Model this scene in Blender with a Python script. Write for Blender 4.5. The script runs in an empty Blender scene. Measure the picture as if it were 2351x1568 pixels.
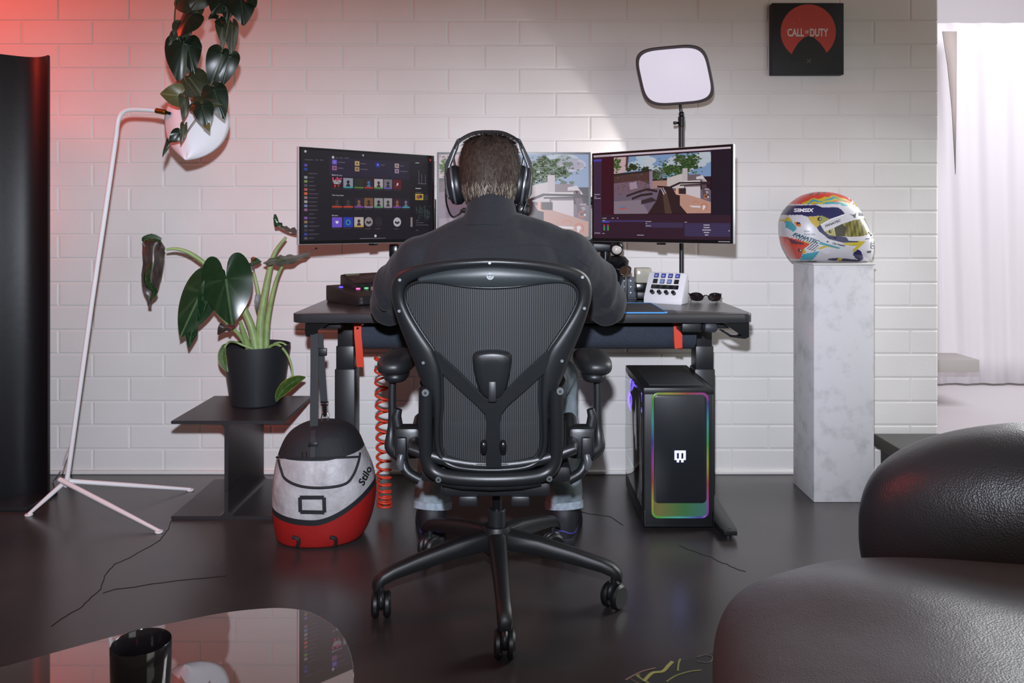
import bpy, bmesh, math, random
from mathutils import Vector as V, Matrix, Quaternion
from mathutils.bvhtree import BVHTree

random.seed(7)
sc = bpy.context.scene
COL = sc.collection
PI = math.pi

# ------------------------------------------------------------------ camera
F, HX, HY, CH = 1850.0, 1175.5, 510.0, 1.04      # focal length in px, horizon, camera height
cam_d = bpy.data.cameras.new('camera')
cam = bpy.data.objects.new('camera', cam_d)
COL.objects.link(cam)
cam.location = (0, 0, CH)
cam.rotation_euler = (PI / 2, 0, 0)
cam_d.sensor_width = 36.0
cam_d.lens = 36.0 * F / 2351.0
cam_d.shift_x = 0.0
cam_d.shift_y = -(784.0 - HY) / 2351.0
cam_d.clip_start = 0.02
sc.camera = cam

# ------------------------------------------------------------------ world, lights, exposure
sc.view_settings.view_transform = 'Standard'
sc.view_settings.look = 'None'
sc.view_settings.gamma = 1.0
sc.view_settings.use_curve_mapping = False
sc.view_settings.exposure = 0.0
world = bpy.data.worlds.new('world')
sc.world = world
world.use_nodes = True
bgn = world.node_tree.nodes['Background']
bgn.inputs[0].default_value = (1.0, 0.74, 0.58, 1)
bgn.inputs[1].default_value = 0.125


def light(name, kind, loc, energy, color=(1, 1, 1), target=None, **kw):
    d = bpy.data.lights.new(name, kind)
    d.energy = energy
    d.color = color
    for k, v in kw.items():
        setattr(d, k, v)
    o = bpy.data.objects.new(name, d)
    COL.objects.link(o)
    o.location = loc
    if target is not None:
        o.rotation_euler = (V(target) - V(loc)).to_track_quat('-Z', 'Y').to_euler()
    return o


# photographer's flash on the camera's hot shoe: a wide, flat beam
fl_ = light('camera_flash', 'SPOT', (-0.02, 0.02, CH + 0.215), 362, (0.82, 0.87, 1.0), (-0.6, 3.3, 0.60),
            spot_size=math.radians(52), spot_blend=1.0, shadow_soft_size=0.028)
fl_.scale = (3.3, 1, 1)
# assumed soft red lamp high in the left corner, added glow behind the screen
light('assumed_red_lamp', 'POINT', (-2.6, 2.4, 2.25), 55, (1.0, 0.06, 0.04), shadow_soft_size=0.22)
light('added_red_glow', 'POINT', (-2.2, 3.09, 1.15), 2.6, (1.0, 0.07, 0.045), shadow_soft_size=0.06)
# added area light, assumed daylight of the bright room at the right
light('assumed_daylight', 'AREA', (3.4, 3.7, 2.6), 48, (0.94, 0.91, 1.0), (3.0, 5.2, 0.9), shape='RECTANGLE', size=2.0, size_y=1.4)
# added fill lights out of frame: sofa sheen, and assumed ambient from the right
light('sofa_sheen_fill', 'AREA', (2.6, 2.98, 1.85), 92, (0.95, 0.98, 1.0), (2.3, 1.1, 0.9), shape='RECTANGLE', size=1.2, size_y=2.0)
light('right_ambient_fill', 'AREA', (2.5, -0.6, 1.1), 20, (0.97, 1.0, 0.93), (0.9, 3.0, 0.6), shape='RECTANGLE', size=2.0, size_y=1.8)
# added spot without a fixture, makes the diagonal bright patch on the wall
light('wall_patch_spot', 'SPOT', (0.60, 3.16, 1.17), 5.5, (1.0, 0.9, 0.88), (0.13, 3.33, 1.36),
      spot_size=math.radians(66), spot_blend=0.14, shadow_soft_size=0.02)


# ------------------------------------------------------------------ helpers
def P(px, py, D):
    return V(((px - HX) * D / F, D, CH - (py - HY) * D / F))


def lin(c):
    return tuple(((x / 12.92) if x <= 0.04045 else ((x + 0.055) / 1.055) ** 2.4) for x in (q / 255.0 for q in c[:3]))


class NT:
    def __init__(s, name):
        s.m = bpy.data.materials.new(name)
        s.m.use_nodes = True
        s.t = s.m.node_tree
        s.b = s.t.nodes['Principled BSDF']

    def n(s, typ, **kw):
        x = s.t.nodes.new(typ)
        for k, v in kw.items():
            setattr(x, k, v)
        return x

    def l(s, a, b):
        s.t.links.new(a, b)


MATS = {}


def mat(name, col, rough=0.5, metal=0.0, var=0.0, vscale=8.0, bump=0.0, bscale=40.0, spec=0.5, coat=0.0, trans=0.0,
        ior=1.5, emit=None, estr=0.0, sheen=0.0, col2=None, detail=4.0, bdist=0.004):
    if name in MATS:
        return MATS[name]
    N = NT(name)
    c = lin(col)
    b = N.b
    b.inputs['Base Color'].default_value = (*c, 1)
    b.inputs['Roughness'].default_value = rough
    b.inputs['Metallic'].default_value = metal
    b.inputs['Specular IOR Level'].default_value = spec
    b.inputs['Coat Weight'].default_value = coat
    b.inputs['Coat Roughness'].default_value = 0.15
    b.inputs['Transmission Weight'].default_value = trans
    b.inputs['IOR'].default_value = ior
    b.inputs['Sheen Weight'].default_value = sheen
    if emit is not None:
        b.inputs['Emission Color'].default_value = (*lin(emit), 1)
        b.inputs['Emission Strength'].default_value = estr
    tc = N.n('ShaderNodeTexCoord')
    if var > 0 or col2 is not None:
        nz = N.n('ShaderNodeTexNoise')
        nz.inputs['Scale'].default_value = vscale
        nz.inputs['Detail'].default_value = detail
        N.l(tc.outputs['Object'], nz.inputs['Vector'])
        rp = N.n('ShaderNodeValToRGB')
        rp.color_ramp.elements[0].position = 0.35
        rp.color_ramp.elements[1].position = 0.65
        d = lin(col2) if col2 is not None else tuple(min(1, x * (1 + var)) for x in c)
        e = c if col2 is not None else tuple(x * (1 - var) for x in c)
        rp.color_ramp.elements[0].color = (*e, 1)
        rp.color_ramp.elements[1].color = (*d, 1)
        N.l(nz.outputs['Fac'], rp.inputs['Fac'])
        N.l(rp.outputs['Color'], b.inputs['Base Color'])
    if bump > 0:
        nb = N.n('ShaderNodeTexNoise')
        nb.inputs['Scale'].default_value = bscale
        nb.inputs['Detail'].default_value = 3.0
        N.l(tc.outputs['Object'], nb.inputs['Vector'])
        bp = N.n('ShaderNodeBump')
        bp.inputs['Strength'].default_value = bump
        bp.inputs['Distance'].default_value = bdist
        N.l(nb.outputs['Fac'], bp.inputs['Height'])
        N.l(bp.outputs['Normal'], b.inputs['Normal'])
    MATS[name] = N.m
    return N.m


def attr_mat(name, emit=0.0, rough=0.4, coat=0.0, spec=0.5):
    """colour taken from the mesh's 'print' colour attribute"""
    if name in MATS:
        return MATS[name]
    N = NT(name)
    a = N.n('ShaderNodeVertexColor')
    a.layer_name = 'print'
    if emit > 0:
        N.b.inputs['Base Color'].default_value = (0.004, 0.004, 0.005, 1)
        N.l(a.outputs['Color'], N.b.inputs['Emission Color'])
        N.b.inputs['Emission Strength'].default_value = emit
    else:
        N.l(a.outputs['Color'], N.b.inputs['Base Color'])
    N.b.inputs['Roughness'].default_value = rough
    N.b.inputs['Specular IOR Level'].default_value = spec
    N.b.inputs['Coat Weight'].default_value = coat
    N.b.inputs['Coat Roughness'].default_value = 0.05
    MATS[name] = N.m
    return N.m


def set_parent(o, parent):
    if parent is not None:
        o.parent = parent
        o.matrix_parent_inverse = Matrix.Translation(-V(parent.get('_at', (0, 0, 0)))) if parent.type == 'EMPTY' else Matrix()


def tag(o, label=None, cat=None, group=None, kind=None):
    if label:
        o['label'] = label
    if cat:
        o['category'] = cat
    if group:
        o['group'] = group
    if kind:
        o['kind'] = kind
    return o


def thing(name, label, cat, at, group=None):
    o = bpy.data.objects.new(name, None)
    COL.objects.link(o)
    o.empty_display_size = 0.05
    o.location = at
    o['_at'] = tuple(at)
    return tag(o, label, cat, group)


def crom(pts, n, closed=False):
    """Catmull-Rom resampling of a polyline, n points"""
    pts = [V(p) for p in pts]
    m = len(pts)
    segs = m if closed else m - 1
    out = []
    for i in range(n):
        t = i * segs / (n if closed else (n - 1))
        k = min(int(t), segs - 1)
        u = t - k
        if closed:
            a, b, c, d = pts[(k - 1) % m], pts[k % m], pts[(k + 1) % m], pts[(k + 2) % m]
        else:
            a, b, c, d = pts[max(k - 1, 0)], pts[k], pts[min(k + 1, m - 1)], pts[min(k + 2, m - 1)]
        out.append(0.5 * ((2 * b) + (c - a) * u + (2 * a - 5 * b + 4 * c - d) * u * u + (3 * b - a - 3 * c + d) * u ** 3))
    return out


def arclen(pts, n, closed=False):
    """resample evenly by length"""
    q = [V(p) for p in pts]
    if closed:
        q = q + [q[0]]
    L = [0]
    for i in range(1, len(q)):
        L.append(L[-1] + (q[i] - q[i - 1]).length)
    out = []
    j = 0
    for i in range(n):
        t = L[-1] * i / (n if closed else (n - 1))
        while j < len(L) - 2 and L[j + 1] < t:
            j += 1
        d = L[j + 1] - L[j]
        out.append(q[j].lerp(q[j + 1], 0 if d == 0 else (t - L[j]) / d))
    return out


def rotm(rx=0, ry=0, rz=0):
    return (Matrix.Rotation(rz, 4, 'Z') @ Matrix.Rotation(ry, 4, 'Y') @ Matrix.Rotation(rx, 4, 'X'))


def frame_m(o, x, y, z):
    m = Matrix.Identity(4)
    for i, a in enumerate((x, y, z)):
        a = V(a)
        for j in range(3):
            m[j][i] = a[j]
    for j in range(3):
        m[j][3] = V(o)[j]
    return m


class MB:
    def __init__(s, M=None):
        s.v, s.f, s.M = [], [], M
        s.ang = 28

    def add(s, verts, faces, M=None):
        o = len(s.v)
        for p in verts:
            p = V(p)
            if M is not None:
                p = M @ p
            if s.M is not None:
                p = s.M @ p
            s.v.append(p)
        s.f += [tuple(i + o for i in f) for f in faces]
        return s

    def bm(s, b, M=None):
        b.verts.index_update()
        s.add([v.co for v in b.verts], [[v.index for v in f.verts] for f in b.faces], M)
        b.free()
        return s

    def box(s, c, size, bev=0.0, rot=None, seg=2):
        b = bmesh.new()
        bmesh.ops.create_cube(b, size=1.0)
        bmesh.ops.scale(b, vec=V(size), verts=b.verts)
        if bev > 0:
            bmesh.ops.bevel(b, geom=b.edges[:], offset=bev, segments=seg, affect='EDGES', profile=0.5)
        M = Matrix.Translation(V(c))
        if rot is not None:
            M = M @ rot
        return s.bm(b, M)

    def cyl(s, p0, p1, r0, r1=None, n=20, caps=True, bev=0.0):
        p0, p1 = V(p0), V(p1)
        r1 = r0 if r1 is None else r1
        d = p1 - p0
        L = d.length
        prof = [(r0, 0), (r1, L)]
        if bev > 0:
            prof = [(r0 - bev, 0), (r0, bev), (r1, L - bev), (r1 - bev, L)]
        q = d.to_track_quat('Z', 'Y').to_matrix().to_4x4()
        return s.lathe(prof, n, Matrix.Translation(p0) @ q, caps)

    def lathe(s, prof, n=32, M=None, caps=True, sx=1.0, sy=1.0, closed=False):
        vs, fs = [], []
        m = len(prof)
        for (r, z) in prof:
            for k in range(n):
                a = 2 * PI * k / n
                vs.append((r * math.cos(a) * sx, r * math.sin(a) * sy, z))
        for i in range(m if closed else m - 1):
            j = (i + 1) % m
            for k in range(n):
                k2 = (k + 1) % n
                fs.append((i * n + k, i * n + k2, j * n + k2, j * n + k))
        if caps and not closed:
            fs.append(tuple(reversed(range(n))))
            fs.append(tuple((m - 1) * n + k for k in range(n)))
        return s.add(vs, fs, M)

    def tube(s, pts, r, n=8, closed=False, flat=None, caps=True, up=None):
        s.ang = 60 if not flat else 28
        pts = [V(p) for p in pts]
        m = len(pts)
        vs, fs = [], []
        prev = None
        for i in range(m):
            if closed:
                t = pts[(i + 1) % m] - pts[i - 1]
            else:
                t = pts[min(i + 1, m - 1)] - pts[max(i - 1, 0)]
            t.normalize()
            if up is not None:
                nrm = V(up) - t * t.dot(V(up))
                nrm.normalize()
            elif prev is None:
                a = V((0, 0, 1)) if abs(t.z) < 0.9 else V((0, 1, 0))
                nrm = (a - t * t.dot(a)).normalized()
            else:
                nrm = prev - t * t.dot(prev)
                nrm = nrm.normalized() if nrm.length > 1e-6 else prev
            prev = nrm
            bi = t.cross(nrm)
            rr = r[i] if isinstance(r, (list, tuple)) else r
            if flat:
                w, h = flat
                for (a, c) in ((-w, -h), (w, -h), (w, h), (-w, h)):
                    vs.append(pts[i] + bi * a * 0.5 + nrm * c * 0.5)
            else:
                for k in range(n):
                    a = 2 * PI * k / n
                    vs.append(pts[i] + (nrm * math.cos(a) + bi * math.sin(a)) * rr)
        n = 4 if flat else n
        for i in range(m if closed else m - 1):
            j = (i + 1) % m
            for k in range(n):
                k2 = (k + 1) % n
                fs.append((i * n + k, i * n + k2, j * n + k2, j * n + k))
        if not closed and caps:
            fs.append(tuple(reversed(range(n))))
            fs.append(tuple((m - 1) * n + k for k in range(n)))
        return s.add(vs, fs)

    def prism(s, poly, z0, z1, M=None, bev=0.0, seg=2):
        """polygon in local xy extruded along local z"""
        b = bmesh.new()
        vs = [b.verts.new((p[0], p[1], z0)) for p in poly]
        f = b.faces.new(vs)
        bmesh.ops.recalc_face_normals(b, faces=[f])
        r = bmesh.ops.extrude_face_region(b, geom=[f])
        bmesh.ops.translate(b, vec=(0, 0, z1 - z0), verts=[x for x in r['geom'] if isinstance(x, bmesh.types.BMVert)])
        bmesh.ops.recalc_face_normals(b, faces=b.faces[:])
        if bev > 0:
            ed = [e for e in b.edges if abs(e.verts[0].co.z - e.verts[1].co.z) < 1e-7]
            bmesh.ops.bevel(b, geom=ed, offset=bev, segments=seg, affect='EDGES', profile=0.5)
        return s.bm(b, M)

    def ell(s, c, r, M=None, nu=24, nv=14, e=2.0, ez=None):
        """(super)ellipsoid"""
        ez = ez or e
        s.ang = 60

        def pw(x, p):
            return math.copysign(abs(x) ** (2.0 / p), x)
        vs, fs = [], []
        for j in range(nv + 1):
            ph = -PI / 2 + PI * j / nv
            for i in range(nu):
                th = 2 * PI * i / nu
                cp = pw(math.cos(ph), ez)
                vs.append((r[0] * cp * pw(math.cos(th), e), r[1] * cp * pw(math.sin(th), e), r[2] * pw(math.sin(ph), ez)))
        for j in range(nv):
            for i in range(nu):
                i2 = (i + 1) % nu
                fs.append((j * nu + i, j * nu + i2, (j + 1) * nu + i2, (j + 1) * nu + i))
        MM = Matrix.Translation(V(c))
        if M is not None:
            MM = MM @ M
        return s.add(vs, fs, MM)

    def grid(s, fn, nu, nv, closed_u=False, M=None):
        vs = [fn(i / (nu if closed_u else nu - 1), j / (nv - 1)) for j in range(nv) for i in range(nu)]
        fs = []
        for j in range(nv - 1):
            for i in range(nu if closed_u else nu - 1):
                i2 = (i + 1) % nu
                fs.append((j * nu + i, j * nu + i2, (j + 1) * nu + i2, (j + 1) * nu + i))
        return s.add(vs, fs, M)

    def loop_ribbon(s, outer, inner, nrm, t, n=12, e=2.0):
        """closed rounded frame between two matching closed outlines"""
        m = len(outer)
        vs, fs = [], []
        for i in range(m):
            o, q = V(outer[i]), V(inner[i])
            c, a = (o + q) / 2, (o - q) / 2
            tt = t[i] if isinstance(t, (list, tuple)) else t
            for k in range(n):
                an = 2 * PI * k / n
                ca, sa = math.cos(an), math.sin(an)
                ca = math.copysign(abs(ca) ** (2 / e), ca)
                sa = math.copysign(abs(sa) ** (2 / e), sa)
                vs.append(c + a * ca + V(nrm) * tt * sa)
        for i in range(m):
            j = (i + 1) % m
            for k in range(n):
                k2 = (k + 1) % n
                fs.append((i * n + k, i * n + k2, j * n + k2, j * n + k))
        return s.add(vs, fs)

    def build(s, name, material, parent=None, smooth=True, angle=None, clean=True, kind=None, label=None):
        me = bpy.data.meshes.new(name)
        me.from_pydata([tuple(p) for p in s.v], [], s.f)
        if clean:
            b = bmesh.new()
            b.from_mesh(me)
            bmesh.ops.remove_doubles(b, verts=b.verts[:], dist=1e-6)
            bmesh.ops.recalc_face_normals(b, faces=b.faces[:])
            b.to_mesh(me)
            b.free()
        if smooth:
            me.shade_smooth()
            me.set_sharp_from_angle(angle=math.radians(s.ang if angle is None else angle))
        me.materials.append(material)
        o = bpy.data.objects.new(name, me)
        COL.objects.link(o)
        set_parent(o, parent)
        if kind:
            o['kind'] = kind
        if label:
            o['label'] = label
        return o


def text_geo(txt, size=1.0, align='LEFT', shear=0.0, bold=0.0, res=3):
    """flat lettering in the xy plane: verts, faces"""
    cu = bpy.data.curves.new('lettering', 'FONT')
    cu.body = txt
    cu.size = size
    cu.align_x = align
    cu.align_y = 'CENTER'
    cu.shear = shear
    cu.offset = bold
    cu.resolution_u = res
    ob = bpy.data.objects.new('lettering', cu)
    COL.objects.link(ob)
    dg = bpy.context.evaluated_depsgraph_get()
    me = ob.evaluated_get(dg).to_mesh()
    vs = [v.co.copy() for v in me.vertices]
    fs = [tuple(p.vertices) for p in me.polygons]
    ob.evaluated_get(dg).to_mesh_clear()
    bpy.data.objects.remove(ob)
    bpy.data.curves.remove(cu)
    return vs, fs


class Pic:
    """flat print or screen picture: coloured polygons on a plane, u right, v down, both 0..1"""

    def __init__(s, tl, U, Vv, step=0.00012):
        s.tl, s.U, s.V = V(tl), V(U), V(Vv)
        s.N = s.V.cross(s.U).normalized() * 1.0
        s.step = step
        s.asp = s.U.length / s.V.length
        s.v, s.f, s.c = [], [], []

    def pt(s, u, v, lay):
        return s.tl + s.U * u + s.V * v + s.N * (lay * s.step)

    def poly(s, pts, col, lay=0):
        o = len(s.v)
        s.v += [s.pt(u, v, lay) for (u, v) in pts]
        s.f.append(tuple(range(o, o + len(pts))))
        s.c.append(lin(col))

    def rect(s, u0, v0, u1, v1, col, lay=0):
        s.poly([(u0, v0), (u1, v0), (u1, v1), (u0, v1)], col, lay)

    def disc(s, u, v, r, col, lay=0, n=24, ry=None):
        ry = r * s.asp if ry is None else ry
        s.poly([(u + r * math.cos(2 * PI * k / n), v + ry * math.sin(2 * PI * k / n)) for k in range(n)], col, lay)

    def ring(s, u, v, r0, r1, col, lay=0, a0=0.0, a1=2 * PI, n=24):
        for k in range(n):
            b, c = a0 + (a1 - a0) * k / n, a0 + (a1 - a0) * (k + 1) / n
            s.poly([(u + r0 * math.cos(b), v + s.asp * r0 * math.sin(b)), (u + r1 * math.cos(b), v + s.asp * r1 * math.sin(b)),
                    (u + r1 * math.cos(c), v + s.asp * r1 * math.sin(c)), (u + r0 * math.cos(c), v + s.asp * r0 * math.sin(c))], col, lay)

    def text(s, u, v, h, txt, col, lay=1, align='LEFT', shear=0.0, bold=0.0, sx=1.0):
        vs, fs = text_geo(txt, 1.0, align, shear, bold)
        o = len(s.v)
        k = h / 0.72
        s.v += [s.pt(u + p.x * k / s.asp * sx, v - p.y * k, lay) for p in vs]
        for f in fs:
            s.f.append(tuple(i + o for i in f))
            s.c.append(lin(col))

    def build(s, name, material, parent=None):
        me = bpy.data.meshes.new(name)
        me.from_pydata([tuple(p) for p in s.v], [], s.f)
        at = me.color_attributes.new('print', 'FLOAT_COLOR', 'CORNER')
        i = 0
        for p, c in zip(me.polygons, s.c):
            for _ in p.vertices:
                at.data[i].color = (*c, 1)
                i += 1
        me.materials.append(material)
        o = bpy.data.objects.new(name, me)
        COL.objects.link(o)
        set_parent(o, parent)
        return o


def blob(name, mb, material, parent=None, voxel=0.008, smooth=6, disp=0.0, dscale=0.12, factor=0.5):
    """fuse overlapping closed shapes into one continuous skin"""
    me = bpy.data.meshes.new(name)
    me.from_pydata([tuple(p) for p in mb.v], [], mb.f)
    b = bmesh.new()
    b.from_mesh(me)
    bmesh.ops.recalc_face_normals(b, faces=b.faces[:])
    b.to_mesh(me)
    b.free()
    o = bpy.data.objects.new(name, me)
    COL.objects.link(o)
    r = o.modifiers.new('fuse', 'REMESH')
    r.mode = 'VOXEL'
    r.voxel_size = voxel
    r.use_smooth_shade = True
    if smooth:
        q = o.modifiers.new('soften', 'SMOOTH')
        q.iterations = smooth
        q.factor = factor
    if disp:
        tx = bpy.data.textures.new(name, 'CLOUDS')
        tx.noise_scale = dscale
        tx.noise_depth = 2
        d = o.modifiers.new('folds', 'DISPLACE')
        d.texture = tx
        d.strength = disp
        d.mid_level = 0.5
    dg = bpy.context.evaluated_depsgraph_get()
    m2 = bpy.data.meshes.new_from_object(o.evaluated_get(dg))
    o.modifiers.clear()
    o.data = m2
    bpy.data.meshes.remove(me)
    m2.name = name
    m2.materials.clear()
    m2.materials.append(material)
    m2.shade_smooth()
    set_parent(o, parent)
    return o


def capsule(mb, p0, r0, p1, r1, n=18):
    p0, p1 = V(p0), V(p1)
    d = p1 - p0
    L = d.length
    prof = [(r0 * math.cos(a), -r0 * math.sin(a)) for a in (1.5, 1.1, 0.7, 0.35)] + [(r0, 0), (r1, L)] + \
           [(r1 * math.cos(a), L + r1 * math.sin(a)) for a in (0.35, 0.7, 1.1, 1.5)]
    return mb.lathe(prof, n, Matrix.Translation(p0) @ d.to_track_quat('Z', 'Y').to_matrix().to_4x4())


def in_poly(x, y, poly):
    c = False
    j = len(poly) - 1
    for i in range(len(poly)):
        xi, yi = poly[i]
        xj, yj = poly[j]
        if (yi > y) != (yj > y) and x < (xj - xi) * (y - yi) / (yj - yi) + xi:
            c = not c
        j = i
    return c


def project_text(txt, size, place, bvh, direc, parent, name, material, off=0.0012, shear=0.0, bold=0.0, sx=1.0):
    """lettering printed on a curved surface: place(x,y)->start point, cast along direc onto the surface"""
    vs, fs = text_geo(txt, size, 'CENTER', shear, bold, 2)
    b = bmesh.new()
    bv = [b.verts.new(p) for p in vs]
    for f in fs:
        try:
            b.faces.new([bv[i] for i in f])
        except ValueError:
            pass
    bmesh.ops.triangulate(b, faces=b.faces[:])
    out = MB()
    b.verts.index_update()
    pts = []
    for v in b.verts:
        p = place(v.co.x * sx, v.co.y)
        h, n, i, d = bvh.ray_cast(p, V(direc))
        pts.append((h - V(direc).normalized() * off) if h is not None else p + V(direc).normalized() * 0.2)
    out.add(pts, [[v.index for v in f.verts] for f in b.faces])
    b.free()
    return out.build(name, material, parent, smooth=False, clean=False)
# ------------------------------------------------------------------ shared materials
M_black = mat('black_plastic', (26, 28, 31), 0.42, bump=0.15, bscale=900, bdist=0.0006)
M_blackgloss = mat('gloss_black', (16, 17, 20), 0.22)
M_dark = mat('dark_metal', (30, 31, 34), 0.38, metal=0.0, bump=0.1, bscale=700, bdist=0.0005)
M_white = mat('white_lacquer', (232, 230, 232), 0.38)
M_chrome = mat('chrome', (200, 200, 205), 0.18, metal=1.0)
M_steel = mat('screw_steel', (150, 152, 156), 0.35, metal=0.9)
M_brass = mat('brass', (150, 112, 50), 0.3, metal=1.0)

# ------------------------------------------------------------------ the room
WY = 3.33            # front of the block wall
WX1 = 1.762          # its right end
COURSE, BLK = 0.0983, 0.2934

# floor: dark sealed concrete
N = NT('sealed_concrete')
tc = N.n('ShaderNodeTexCoord')
n1 = N.n('ShaderNodeTexNoise'); n1.inputs['Scale'].default_value = 2.2; n1.inputs['Detail'].default_value = 8
n2 = N.n('ShaderNodeTexNoise'); n2.inputs['Scale'].default_value = 90; n2.inputs['Detail'].default_value = 3
for q in (n1, n2):
    N.l(tc.outputs['Object'], q.inputs['Vector'])
r1 = N.n('ShaderNodeValToRGB')
r1.color_ramp.elements[0].position = 0.3; r1.color_ramp.elements[0].color = (*lin((46, 42, 42)), 1)
r1.color_ramp.elements[1].position = 0.72; r1.color_ramp.elements[1].color = (*lin((70, 64, 63)), 1)
N.l(n1.outputs['Fac'], r1.inputs['Fac'])
N.l(r1.outputs['Color'], N.b.inputs['Base Color'])
r2 = N.n('ShaderNodeMapRange')
r2.inputs['To Min'].default_value = 0.22; r2.inputs['To Max'].default_value = 0.36
N.l(n1.outputs['Fac'], r2.inputs['Value'])
N.l(r2.outputs['Result'], N.b.inputs['Roughness'])
bp = N.n('ShaderNodeBump'); bp.inputs['Strength'].default_value = 0.12; bp.inputs['Distance'].default_value = 0.001
N.l(n2.outputs['Fac'], bp.inputs['Height']); N.l(bp.outputs['Normal'], N.b.inputs['Normal'])
N.b.inputs['Coat Weight'].default_value = 0.3
N.b.inputs['Coat Roughness'].default_value = 0.24
M_floor = N.m
floor = MB().box((0.6, 2.0, -0.05), (7.4, 7.2, 0.1)).build('floor', M_floor, smooth=False)
tag(floor, kind='structure')


def FP(px, py, z=0.0006):
    D = CH * F / (py - HY)
    return V(((px - HX) * D / F, D, z))


M_crack = mat('crack_black', (10, 9, 9), 0.9)
for line in ([(392, 1196), (388, 1214), (368, 1240), (330, 1262), (295, 1282), (262, 1296), (240, 1322), (232, 1352), (208, 1372), (190, 1392), (150, 1416), (118, 1438)],
             [(236, 1362), (268, 1352), (310, 1348), (352, 1340), (420, 1332), (520, 1322)],
             [(1636, 1280), (1652, 1290), (1672, 1297), (1690, 1306), (1712, 1313)],
             [(1560, 1252), (1580, 1262), (1604, 1270), (1636, 1280)],
             [(1268, 1150), (1320, 1172), (1352, 1180), (1400, 1186), (1430, 1206)],
             ):
    pts = []
    for i in range(len(line) - 1):
        a, b = FP(*line[i]), FP(*line[i + 1])
        for k in range(4):
            p = a.lerp(b, k / 4)
            j = 0.0022 if k else 0
            pts.append(p + V((random.uniform(-j, j), random.uniform(-j, j), 0)))
    pts.append(FP(*line[-1]))
    MB().tube(pts, 0, flat=(0.0022, 0.0006), up=(0, 0, 1)).build('crack', M_crack, floor, smooth=False)

# block wall
N = NT('painted_block')
tc = N.n('ShaderNodeTexCoord')
ge = N.n('ShaderNodeNewGeometry')
n1 = N.n('ShaderNodeTexNoise'); n1.inputs['Scale'].default_value = 150; n1.inputs['Detail'].default_value = 4
n2 = N.n('ShaderNodeTexNoise'); n2.inputs['Scale'].default_value = 2.0; n2.inputs['Detail'].default_value = 3
for q in (n1, n2):
    N.l(ge.outputs['Position'], q.inputs['Vector'])
r1 = N.n('ShaderNodeValToRGB')
r1.color_ramp.elements[0].position = 0.3; r1.color_ramp.elements[0].color = (*lin((216, 212, 208)), 1)
r1.color_ramp.elements[1].position = 0.7; r1.color_ramp.elements[1].color = (*lin((228, 225, 222)), 1)
N.l(n2.outputs['Fac'], r1.inputs['Fac'])
N.l(r1.outputs['Color'], N.b.inputs['Base Color'])
N.b.inputs['Roughness'].default_value = 0.62
bp = N.n('ShaderNodeBump'); bp.inputs['Strength'].default_value = 0.35; bp.inputs['Distance'].default_value = 0.0012
N.l(n1.outputs['Fac'], bp.inputs['Height']); N.l(bp.outputs['Normal'], N.b.inputs['Normal'])
M_wall = N.m
DEPTH = 0.0036       # joints recessed this far
wall = MB().box(((-2.6 + WX1 - 0.006) / 2, WY + DEPTH + 0.1, 1.4), (WX1 - 0.006 + 2.6, 0.2, 2.8)).build('wall_back', M_wall, smooth=False)
tag(wall, kind='structure')


def brick_mesh(w, seed):
    rnd = random.Random(seed)
    h, j, c = COURSE, 0.0035, 0.0032
    def ring(ins, y, jit):
        return [(-w / 2 + ins + rnd.uniform(-jit, jit), y, -h / 2 + ins + rnd.uniform(-jit, jit)),
                (w / 2 - ins + rnd.uniform(-jit, jit), y, -h / 2 + ins + rnd.uniform(-jit, jit)),
                (w / 2 - ins + rnd.uniform(-jit, jit), y, h / 2 - ins + rnd.uniform(-jit, jit)),
                (-w / 2 + ins + rnd.uniform(-jit, jit), y, h / 2 - ins + rnd.uniform(-jit, jit))]
    vs = ring(0.0012, 0.006, 0) + ring(j - 0.001, -DEPTH * 0.35, 0.0004) + ring(j + c, -DEPTH, 0.0007)
    fs = [(8, 9, 10, 11)]
    for a in (0, 4):
        for k in range(4):
            k2 = (k + 1) % 4
            fs.append((a + k, a + k2, a + 4 + k2, a + 4 + k))
    me = bpy.data.meshes.new('brick')
    me.from_pydata(vs, [], fs)
    b = bmesh.new(); b.from_mesh(me); bmesh.ops.recalc_face_normals(b, faces=b.faces[:])
    b.to_mesh(me); b.free()
    me.materials.append(M_wall)
    return me


variants = [brick_mesh(BLK, i) for i in range(5)]
cut_cache = {}
for row in range(21):
    off = -2.026 if row % 2 == 0 else -2.026 + 0.152
    x = off - BLK
    while x < WX1 - 0.02:
        x0, x1 = x, x + BLK
        x += BLK
        if x1 < -2.25:
            continue
        w = min(x1, WX1) - x0
        if w < 0.03:
            continue
        if w < BLK - 1e-4:
            me = cut_cache.setdefault(round(w, 3), brick_mesh(w, 77))
        else:
            me = random.choice(variants)
        o = bpy.data.objects.new('brick', me)
        COL.objects.link(o)
        o.parent = wall
        o.location = (x0 + w / 2, WY + DEPTH + random.uniform(-0.0006, 0.0006), COURSE * (row + 0.5) + 0.004)
# painted toe along the foot of the wall
b = MB().box(((-2.6 + WX1) / 2, WY - 0.004, 0.008), (WX1 + 2.6, 0.02, 0.016), 0.005).build('baseboard_back', M_wall)
tag(b, kind='structure')

# the bright room beyond the wall's right end
M_plaster = mat('white_plaster', (236, 233, 236), 0.7, bump=0.1, bscale=60)
w = MB().box((3.2, 6.05, 1.4), (5.4, 0.1, 2.8)).build('wall_far', M_plaster, smooth=False)
tag(w, kind='structure')
w = MB().box((3.25, 4.55, 0.003), (2.9, 2.9, 0.006)).build('trim_1', mat('white_floor_paint', (232, 229, 230), 0.5), smooth=False)
tag(w, kind='structure')
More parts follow.
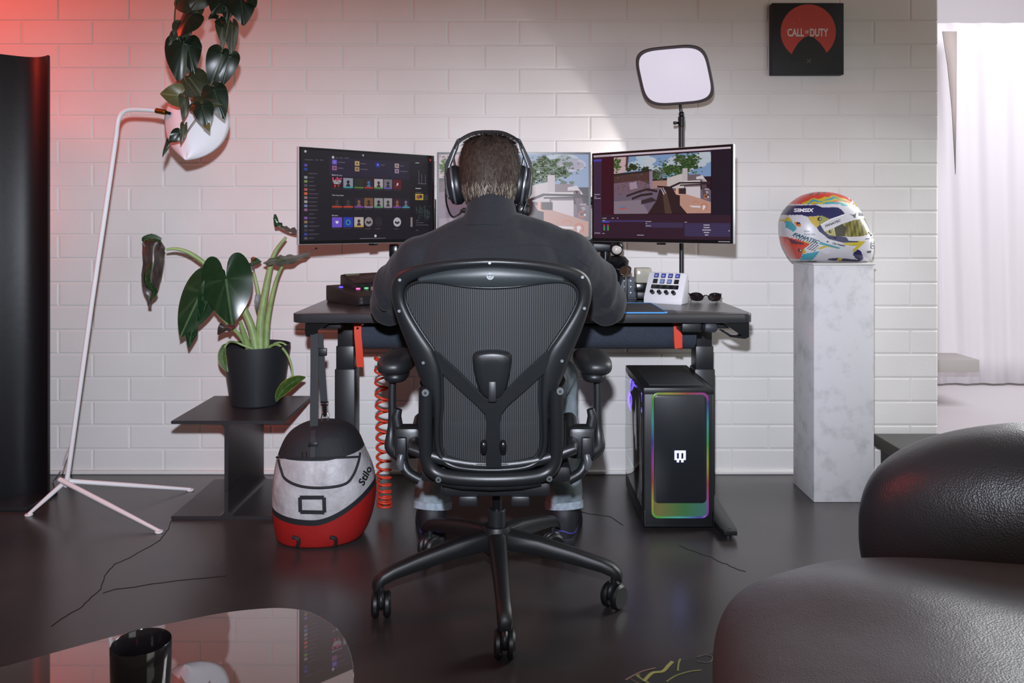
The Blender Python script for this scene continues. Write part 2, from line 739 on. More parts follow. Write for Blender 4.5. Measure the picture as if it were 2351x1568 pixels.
# high soffit ending over the opening, and a low sill by the far wall
w = MB().box((2.42, 4.6, 0.24), (0.36, 0.24, 0.07), 0.004).build('trim_2', mat('grey_sill', (190, 186, 182), 0.6))
tag(w, kind='structure')


def curtain(x0, x1, y, z0, z1, label, folds, seed, amp=0.012, lean=0.0):
    rnd = random.Random(seed)
    ph = [rnd.uniform(0, 6.28) for _ in range(3)]

    def fn(u, v):
        s_ = x0 + (x1 - x0) * u
        a = amp * (0.55 + 0.45 * v)
        yy = y + a * math.sin(folds * 2 * PI * u + ph[0]) + a * 0.4 * math.sin(folds * 4.3 * PI * u + ph[1] + v)
        return (s_ + lean * (1 - v) * (1 - u), yy, z1 + (z0 - z1) * v)
    m = MB().grid(fn, 90, 14)
    o = m.build('curtain', mat('sheer_white', (240, 237, 240), 0.8), clean=False, angle=180)
    sl = o.modifiers.new('cloth', 'SOLIDIFY'); sl.thickness = 0.002
    return tag(o, label, 'curtain', 'white curtains of the bright room')


curtain(2.62, 3.5, 5.1, 0.02, 2.3, 'white curtain hanging nearest the block wall corner in bright room', 5, 3, lean=-0.12)
curtain(3.54, 4.3, 5.15, 0.02, 2.3, 'white curtain hanging furthest right in the bright room', 4, 9)

gl_ = MB().add([P(2164, 72, 4.95), P(2197, 72, 4.98), P(2196, 250, 4.98), P(2194, 400, 4.98), P(2186, 250, 4.96), P(2176, 150, 4.95)], [(0, 1, 2, 3, 4, 5)]).build('gap_shade_wedge', mat('gap_grey', (176, 166, 160), 0.9), bpy.data.objects['curtain'])  # grey sheet put in for the shaded gap beside the curtain
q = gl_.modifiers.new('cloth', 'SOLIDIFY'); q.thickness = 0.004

# ------------------------------------------------------------------ tall black screen at the left
t = thing('folding_screen', 'tall black curved steel screen standing in the left corner', 'screen', (-1.95, 2.98, 0))


def wavy(D0, shift):
    pr = []
    for i in range(41):
        u = i / 40
        x = -2.35 + 0.625 * u
        y = D0 + 0.055 * math.cos(2 * PI * (x + 1.98) / 0.36 + PI) + shift
        pr.append((x, y))
    return pr


pr = wavy(2.98, 0) + list(reversed(wavy(2.98, 0.014)))
MB().prism(pr, 0.012, 1.662, bev=0.002).build('panel', mat('black_steel', (12, 13, 18), 0.5, bump=0.1, bscale=30), t, angle=30)
MB().box((-2.04, 2.99, 0.008), (0.6, 0.2, 0.016), 0.003).build('foot_plate', M_dark, t)

# ------------------------------------------------------------------ low black platform right of the plinth
t = thing('platform', 'low black platform bench behind the leather sofa', 'bench', (2.0, 2.85, 0))
MB().box((2.02, 2.83, 0.155), (1.1, 0.9, 0.05), 0.004).build('top', mat('platform_black', (52, 51, 48), 0.4, var=0.1), t)
MB().box((2.02, 2.84, 0.066), (1.06, 0.84, 0.13), 0.004).build('base', M_dark, t)

# ------------------------------------------------------------------ plaster plinth with helmet
N = NT('rough_plaster')
ge = N.n('ShaderNodeTexCoord')
n1 = N.n('ShaderNodeTexNoise'); n1.inputs['Scale'].default_value = 14; n1.inputs['Detail'].default_value = 8; n1.inputs['Roughness'].default_value = 0.65
N.l(ge.outputs['Object'], n1.inputs['Vector'])
r1 = N.n('ShaderNodeValToRGB')
r1.color_ramp.elements[0].position = 0.28; r1.color_ramp.elements[0].color = (*lin((186, 184, 186)), 1)
r1.color_ramp.elements[1].position = 0.5; r1.color_ramp.elements[1].color = (*lin((214, 212, 215)), 1)
N.l(n1.outputs['Fac'], r1.inputs['Fac']); N.l(r1.outputs['Color'], N.b.inputs['Base Color'])
N.b.inputs['Roughness'].default_value = 0.75
bp = N.n('ShaderNodeBump'); bp.inputs['Strength'].default_value = 0.3; bp.inputs['Distance'].default_value = 0.004
N.l(n1.outputs['Fac'], bp.inputs['Height']); N.l(bp.outputs['Normal'], N.b.inputs['Normal'])
PLX, PLY, PLZ = 1.232, 3.1, 0.888
t = thing('plinth', 'square white plaster plinth under the racing helmet', 'plinth', (PLX, PLY, 0))
MB().box((PLX, PLY, PLZ / 2 - 0.004), (0.224, 0.22, PLZ - 0.008), 0.0035).build('column', N.m, t)
MB().box((PLX + 0.0, PLY, PLZ - 0.004), (0.232, 0.226, 0.008), 0.002).build('cap_board', mat('plinth_cap', (206, 202, 198), 0.7), t)
# ------------------------------------------------------------------ standing desk
DX0, DX1, DY0, DY1, DZ = -0.728, 0.797, 2.65, 3.285, 0.738
t = thing('standing_desk', 'black height-adjustable standing desk under the three monitors', 'desk', (0.03, 2.97, 0))


def rrect(x0, y0, x1, y1, r, n=6):
    out = []
    for (cx, cy, a) in ((x1 - r, y1 - r, 0), (x0 + r, y1 - r, PI / 2), (x0 + r, y0 + r, PI), (x1 - r, y0 + r, 1.5 * PI)):
        for k in range(n + 1):
            b = a + PI / 2 * k / n
            out.append((cx + r * math.cos(b), cy + r * math.sin(b)))
    return out


M_desk = mat('desk_laminate', (46, 46, 49), 0.3, coat=0.15, bump=0.12, bscale=500, bdist=0.0005, var=0.06)
MB().prism(rrect(DX0, DY0, DX1, DY1, 0.04), DZ - 0.03, DZ, bev=0.0025).build('tabletop', M_desk, t)
MB().box((0.03, 2.99, DZ - 0.052), (1.30, 0.05, 0.04), 0.003).build('crossbar', M_dark, t)
MB().box((0.03, 3.09, DZ - 0.052), (1.30, 0.04, 0.04), 0.003).build('crossbar', M_dark, t)
for sx, X in ((-1, -0.62), (1, 0.715)):
    MB().box((X, 3.0, DZ - 0.045), (0.075, 0.52, 0.03), 0.003).build('side_bracket', M_dark, t)
    lg = MB().box((X, 3.03, 0.26), (0.075, 0.09, 0.47), 0.004).build('leg', M_dark, t)
    MB().box((X, 3.03, 0.535), (0.066, 0.081, 0.09), 0.003).build('upper_tube', M_dark, lg)
    MB().box((X, 3.03, 0.635), (0.057, 0.072, 0.14), 0.003).build('upper_tube', M_dark, lg)
    ft = []
    w0, w1 = 0.027, 0.038
    pl = [(X - w0, 2.66), (X - w0 * 0.8, 2.635), (X + w0 * 0.8, 2.635), (X + w0, 2.66), (X + w1, 2.95), (X + w1, 3.1), (X + w0, 3.26), (X - w0, 3.26), (X - w1, 3.1), (X - w1, 2.95)]
    fo = MB().prism(pl, 0.014, 0.03, bev=0.003).build('foot', M_dark, t)
    MB().cyl((X, 2.665, 0.0), (X, 2.665, 0.015), 0.014).build('glide', M_black, fo)
    MB().cyl((X, 3.23, 0.0), (X, 3.23, 0.015), 0.014).build('glide', M_black, fo)
    MB().cyl((X + 0.004, 2.66, 0.0300), (X + 0.004, 2.66, 0.0312), 0.004).build('screw', M_blackgloss, fo)
# control box and hand switch at the right, hooks on both sides
MB().box((0.602, 2.745, DZ - 0.049), (0.066, 0.10, 0.036), 0.004).build('motor_box', M_black, t)
MB().box((0.660, 2.70, DZ - 0.048), (0.046, 0.07, 0.034), 0.012).build('hand_switch', mat('switch_grey', (44, 46, 52), 0.5), t)
for X, flip in ((0.73, 1), (-0.655, -1)):
    hk = MB()
    yb = 2.70
    if flip > 0:
        pr = [(0.0, 0), (0.058, 0), (0.058, -0.05), (0.045, -0.056), (-0.005, -0.05), (-0.03, -0.032), (-0.026, -0.028), (-0.003, -0.042), (0.035, -0.046), (-0.028, -0.004), (-0.03, 0)]
    else:
        pr = [(-0.03, 0), (0.05, 0), (0.046, -0.006), (0.0, -0.034), (-0.002, -0.05), (-0.03, -0.048), (-0.034, -0.03)]
    hk.prism(pr, -0.022, 0.022, Matrix.Translation((X, yb, DZ - 0.03)) @ rotm(rx=PI / 2))
    hk.build('hook', M_blackgloss, t, angle=20)

# felt cable tray slung under the desk by orange straps
t2 = thing('cable_tray', 'dark blue-grey felt cable hammock slung under the desk', 'cable tray', (0.03, 2.9, 0.6))
pr = []
for k in range(15):
    a = PI * k / 14
    pr.append((2.89 - 0.075 * math.cos(a), 0.672 - 0.085 * math.sin(a) ** 0.7))
pr2 = [(y - 0.0 if True else 0, z + 0.006) for (y, z) in pr]
sec = pr + list(reversed([(2.89 + (y - 2.89) * 0.93, z + 0.005) for (y, z) in pr]))
Mx = frame_m((0, 0, 0), (0, 1, 0), (0, 0, 1), (1, 0, 0))
MB().prism(sec, -0.545, 0.645, Mx).build('felt_sling', mat('felt', (50, 56, 68), 0.95, bump=0.5, bscale=300, var=0.12, vscale=150), t2, angle=50)
M_orange = mat('orange_strap', (214, 62, 34), 0.6, bump=0.2, bscale=400)
for X, zb, w in ((-0.535, 0.535, 0.019), (0.574, 0.652, 0.020)):
    st = crom([(X, 2.800, DZ - 0.035), (X, 2.795, 0.66), (X + 0.004, 2.798, 0.60), (X + 0.006, 2.81, zb)], 14)
    so = MB().tube(st, 0, flat=(w * 1.3, 0.0025), up=(0, 1, 0)).build('strap', M_orange, t2)
    MB().cyl((X, 2.7915, 0.672), (X, 2.797, 0.672), 0.004).build('rivet', M_blackgloss, so)

# curly red cable hanging from the tray to the floor
pts = [P(926, 797, 2.86), P(905, 806, 2.85), P(886, 815, 2.84), P(876, 826, 2.84)]
turns = 17
z0, z1 = 0.565, 0.03
top, bot = V((-0.463, 2.86, 0.56)), V((-0.452, 2.86, 0.03))
hel = []
for i in range(turns * 18 + 1):
    u = i / (turns * 18)
    uu = 1 - (1 - u) ** 1.45
    c = top.lerp(bot, uu)
    a = 2 * PI * turns * u
    hel.append(c + V((0.024 * math.cos(a + PI), 0.024 * math.sin(a + PI), 0)))
pts = crom(pts, 10) + hel
o = MB().tube(pts, 0.0042, 8).build('coiled_cable', mat('red_rubber', (206, 58, 34), 0.45), clean=False)
tag(o, 'red coiled cable hanging under the desk beside the chair', 'cable')

# ------------------------------------------------------------------ monitors
M_rim = mat('silver_rim', (196, 198, 200), 0.35, metal=0.3)
M_scr = attr_mat('screen_light', emit=0.72, rough=0.38, spec=0.3)
M_bezel = mat('screen_bezel', (12, 12, 14), 0.3)


def game(pc, u0, v0, u1, v1, glare=0.0, tint=(205, 178, 188), lay=2, seed=5):
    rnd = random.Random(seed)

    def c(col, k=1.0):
        return tuple(a * (1 - glare * k) + b * glare * k for a, b in zip(col, tint))  # blends pinkish flash glare into the picture's own colours

    def q(pts):
        return [(u0 + (u1 - u0) * min(1, max(0, x)), v0 + (v1 - v0) * min(1, max(0, y))) for x, y in pts]
    L = lay
    pc.poly(q([(0, 0), (1, 0), (1, .4), (0, .4)]), c((128, 158, 200)), L)
    for k in range(26):      # clouds
        x, y, r = rnd.uniform(.02, .95), rnd.uniform(.02, .33), rnd.uniform(.03, .09)
        pc.poly(q([(x + r * math.cos(a) * 1.3, y + r * math.sin(a)) for a in [2 * PI * i / 12 for i in range(12)]]),
                c((186 + rnd.randint(-10, 14), 196 + rnd.randint(-8, 8), 214)), L + 1)
    pc.poly(q([(0, 0), (.16, 0), (.14, .26), (0, .3)]), c((206, 176, 180)), L + 2)
    pc.poly(q([(.135, 0), (.165, 0), (.15, .2), (.13, .2)]), c((92, 58, 56)), L + 3)
    for (cx, cy, rx, ry, n, col) in ((.21, .2, .07, .08, 46, (44, 62, 34)), (.34, .25, .05, .05, 30, (40, 54, 36)),
                                     (.62, .27, .14, .13, 150, (62, 90, 48)), (.78, .18, .12, .15, 150, (54, 84, 44)), (.7, .1, .05, .08, 40, (70, 92, 60)),
                                     (.45, .34, .05, .07, 36, (58, 78, 46)), (.03, .14, .04, .14, 40, (84, 112, 62)), (.5, .32, .04, .1, 30, (98, 108, 100))):
        for k in range(int(n / 6)):
            x, y, r = cx + rnd.gauss(0, .4) * rx, cy + rnd.gauss(0, .4) * ry, rnd.uniform(.018, .035)
            f = rnd.uniform(.7, 1.0)
            pc.poly(q([(x + r * math.cos(a) * (1 + .3 * math.sin(3 * a + k)), y + 1.2 * r * math.sin(a) * (1 + .3 * math.cos(4 * a + k))) for a in [2 * PI * i / 14 for i in range(14)]]), c(tuple(z * f for z in col)), L + 2.5)
        for k in range(n):
            x, y = cx + rnd.gauss(0, .45) * rx * 1.3, cy + rnd.gauss(0, .45) * ry * 1.3
            r, a = rnd.uniform(.008, .022), rnd.uniform(0, 6.28)
            f = rnd.uniform(.6, 1.35)
            pc.poly(q([(x + r * math.cos(a), y + r * math.sin(a)), (x + r * math.cos(a + 1.9), y + r * math.sin(a + 1.9)), (x + r * math.cos(a + 4), y + r * math.sin(a + 4))]),
                    c(tuple(min(255, z * f) for z in col)), L + 3)
    # ground
    pc.poly(q([(0, .62), (.5, .55), (1, .62), (1, 1), (0, 1)]), c((112, 98, 116)), L + 4)
    pc.poly(q([(.0, .78), (.3, .76), (.38, 1), (0, 1)]), c((140, 124, 138)), L + 5)
    pc.poly(q([(.5, .62), (.68, .62), (1, .82), (1, 1), (.4, 1), (.46, .8)]), c((196, 150, 134)), L + 5)
    # left wall and its pillar
    pc.poly(q([(0, .3), (.41, .28), (.41, .6), (.3, .62), (0, .68)]), c((82, 56, 52)), L + 5)
    pc.poly(q([(0, .46), (.3, .42), (.39, .5), (.39, .6), (0, .68)]), c((120, 96, 112)), L + 6)
    for k in range(60):
        x, y = rnd.uniform(.0, .38), rnd.uniform(.31, .64)
        pc.poly(q([(x, y), (x + .02, y + rnd.uniform(-.01, .01)), (x + .014, y + .022)]), c((100 + rnd.randint(-34, 30), 76 + rnd.randint(-30, 24), 76 + rnd.randint(-26, 36))), L + 7)
    pc.poly(q([(.17, .46), (.25, .44), (.26, .56), (.18, .58)]), c((166, 146, 164)), L + 7)
    pc.poly(q([(.385, .26), (.42, .26), (.42, .6), (.39, .61)]), c((150, 132, 156)), L + 7)
    pc.poly(q([(.0, .29), (.42, .25), (.42, .28), (.0, .33)]), c((44, 40, 34)), L + 7)
    # right wall, pillar, cap stones
    pc.poly(q([(.42, .44), (.57, .44), (.57, .56), (.42, .57)]), c((176, 136, 124)), L + 6)
    pc.poly(q([(.57, .4), (.74, .33), (.74, .6), (.57, .56)]), c((206, 196, 196)), L + 6)
    pc.poly(q([(.74, .36), (.9, .36), (.9, .62), (.74, .6)]), c((116, 98, 104)), L + 6)
    pc.poly(q([(.725, .25), (.775, .25), (.775, .46), (.725, .46)]), c((196, 186, 190)), L + 7)
    pc.poly(q([(.74, .46), (.9, .46), (.9, .52), (.74, .52)]), c((222, 214, 214)), L + 7)
    pc.poly(q([(.86, .4), (.92, .38), (.97, .5), (.93, .5), (.9, .44), (.86, .44)]), c((214, 208, 214)), L + 8)
    pc.poly(q([(.9, .44), (.94, .44), (.99, .74), (.93, .74)]), c((92, 76, 82)), L + 8)
    pc.poly(q([(.75, .56), (.9, .56), (.9, .76), (.76, .68)]), c((216, 206, 212)), L + 7)
    pc.poly(q([(.68, .58), (.76, .58), (.76, .68), (.68, .67)]), c((52, 38, 38)), L + 8)
    pc.poly(q([(.66, .58), (.69, .58), (.69, .7), (.66, .7)]), c((226, 180, 160)), L + 8)
    # rifle and forearms held up by the player
    pc.poly(q([(.37, 1), (.46, .78), (.49, .6), (.53, .56), (.62, .56), (.66, .68), (.7, .7), (.7, .86), (.77, 1)]), c((48, 30, 32), .75), L + 9)
    pc.poly(q([(.52, .6), (.56, .6), (.62, 1), (.55, 1)]), c((84, 62, 52), .75), L + 10)
    for a, b, w in (((.14, .69), (.27, .62), .018), ((.27, .62), (.36, .58), .018), ((.36, .58), (.47, .62), .02), ((.47, .54), (.6, .56), .015), ((.6, .56), (.7, .49), .018), ((.7, .49), (1, .5), .014), ((.7, .53), (1, .52), .01), ((.2, .74), (.3, .68), .02), ((.3, .68), (.42, .66), .02)):
        pc.poly(q([(a[0], a[1] - w), (b[0], b[1] - w), (b[0], b[1] + w), (a[0], a[1] + w)]), c((48, 32, 34), .7), L + 10)
    pc.poly(q([(.3, .77), (.41, .72), (.47, .78), (.3, .84)]), c((58, 42, 50), .7), L + 9)
    pc.poly(q([(.505, .57), (.512, .57), (.545, .68), (.535, .68)]), c((214, 206, 220)), L + 11)
    pc.poly(q([(.525, .56), (.531, .56), (.56, .66), (.552, .66)]), c((214, 206, 220)), L + 11)
    # heads-up display
    pc.poly(q([(.06, .875), (.13, .865), (.13, .885), (.06, .895)]), c((70, 130, 180), .3), L + 11)
    pc.poly(q([(.06, .9), (.14, .89), (.14, .91), (.06, .92)]), c((204, 84, 66), .3), L + 11)
    pc.poly(q([(.79, .87), (.9, .88), (.9, .91), (.82, .9)]), c((226, 218, 226), .3), L + 11)
    U = lambda x: u0 + (u1 - u0) * x
    W = lambda y: v0 + (v1 - v0) * y
    k = (u1 - u0)
    pc.ring(U(.955), W(.73), .016 * k, .022 * k, c((222, 120, 66), .3), L + 11, 0.5, 5.4, 16)
    pc.disc(U(.975), W(.735), .008 * k, c((224, 214, 218), .3), L + 12, 10)
    pc.ring(U(.935), W(.9), .028 * k, .034 * k, c((220, 96, 62), .3), L + 11, 3.6, 7.2, 16)
    pc.ring(U(.855), W(.86), .03 * k, .034 * k, c((220, 96, 62), .3), L + 11, 3.5, 5.9, 12)
    pc.disc(U(.935), W(.895), .014 * k, c((232, 226, 232), .3), L + 12, 10)
    pc.disc(U(.93), W(.93), .008 * k, c((232, 226, 232), .3), L + 12, 10)
    for (x, y) in ((.94, .6), (.95, .64), (.96, .6), (.955, .66)):
        pc.poly(q([(x, y), (x + .025, y - .005), (x + .022, y + .02), (x + .002, y + .02)]), c((168, 156, 168), .3), L + 11)


def monitor(A, B, z0, z1, label, paint, rim_w=0.0012):
    """A, B: left and right lower front corners in plan"""
    A, B = V((A[0], A[1], 0)), V((B[0], B[1], 0))
    ux = (B - A).normalized()
    W, H = (B - A).length, z1 - z0
    n = V((ux.y, -ux.x, 0))      # towards the viewer
    M = frame_m(A + V((0, 0, z0)), ux, -n, (0, 0, 1))
    c = M @ V((W / 2, 0.03, 0))
    t = thing('monitor', label, 'monitor', c, 'monitors on the desk')
    MB(M).box((W / 2, 0.0075, H / 2), (W, 0.015, H), 0.002).build('rim', M_rim, t)
    MB(M).box((W / 2, -0.0004, H / 2), (W - 2 * rim_w, 0.0012, H - 2 * rim_w)).build('bezel', M_bezel, t, smooth=False)
    MB(M).box((W / 2, 0.026, H * 0.45), (W * 0.55, 0.024, H * 0.55), 0.01).build('rear_housing', M_black, t)
    MB(M).box((W * 0.52, 0.003, -0.0035), (0.034, 0.008, 0.007), 0.002).build('power_tab', M_blackgloss, t)
    bx, bt, bb = 0.0085, 0.009, 0.013
    pc = Pic(M @ V((bx, -0.0013, H - bt)), ux * (W - 2 * bx), V((0, 0, -1)) * (H - bt - bb), step=0.00006)
    paint(pc)
    pc.build('screen', M_scr, t)
    return t, M, W, H


def music_app(pc):
    rnd = random.Random(12)
    pc.rect(0, 0, 1, 1, (31, 25, 34), 0)
    pc.rect(.19, .07, .8, .28, (40, 31, 52), 1)
    pc.rect(.81, .07, .985, .9, (26, 22, 29), 1)
    U = lambda x: (x - 128) / (1548 - 128)          # crop columns -> u

    def VV(x, y):                                    # undo the perspective of rows
        top = 282 + (x - 128) / 1420 * 66
        bot = 1275 - (x - 128) / 1420 * 30
        return (y - top) / (bot - top)
    wht, gry = (196, 190, 200), (96, 88, 102)
    pc.disc(U(168), VV(168, 306), .008, wht, 2, 14)
    pc.disc(U(440), VV(440, 363), .009, wht, 2, 14)
    pc.disc(U(752), VV(752, 335), .006, wht, 2, 10)
    pc.disc(U(1520), VV(1520, 374), .008, (170, 66, 52), 2, 12)
    cols = [(96, 70, 170), (40, 66, 160), None, (150, 150, 160), (120, 150, 80), (90, 80, 96), (190, 90, 90), (220, 96, 62), (150, 120, 130), (170, 160, 160), (120, 130, 180), (150, 96, 140), None, (130, 90, 170), (150, 120, 96), (90, 110, 130), (70, 60, 72), (60, 70, 160), (90, 86, 96)]
    for i, cc in enumerate(cols):
        y = 455 + i * 44
        v = VV(172, y)
        if cc:
            pc.rect(U(156), v - .014, U(187), v + .014, cc, 2)
        w = rnd.uniform(50, 110)
        if i not in (0, 1):
            pc.rect(U(198), v - .004, U(198 + w), v + .002, gry, 2)
            pc.rect(U(198), v + .008, U(198 + w * .8), v + .012, (60, 54, 66), 2)
    for x, w in ((162, 50), (215, 26), (262, 30), (308, 34)):
        pc.rect(U(x), VV(x, 392), U(x + w), VV(x, 400), gry, 2)
    for x, w in ((470, 24), (504, 36), (556, 46)):
        pc.rect(U(x), VV(x, 364), U(x + w), VV(x, 372), gry, 2)
    # shortcut tiles
    for (x, y, cc) in ((454, 415, (116, 92, 196)), (454, 480, (150, 90, 140)), (688, 425, (190, 160, 110)), (688, 487, (170, 140, 100)), (911, 437, (36, 52, 160)), (1124, 443, (170, 150, 146)), (1124, 502, (150, 130, 150))):
        v = VV(x, y)
        pc.rect(U(x - 24), v - .026, U(x + 24), v + .026, cc, 2)
        pc.disc(U(x), v, .006, (70, 56, 62) if cc[0] > 130 else (150, 140, 220), 3, 10)
        pc.rect(U(x + 34), v - .006, U(x + 34 + rnd.uniform(40, 90)), v + .004, gry, 2)
    for (y, txt) in ((556, 'Made for you'), (776, 'Your top mixes'), (997, 'Recents')):
        pc.text(U(428), VV(428, y), .017, txt, wht, 2, bold=.01)
    # row one
    xs = [480, 594, 707, 812, 920, 1024, 1128, 1228]
    W2 = [51, 50, 49, 48, 48, 46, 45, 44]

    def tile(i, ymid, cc, strip=None, bust=None):
        x, hw = xs[i], W2[i]
        v, hv = VV(x, ymid), .057
        pc.rect(U(x - hw), v - hv, U(x + hw), v + hv, cc, 2)
        if bust:
            pc.disc(U(x), v - .012, .011, bust, 3, 14)
            pc.poly([(U(x - hw * .5), v + hv), (U(x - hw * .36), v + .018), (U(x), v + .004), (U(x + hw * .36), v + .018), (U(x + hw * .5), v + hv)], bust, 3)
        if strip:
            pc.rect(U(x - hw), v + hv - .018, U(x + hw), v + hv, strip, 4)
        pc.rect(U(x - hw), v + hv + .012, U(x + hw * .7), v + hv + .016, (74, 68, 80), 2)
    y1 = 640
    tile(0, y1 - 4, (46, 14, 24))
    for k in range(13):
        pc.disc(U(480) + rnd.uniform(-.032, .032), VV(480, y1 - 4) + rnd.choice((-1, 1)) * rnd.uniform(.03, .05), .0055, rnd.choice(((226, 80, 150), (226, 60, 70), (196, 90, 200))), 3, 8)
    pc.text(U(480), VV(480, y1 - 16), .021, 'DISCOVER', (226, 216, 226), 5, 'CENTER', bold=.02, sx=.8)
    pc.text(U(480), VV(480, y1 + 6), .021, 'WEEKLY', (226, 216, 226), 5, 'CENTER', bold=.02, sx=.8)
    tile(1, y1 + 2, (140, 146, 160), (70, 150, 160), (38, 32, 40))
    tile(2, y1 + 4, (44, 44, 40), (84, 120, 52))
    tile(3, y1 + 4, (48, 34, 36), (170, 50, 44), (66, 110, 160))
    tile(4, y1 + 6, (176, 168, 176), (84, 140, 76), (70, 52, 46))
    tile(5, y1 + 8, (120, 112, 124), (104, 90, 170), (50, 42, 50))
    tile(6, y1 + 10, (96, 22, 36))
    pc.text(U(1128), VV(1128, y1 + 10), .04, '\u266b', (226, 206, 214), 5, 'CENTER')
    y2 = 856
    for i, (cc, st, bu) in enumerate((((34, 30, 34), (190, 66, 44), (60, 54, 60)), ((36, 32, 36), (196, 70, 44), (64, 58, 64)), ((48, 34, 52), (120, 70, 160), (132, 92, 74)), ((120, 84, 56), (150, 120, 160), (60, 40, 34)),
                                      ((150, 150, 152), (96, 150, 110), (44, 42, 46)), ((160, 154, 160), (150, 140, 156), (66, 58, 60)), ((58, 34, 44), (120, 70, 160), (150, 90, 66)), ((40, 34, 52), (60, 150, 160), (120, 110, 130)))):
        tile(i, y2, cc, st, bu)
    y3 = 1072
    tile(0, y3, (112, 84, 206)); pc.disc(U(474), VV(480, y3 - 4), .007, (226, 220, 236), 3, 12); pc.disc(U(486), VV(480, y3 - 4), .007, (226, 220, 236), 3, 12)
    pc.poly([(U(464), VV(480, y3 - 2)), (U(496), VV(480, y3 - 2)), (U(480), VV(480, y3 + 20))], (226, 220, 236), 3)
    tile(1, y3 - 2, (46, 60, 176)); pc.ring(U(594), VV(594, y3), .013, .017, (70, 190, 110), 3)
    tile(2, y3 - 4, (190, 178, 170), (196, 160, 76), (60, 46, 46))
    for i, cc in ((3, (150, 140, 144)), (4, (42, 36, 42)), (6, (190, 184, 190))):
        pc.disc(U(xs[i]), VV(xs[i], y3 - 8), .031, cc, 2, 24)
        for q_ in range(3):
            pc.disc(U(xs[i] - 16 + 16 * q_), VV(xs[i], y3 - 4 + 8 * (q_ % 2)), .008, (50, 42, 48), 3, 10)
        pc.rect(U(xs[i] - 40), VV(xs[i], y3 + 66), U(xs[i] + 20), VV(xs[i], y3 + 71), gry, 2)
    pc.rect(U(1282), VV(1290, 1010), U(1306), VV(1290, 1116), (140, 126, 130), 2)
    # right column
    pc.rect(U(1340), VV(1360, 404), U(1385), VV(1360, 411), wht, 3)
    for x, h in ((1378, 150), (1412, 110), (1456, 100), (1380, 40)):
        pc.rect(U(x), VV(x, 640 - h), U(x + 6), VV(x, 636), (96, 96, 108), 3)
    pc.rect(U(1370), VV(1400, 634), U(1470), VV(1400, 640), (110, 110, 120), 3)
    pc.rect(U(1340), VV(1360, 686), U(1405), VV(1360, 694), wht, 3)
    pc.rect(U(1340), VV(1360, 732), U(1412), VV(1360, 738), gry, 3)
    pc.rect(U(1338), VV(1380, 750), U(1434), VV(1380, 818), (190, 160, 60), 3)
    pc.disc(U(1372), VV(1380, 786), .015, (150, 84, 60), 4, 12); pc.disc(U(1402), VV(1380, 780), .013, (58, 40, 66), 4, 12)
    pc.rect(U(1440), VV(1470, 760), U(1490), VV(1470, 820), (44, 50, 54), 3)
    for k in range(60):
        x, y = rnd.uniform(1345, 1520), rnd.uniform(875, 1010)
        pc.rect(U(x), VV(x, y), U(x + 8), VV(x, y + rnd.uniform(10, 36)), rnd.choice(((50, 66, 66), (60, 74, 74), (42, 54, 54))), 3)
    for y, w in ((1042, 36), (1066, 90), (1092, 150), (1150, 30)):
        pc.rect(U(1345), VV(1380, y), U(1345 + w), VV(1380, y + 6), gry, 3)
    # player bar
    pc.disc(U(885), VV(885, 1218), .009, (222, 216, 226), 3, 14)
    pc.rect(U(715), VV(850, 1243), U(996), VV(850, 1247), (150, 144, 156), 3)


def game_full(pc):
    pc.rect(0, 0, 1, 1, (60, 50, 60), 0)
    game(pc, 0, 0, 1, 1, glare=0.2, seed=5)


def stream_app(pc):
    pc.rect(0, 0, 1, 1, (52, 28, 44), 0)
    pc.rect(0, 0, 1, .022, (216, 200, 212), 1)
    pc.rect(0, .05, .065, .075, (74, 72, 186), 2)
    pc.rect(0, .045, .065, .96, (62, 40, 66), 1)
    pc.rect(.065, .04, .165, .72, (58, 14, 30), 1)
    pc.rect(.165, .03, .875, .72, (40, 16, 26), 1)
    game(pc, .165, .04, .87, .71, glare=0.0, seed=6, lay=2)
    pc.rect(.87, .02, 1, .73, (26, 18, 34), 1)
    U = lambda x: (x - 205) / 1550
    W = lambda y: (y - 250) / 960
    w = (200, 190, 206)
    for (x, y, l_) in ((215, 705, 80), (215, 732, 30), (215, 750, 84), (318, 980, 60), (434, 980, 30), (498, 980, 26), (318, 1005, 44), (318, 1155, 34), (836, 1018, 76), (840, 1042, 22), (840, 1066, 66), (1276, 1026, 34), (740, 1170, 88), (218, 1152, 78), (212, 262, 220)):
        for k in range(int(l_ / 9)):
            pc.rect(U(x + k * 9), W(y - 4), U(x + k * 9 + 6.5), W(y + 4), w if l_ < 200 else (150, 120, 140), 3)
    pc.rect(U(312), W(1004), U(830), W(1022), (70, 56, 110), 2)
    pc.rect(U(312), W(1012), U(405), W(1030), (76, 74, 190), 3)
    pc.rect(U(838), W(1030), U(1262), W(1085), (64, 52, 84), 2)
    pc.rect(U(1275), W(1035), U(1748), W(1175), (62, 52, 88), 2)
    for i, y in enumerate((1056, 1082, 1108, 1134, 1160)):
        l_ = (64, 64, 90, 56, 34)[i]
        pc.rect(U(1508 - l_ / 2), W(y - 5), U(1508 + l_ / 2), W(y + 5), w, 3)
        pc.rect(U(1290), W(y + 12), U(1740), W(y + 13.5), (84, 74, 112), 3)
    for x in (325, 372):
        pc.rect(U(x), W(1052), U(x + 9), W(1122), (60, 66, 190), 3)
        pc.rect(U(x + 10), W(1075), U(x + 24), W(1122), (70, 170, 70), 3)
        pc.rect(U(x + 10), W(1052), U(x + 24), W(1074), (200, 66, 56), 3)
    for k in range(12):
        pc.rect(U(1630 + k * 10), W(1222), U(1636 + k * 10), W(1232), w, 3)
    pc.disc(U(1738), W(1114), .004, w, 3, 8)


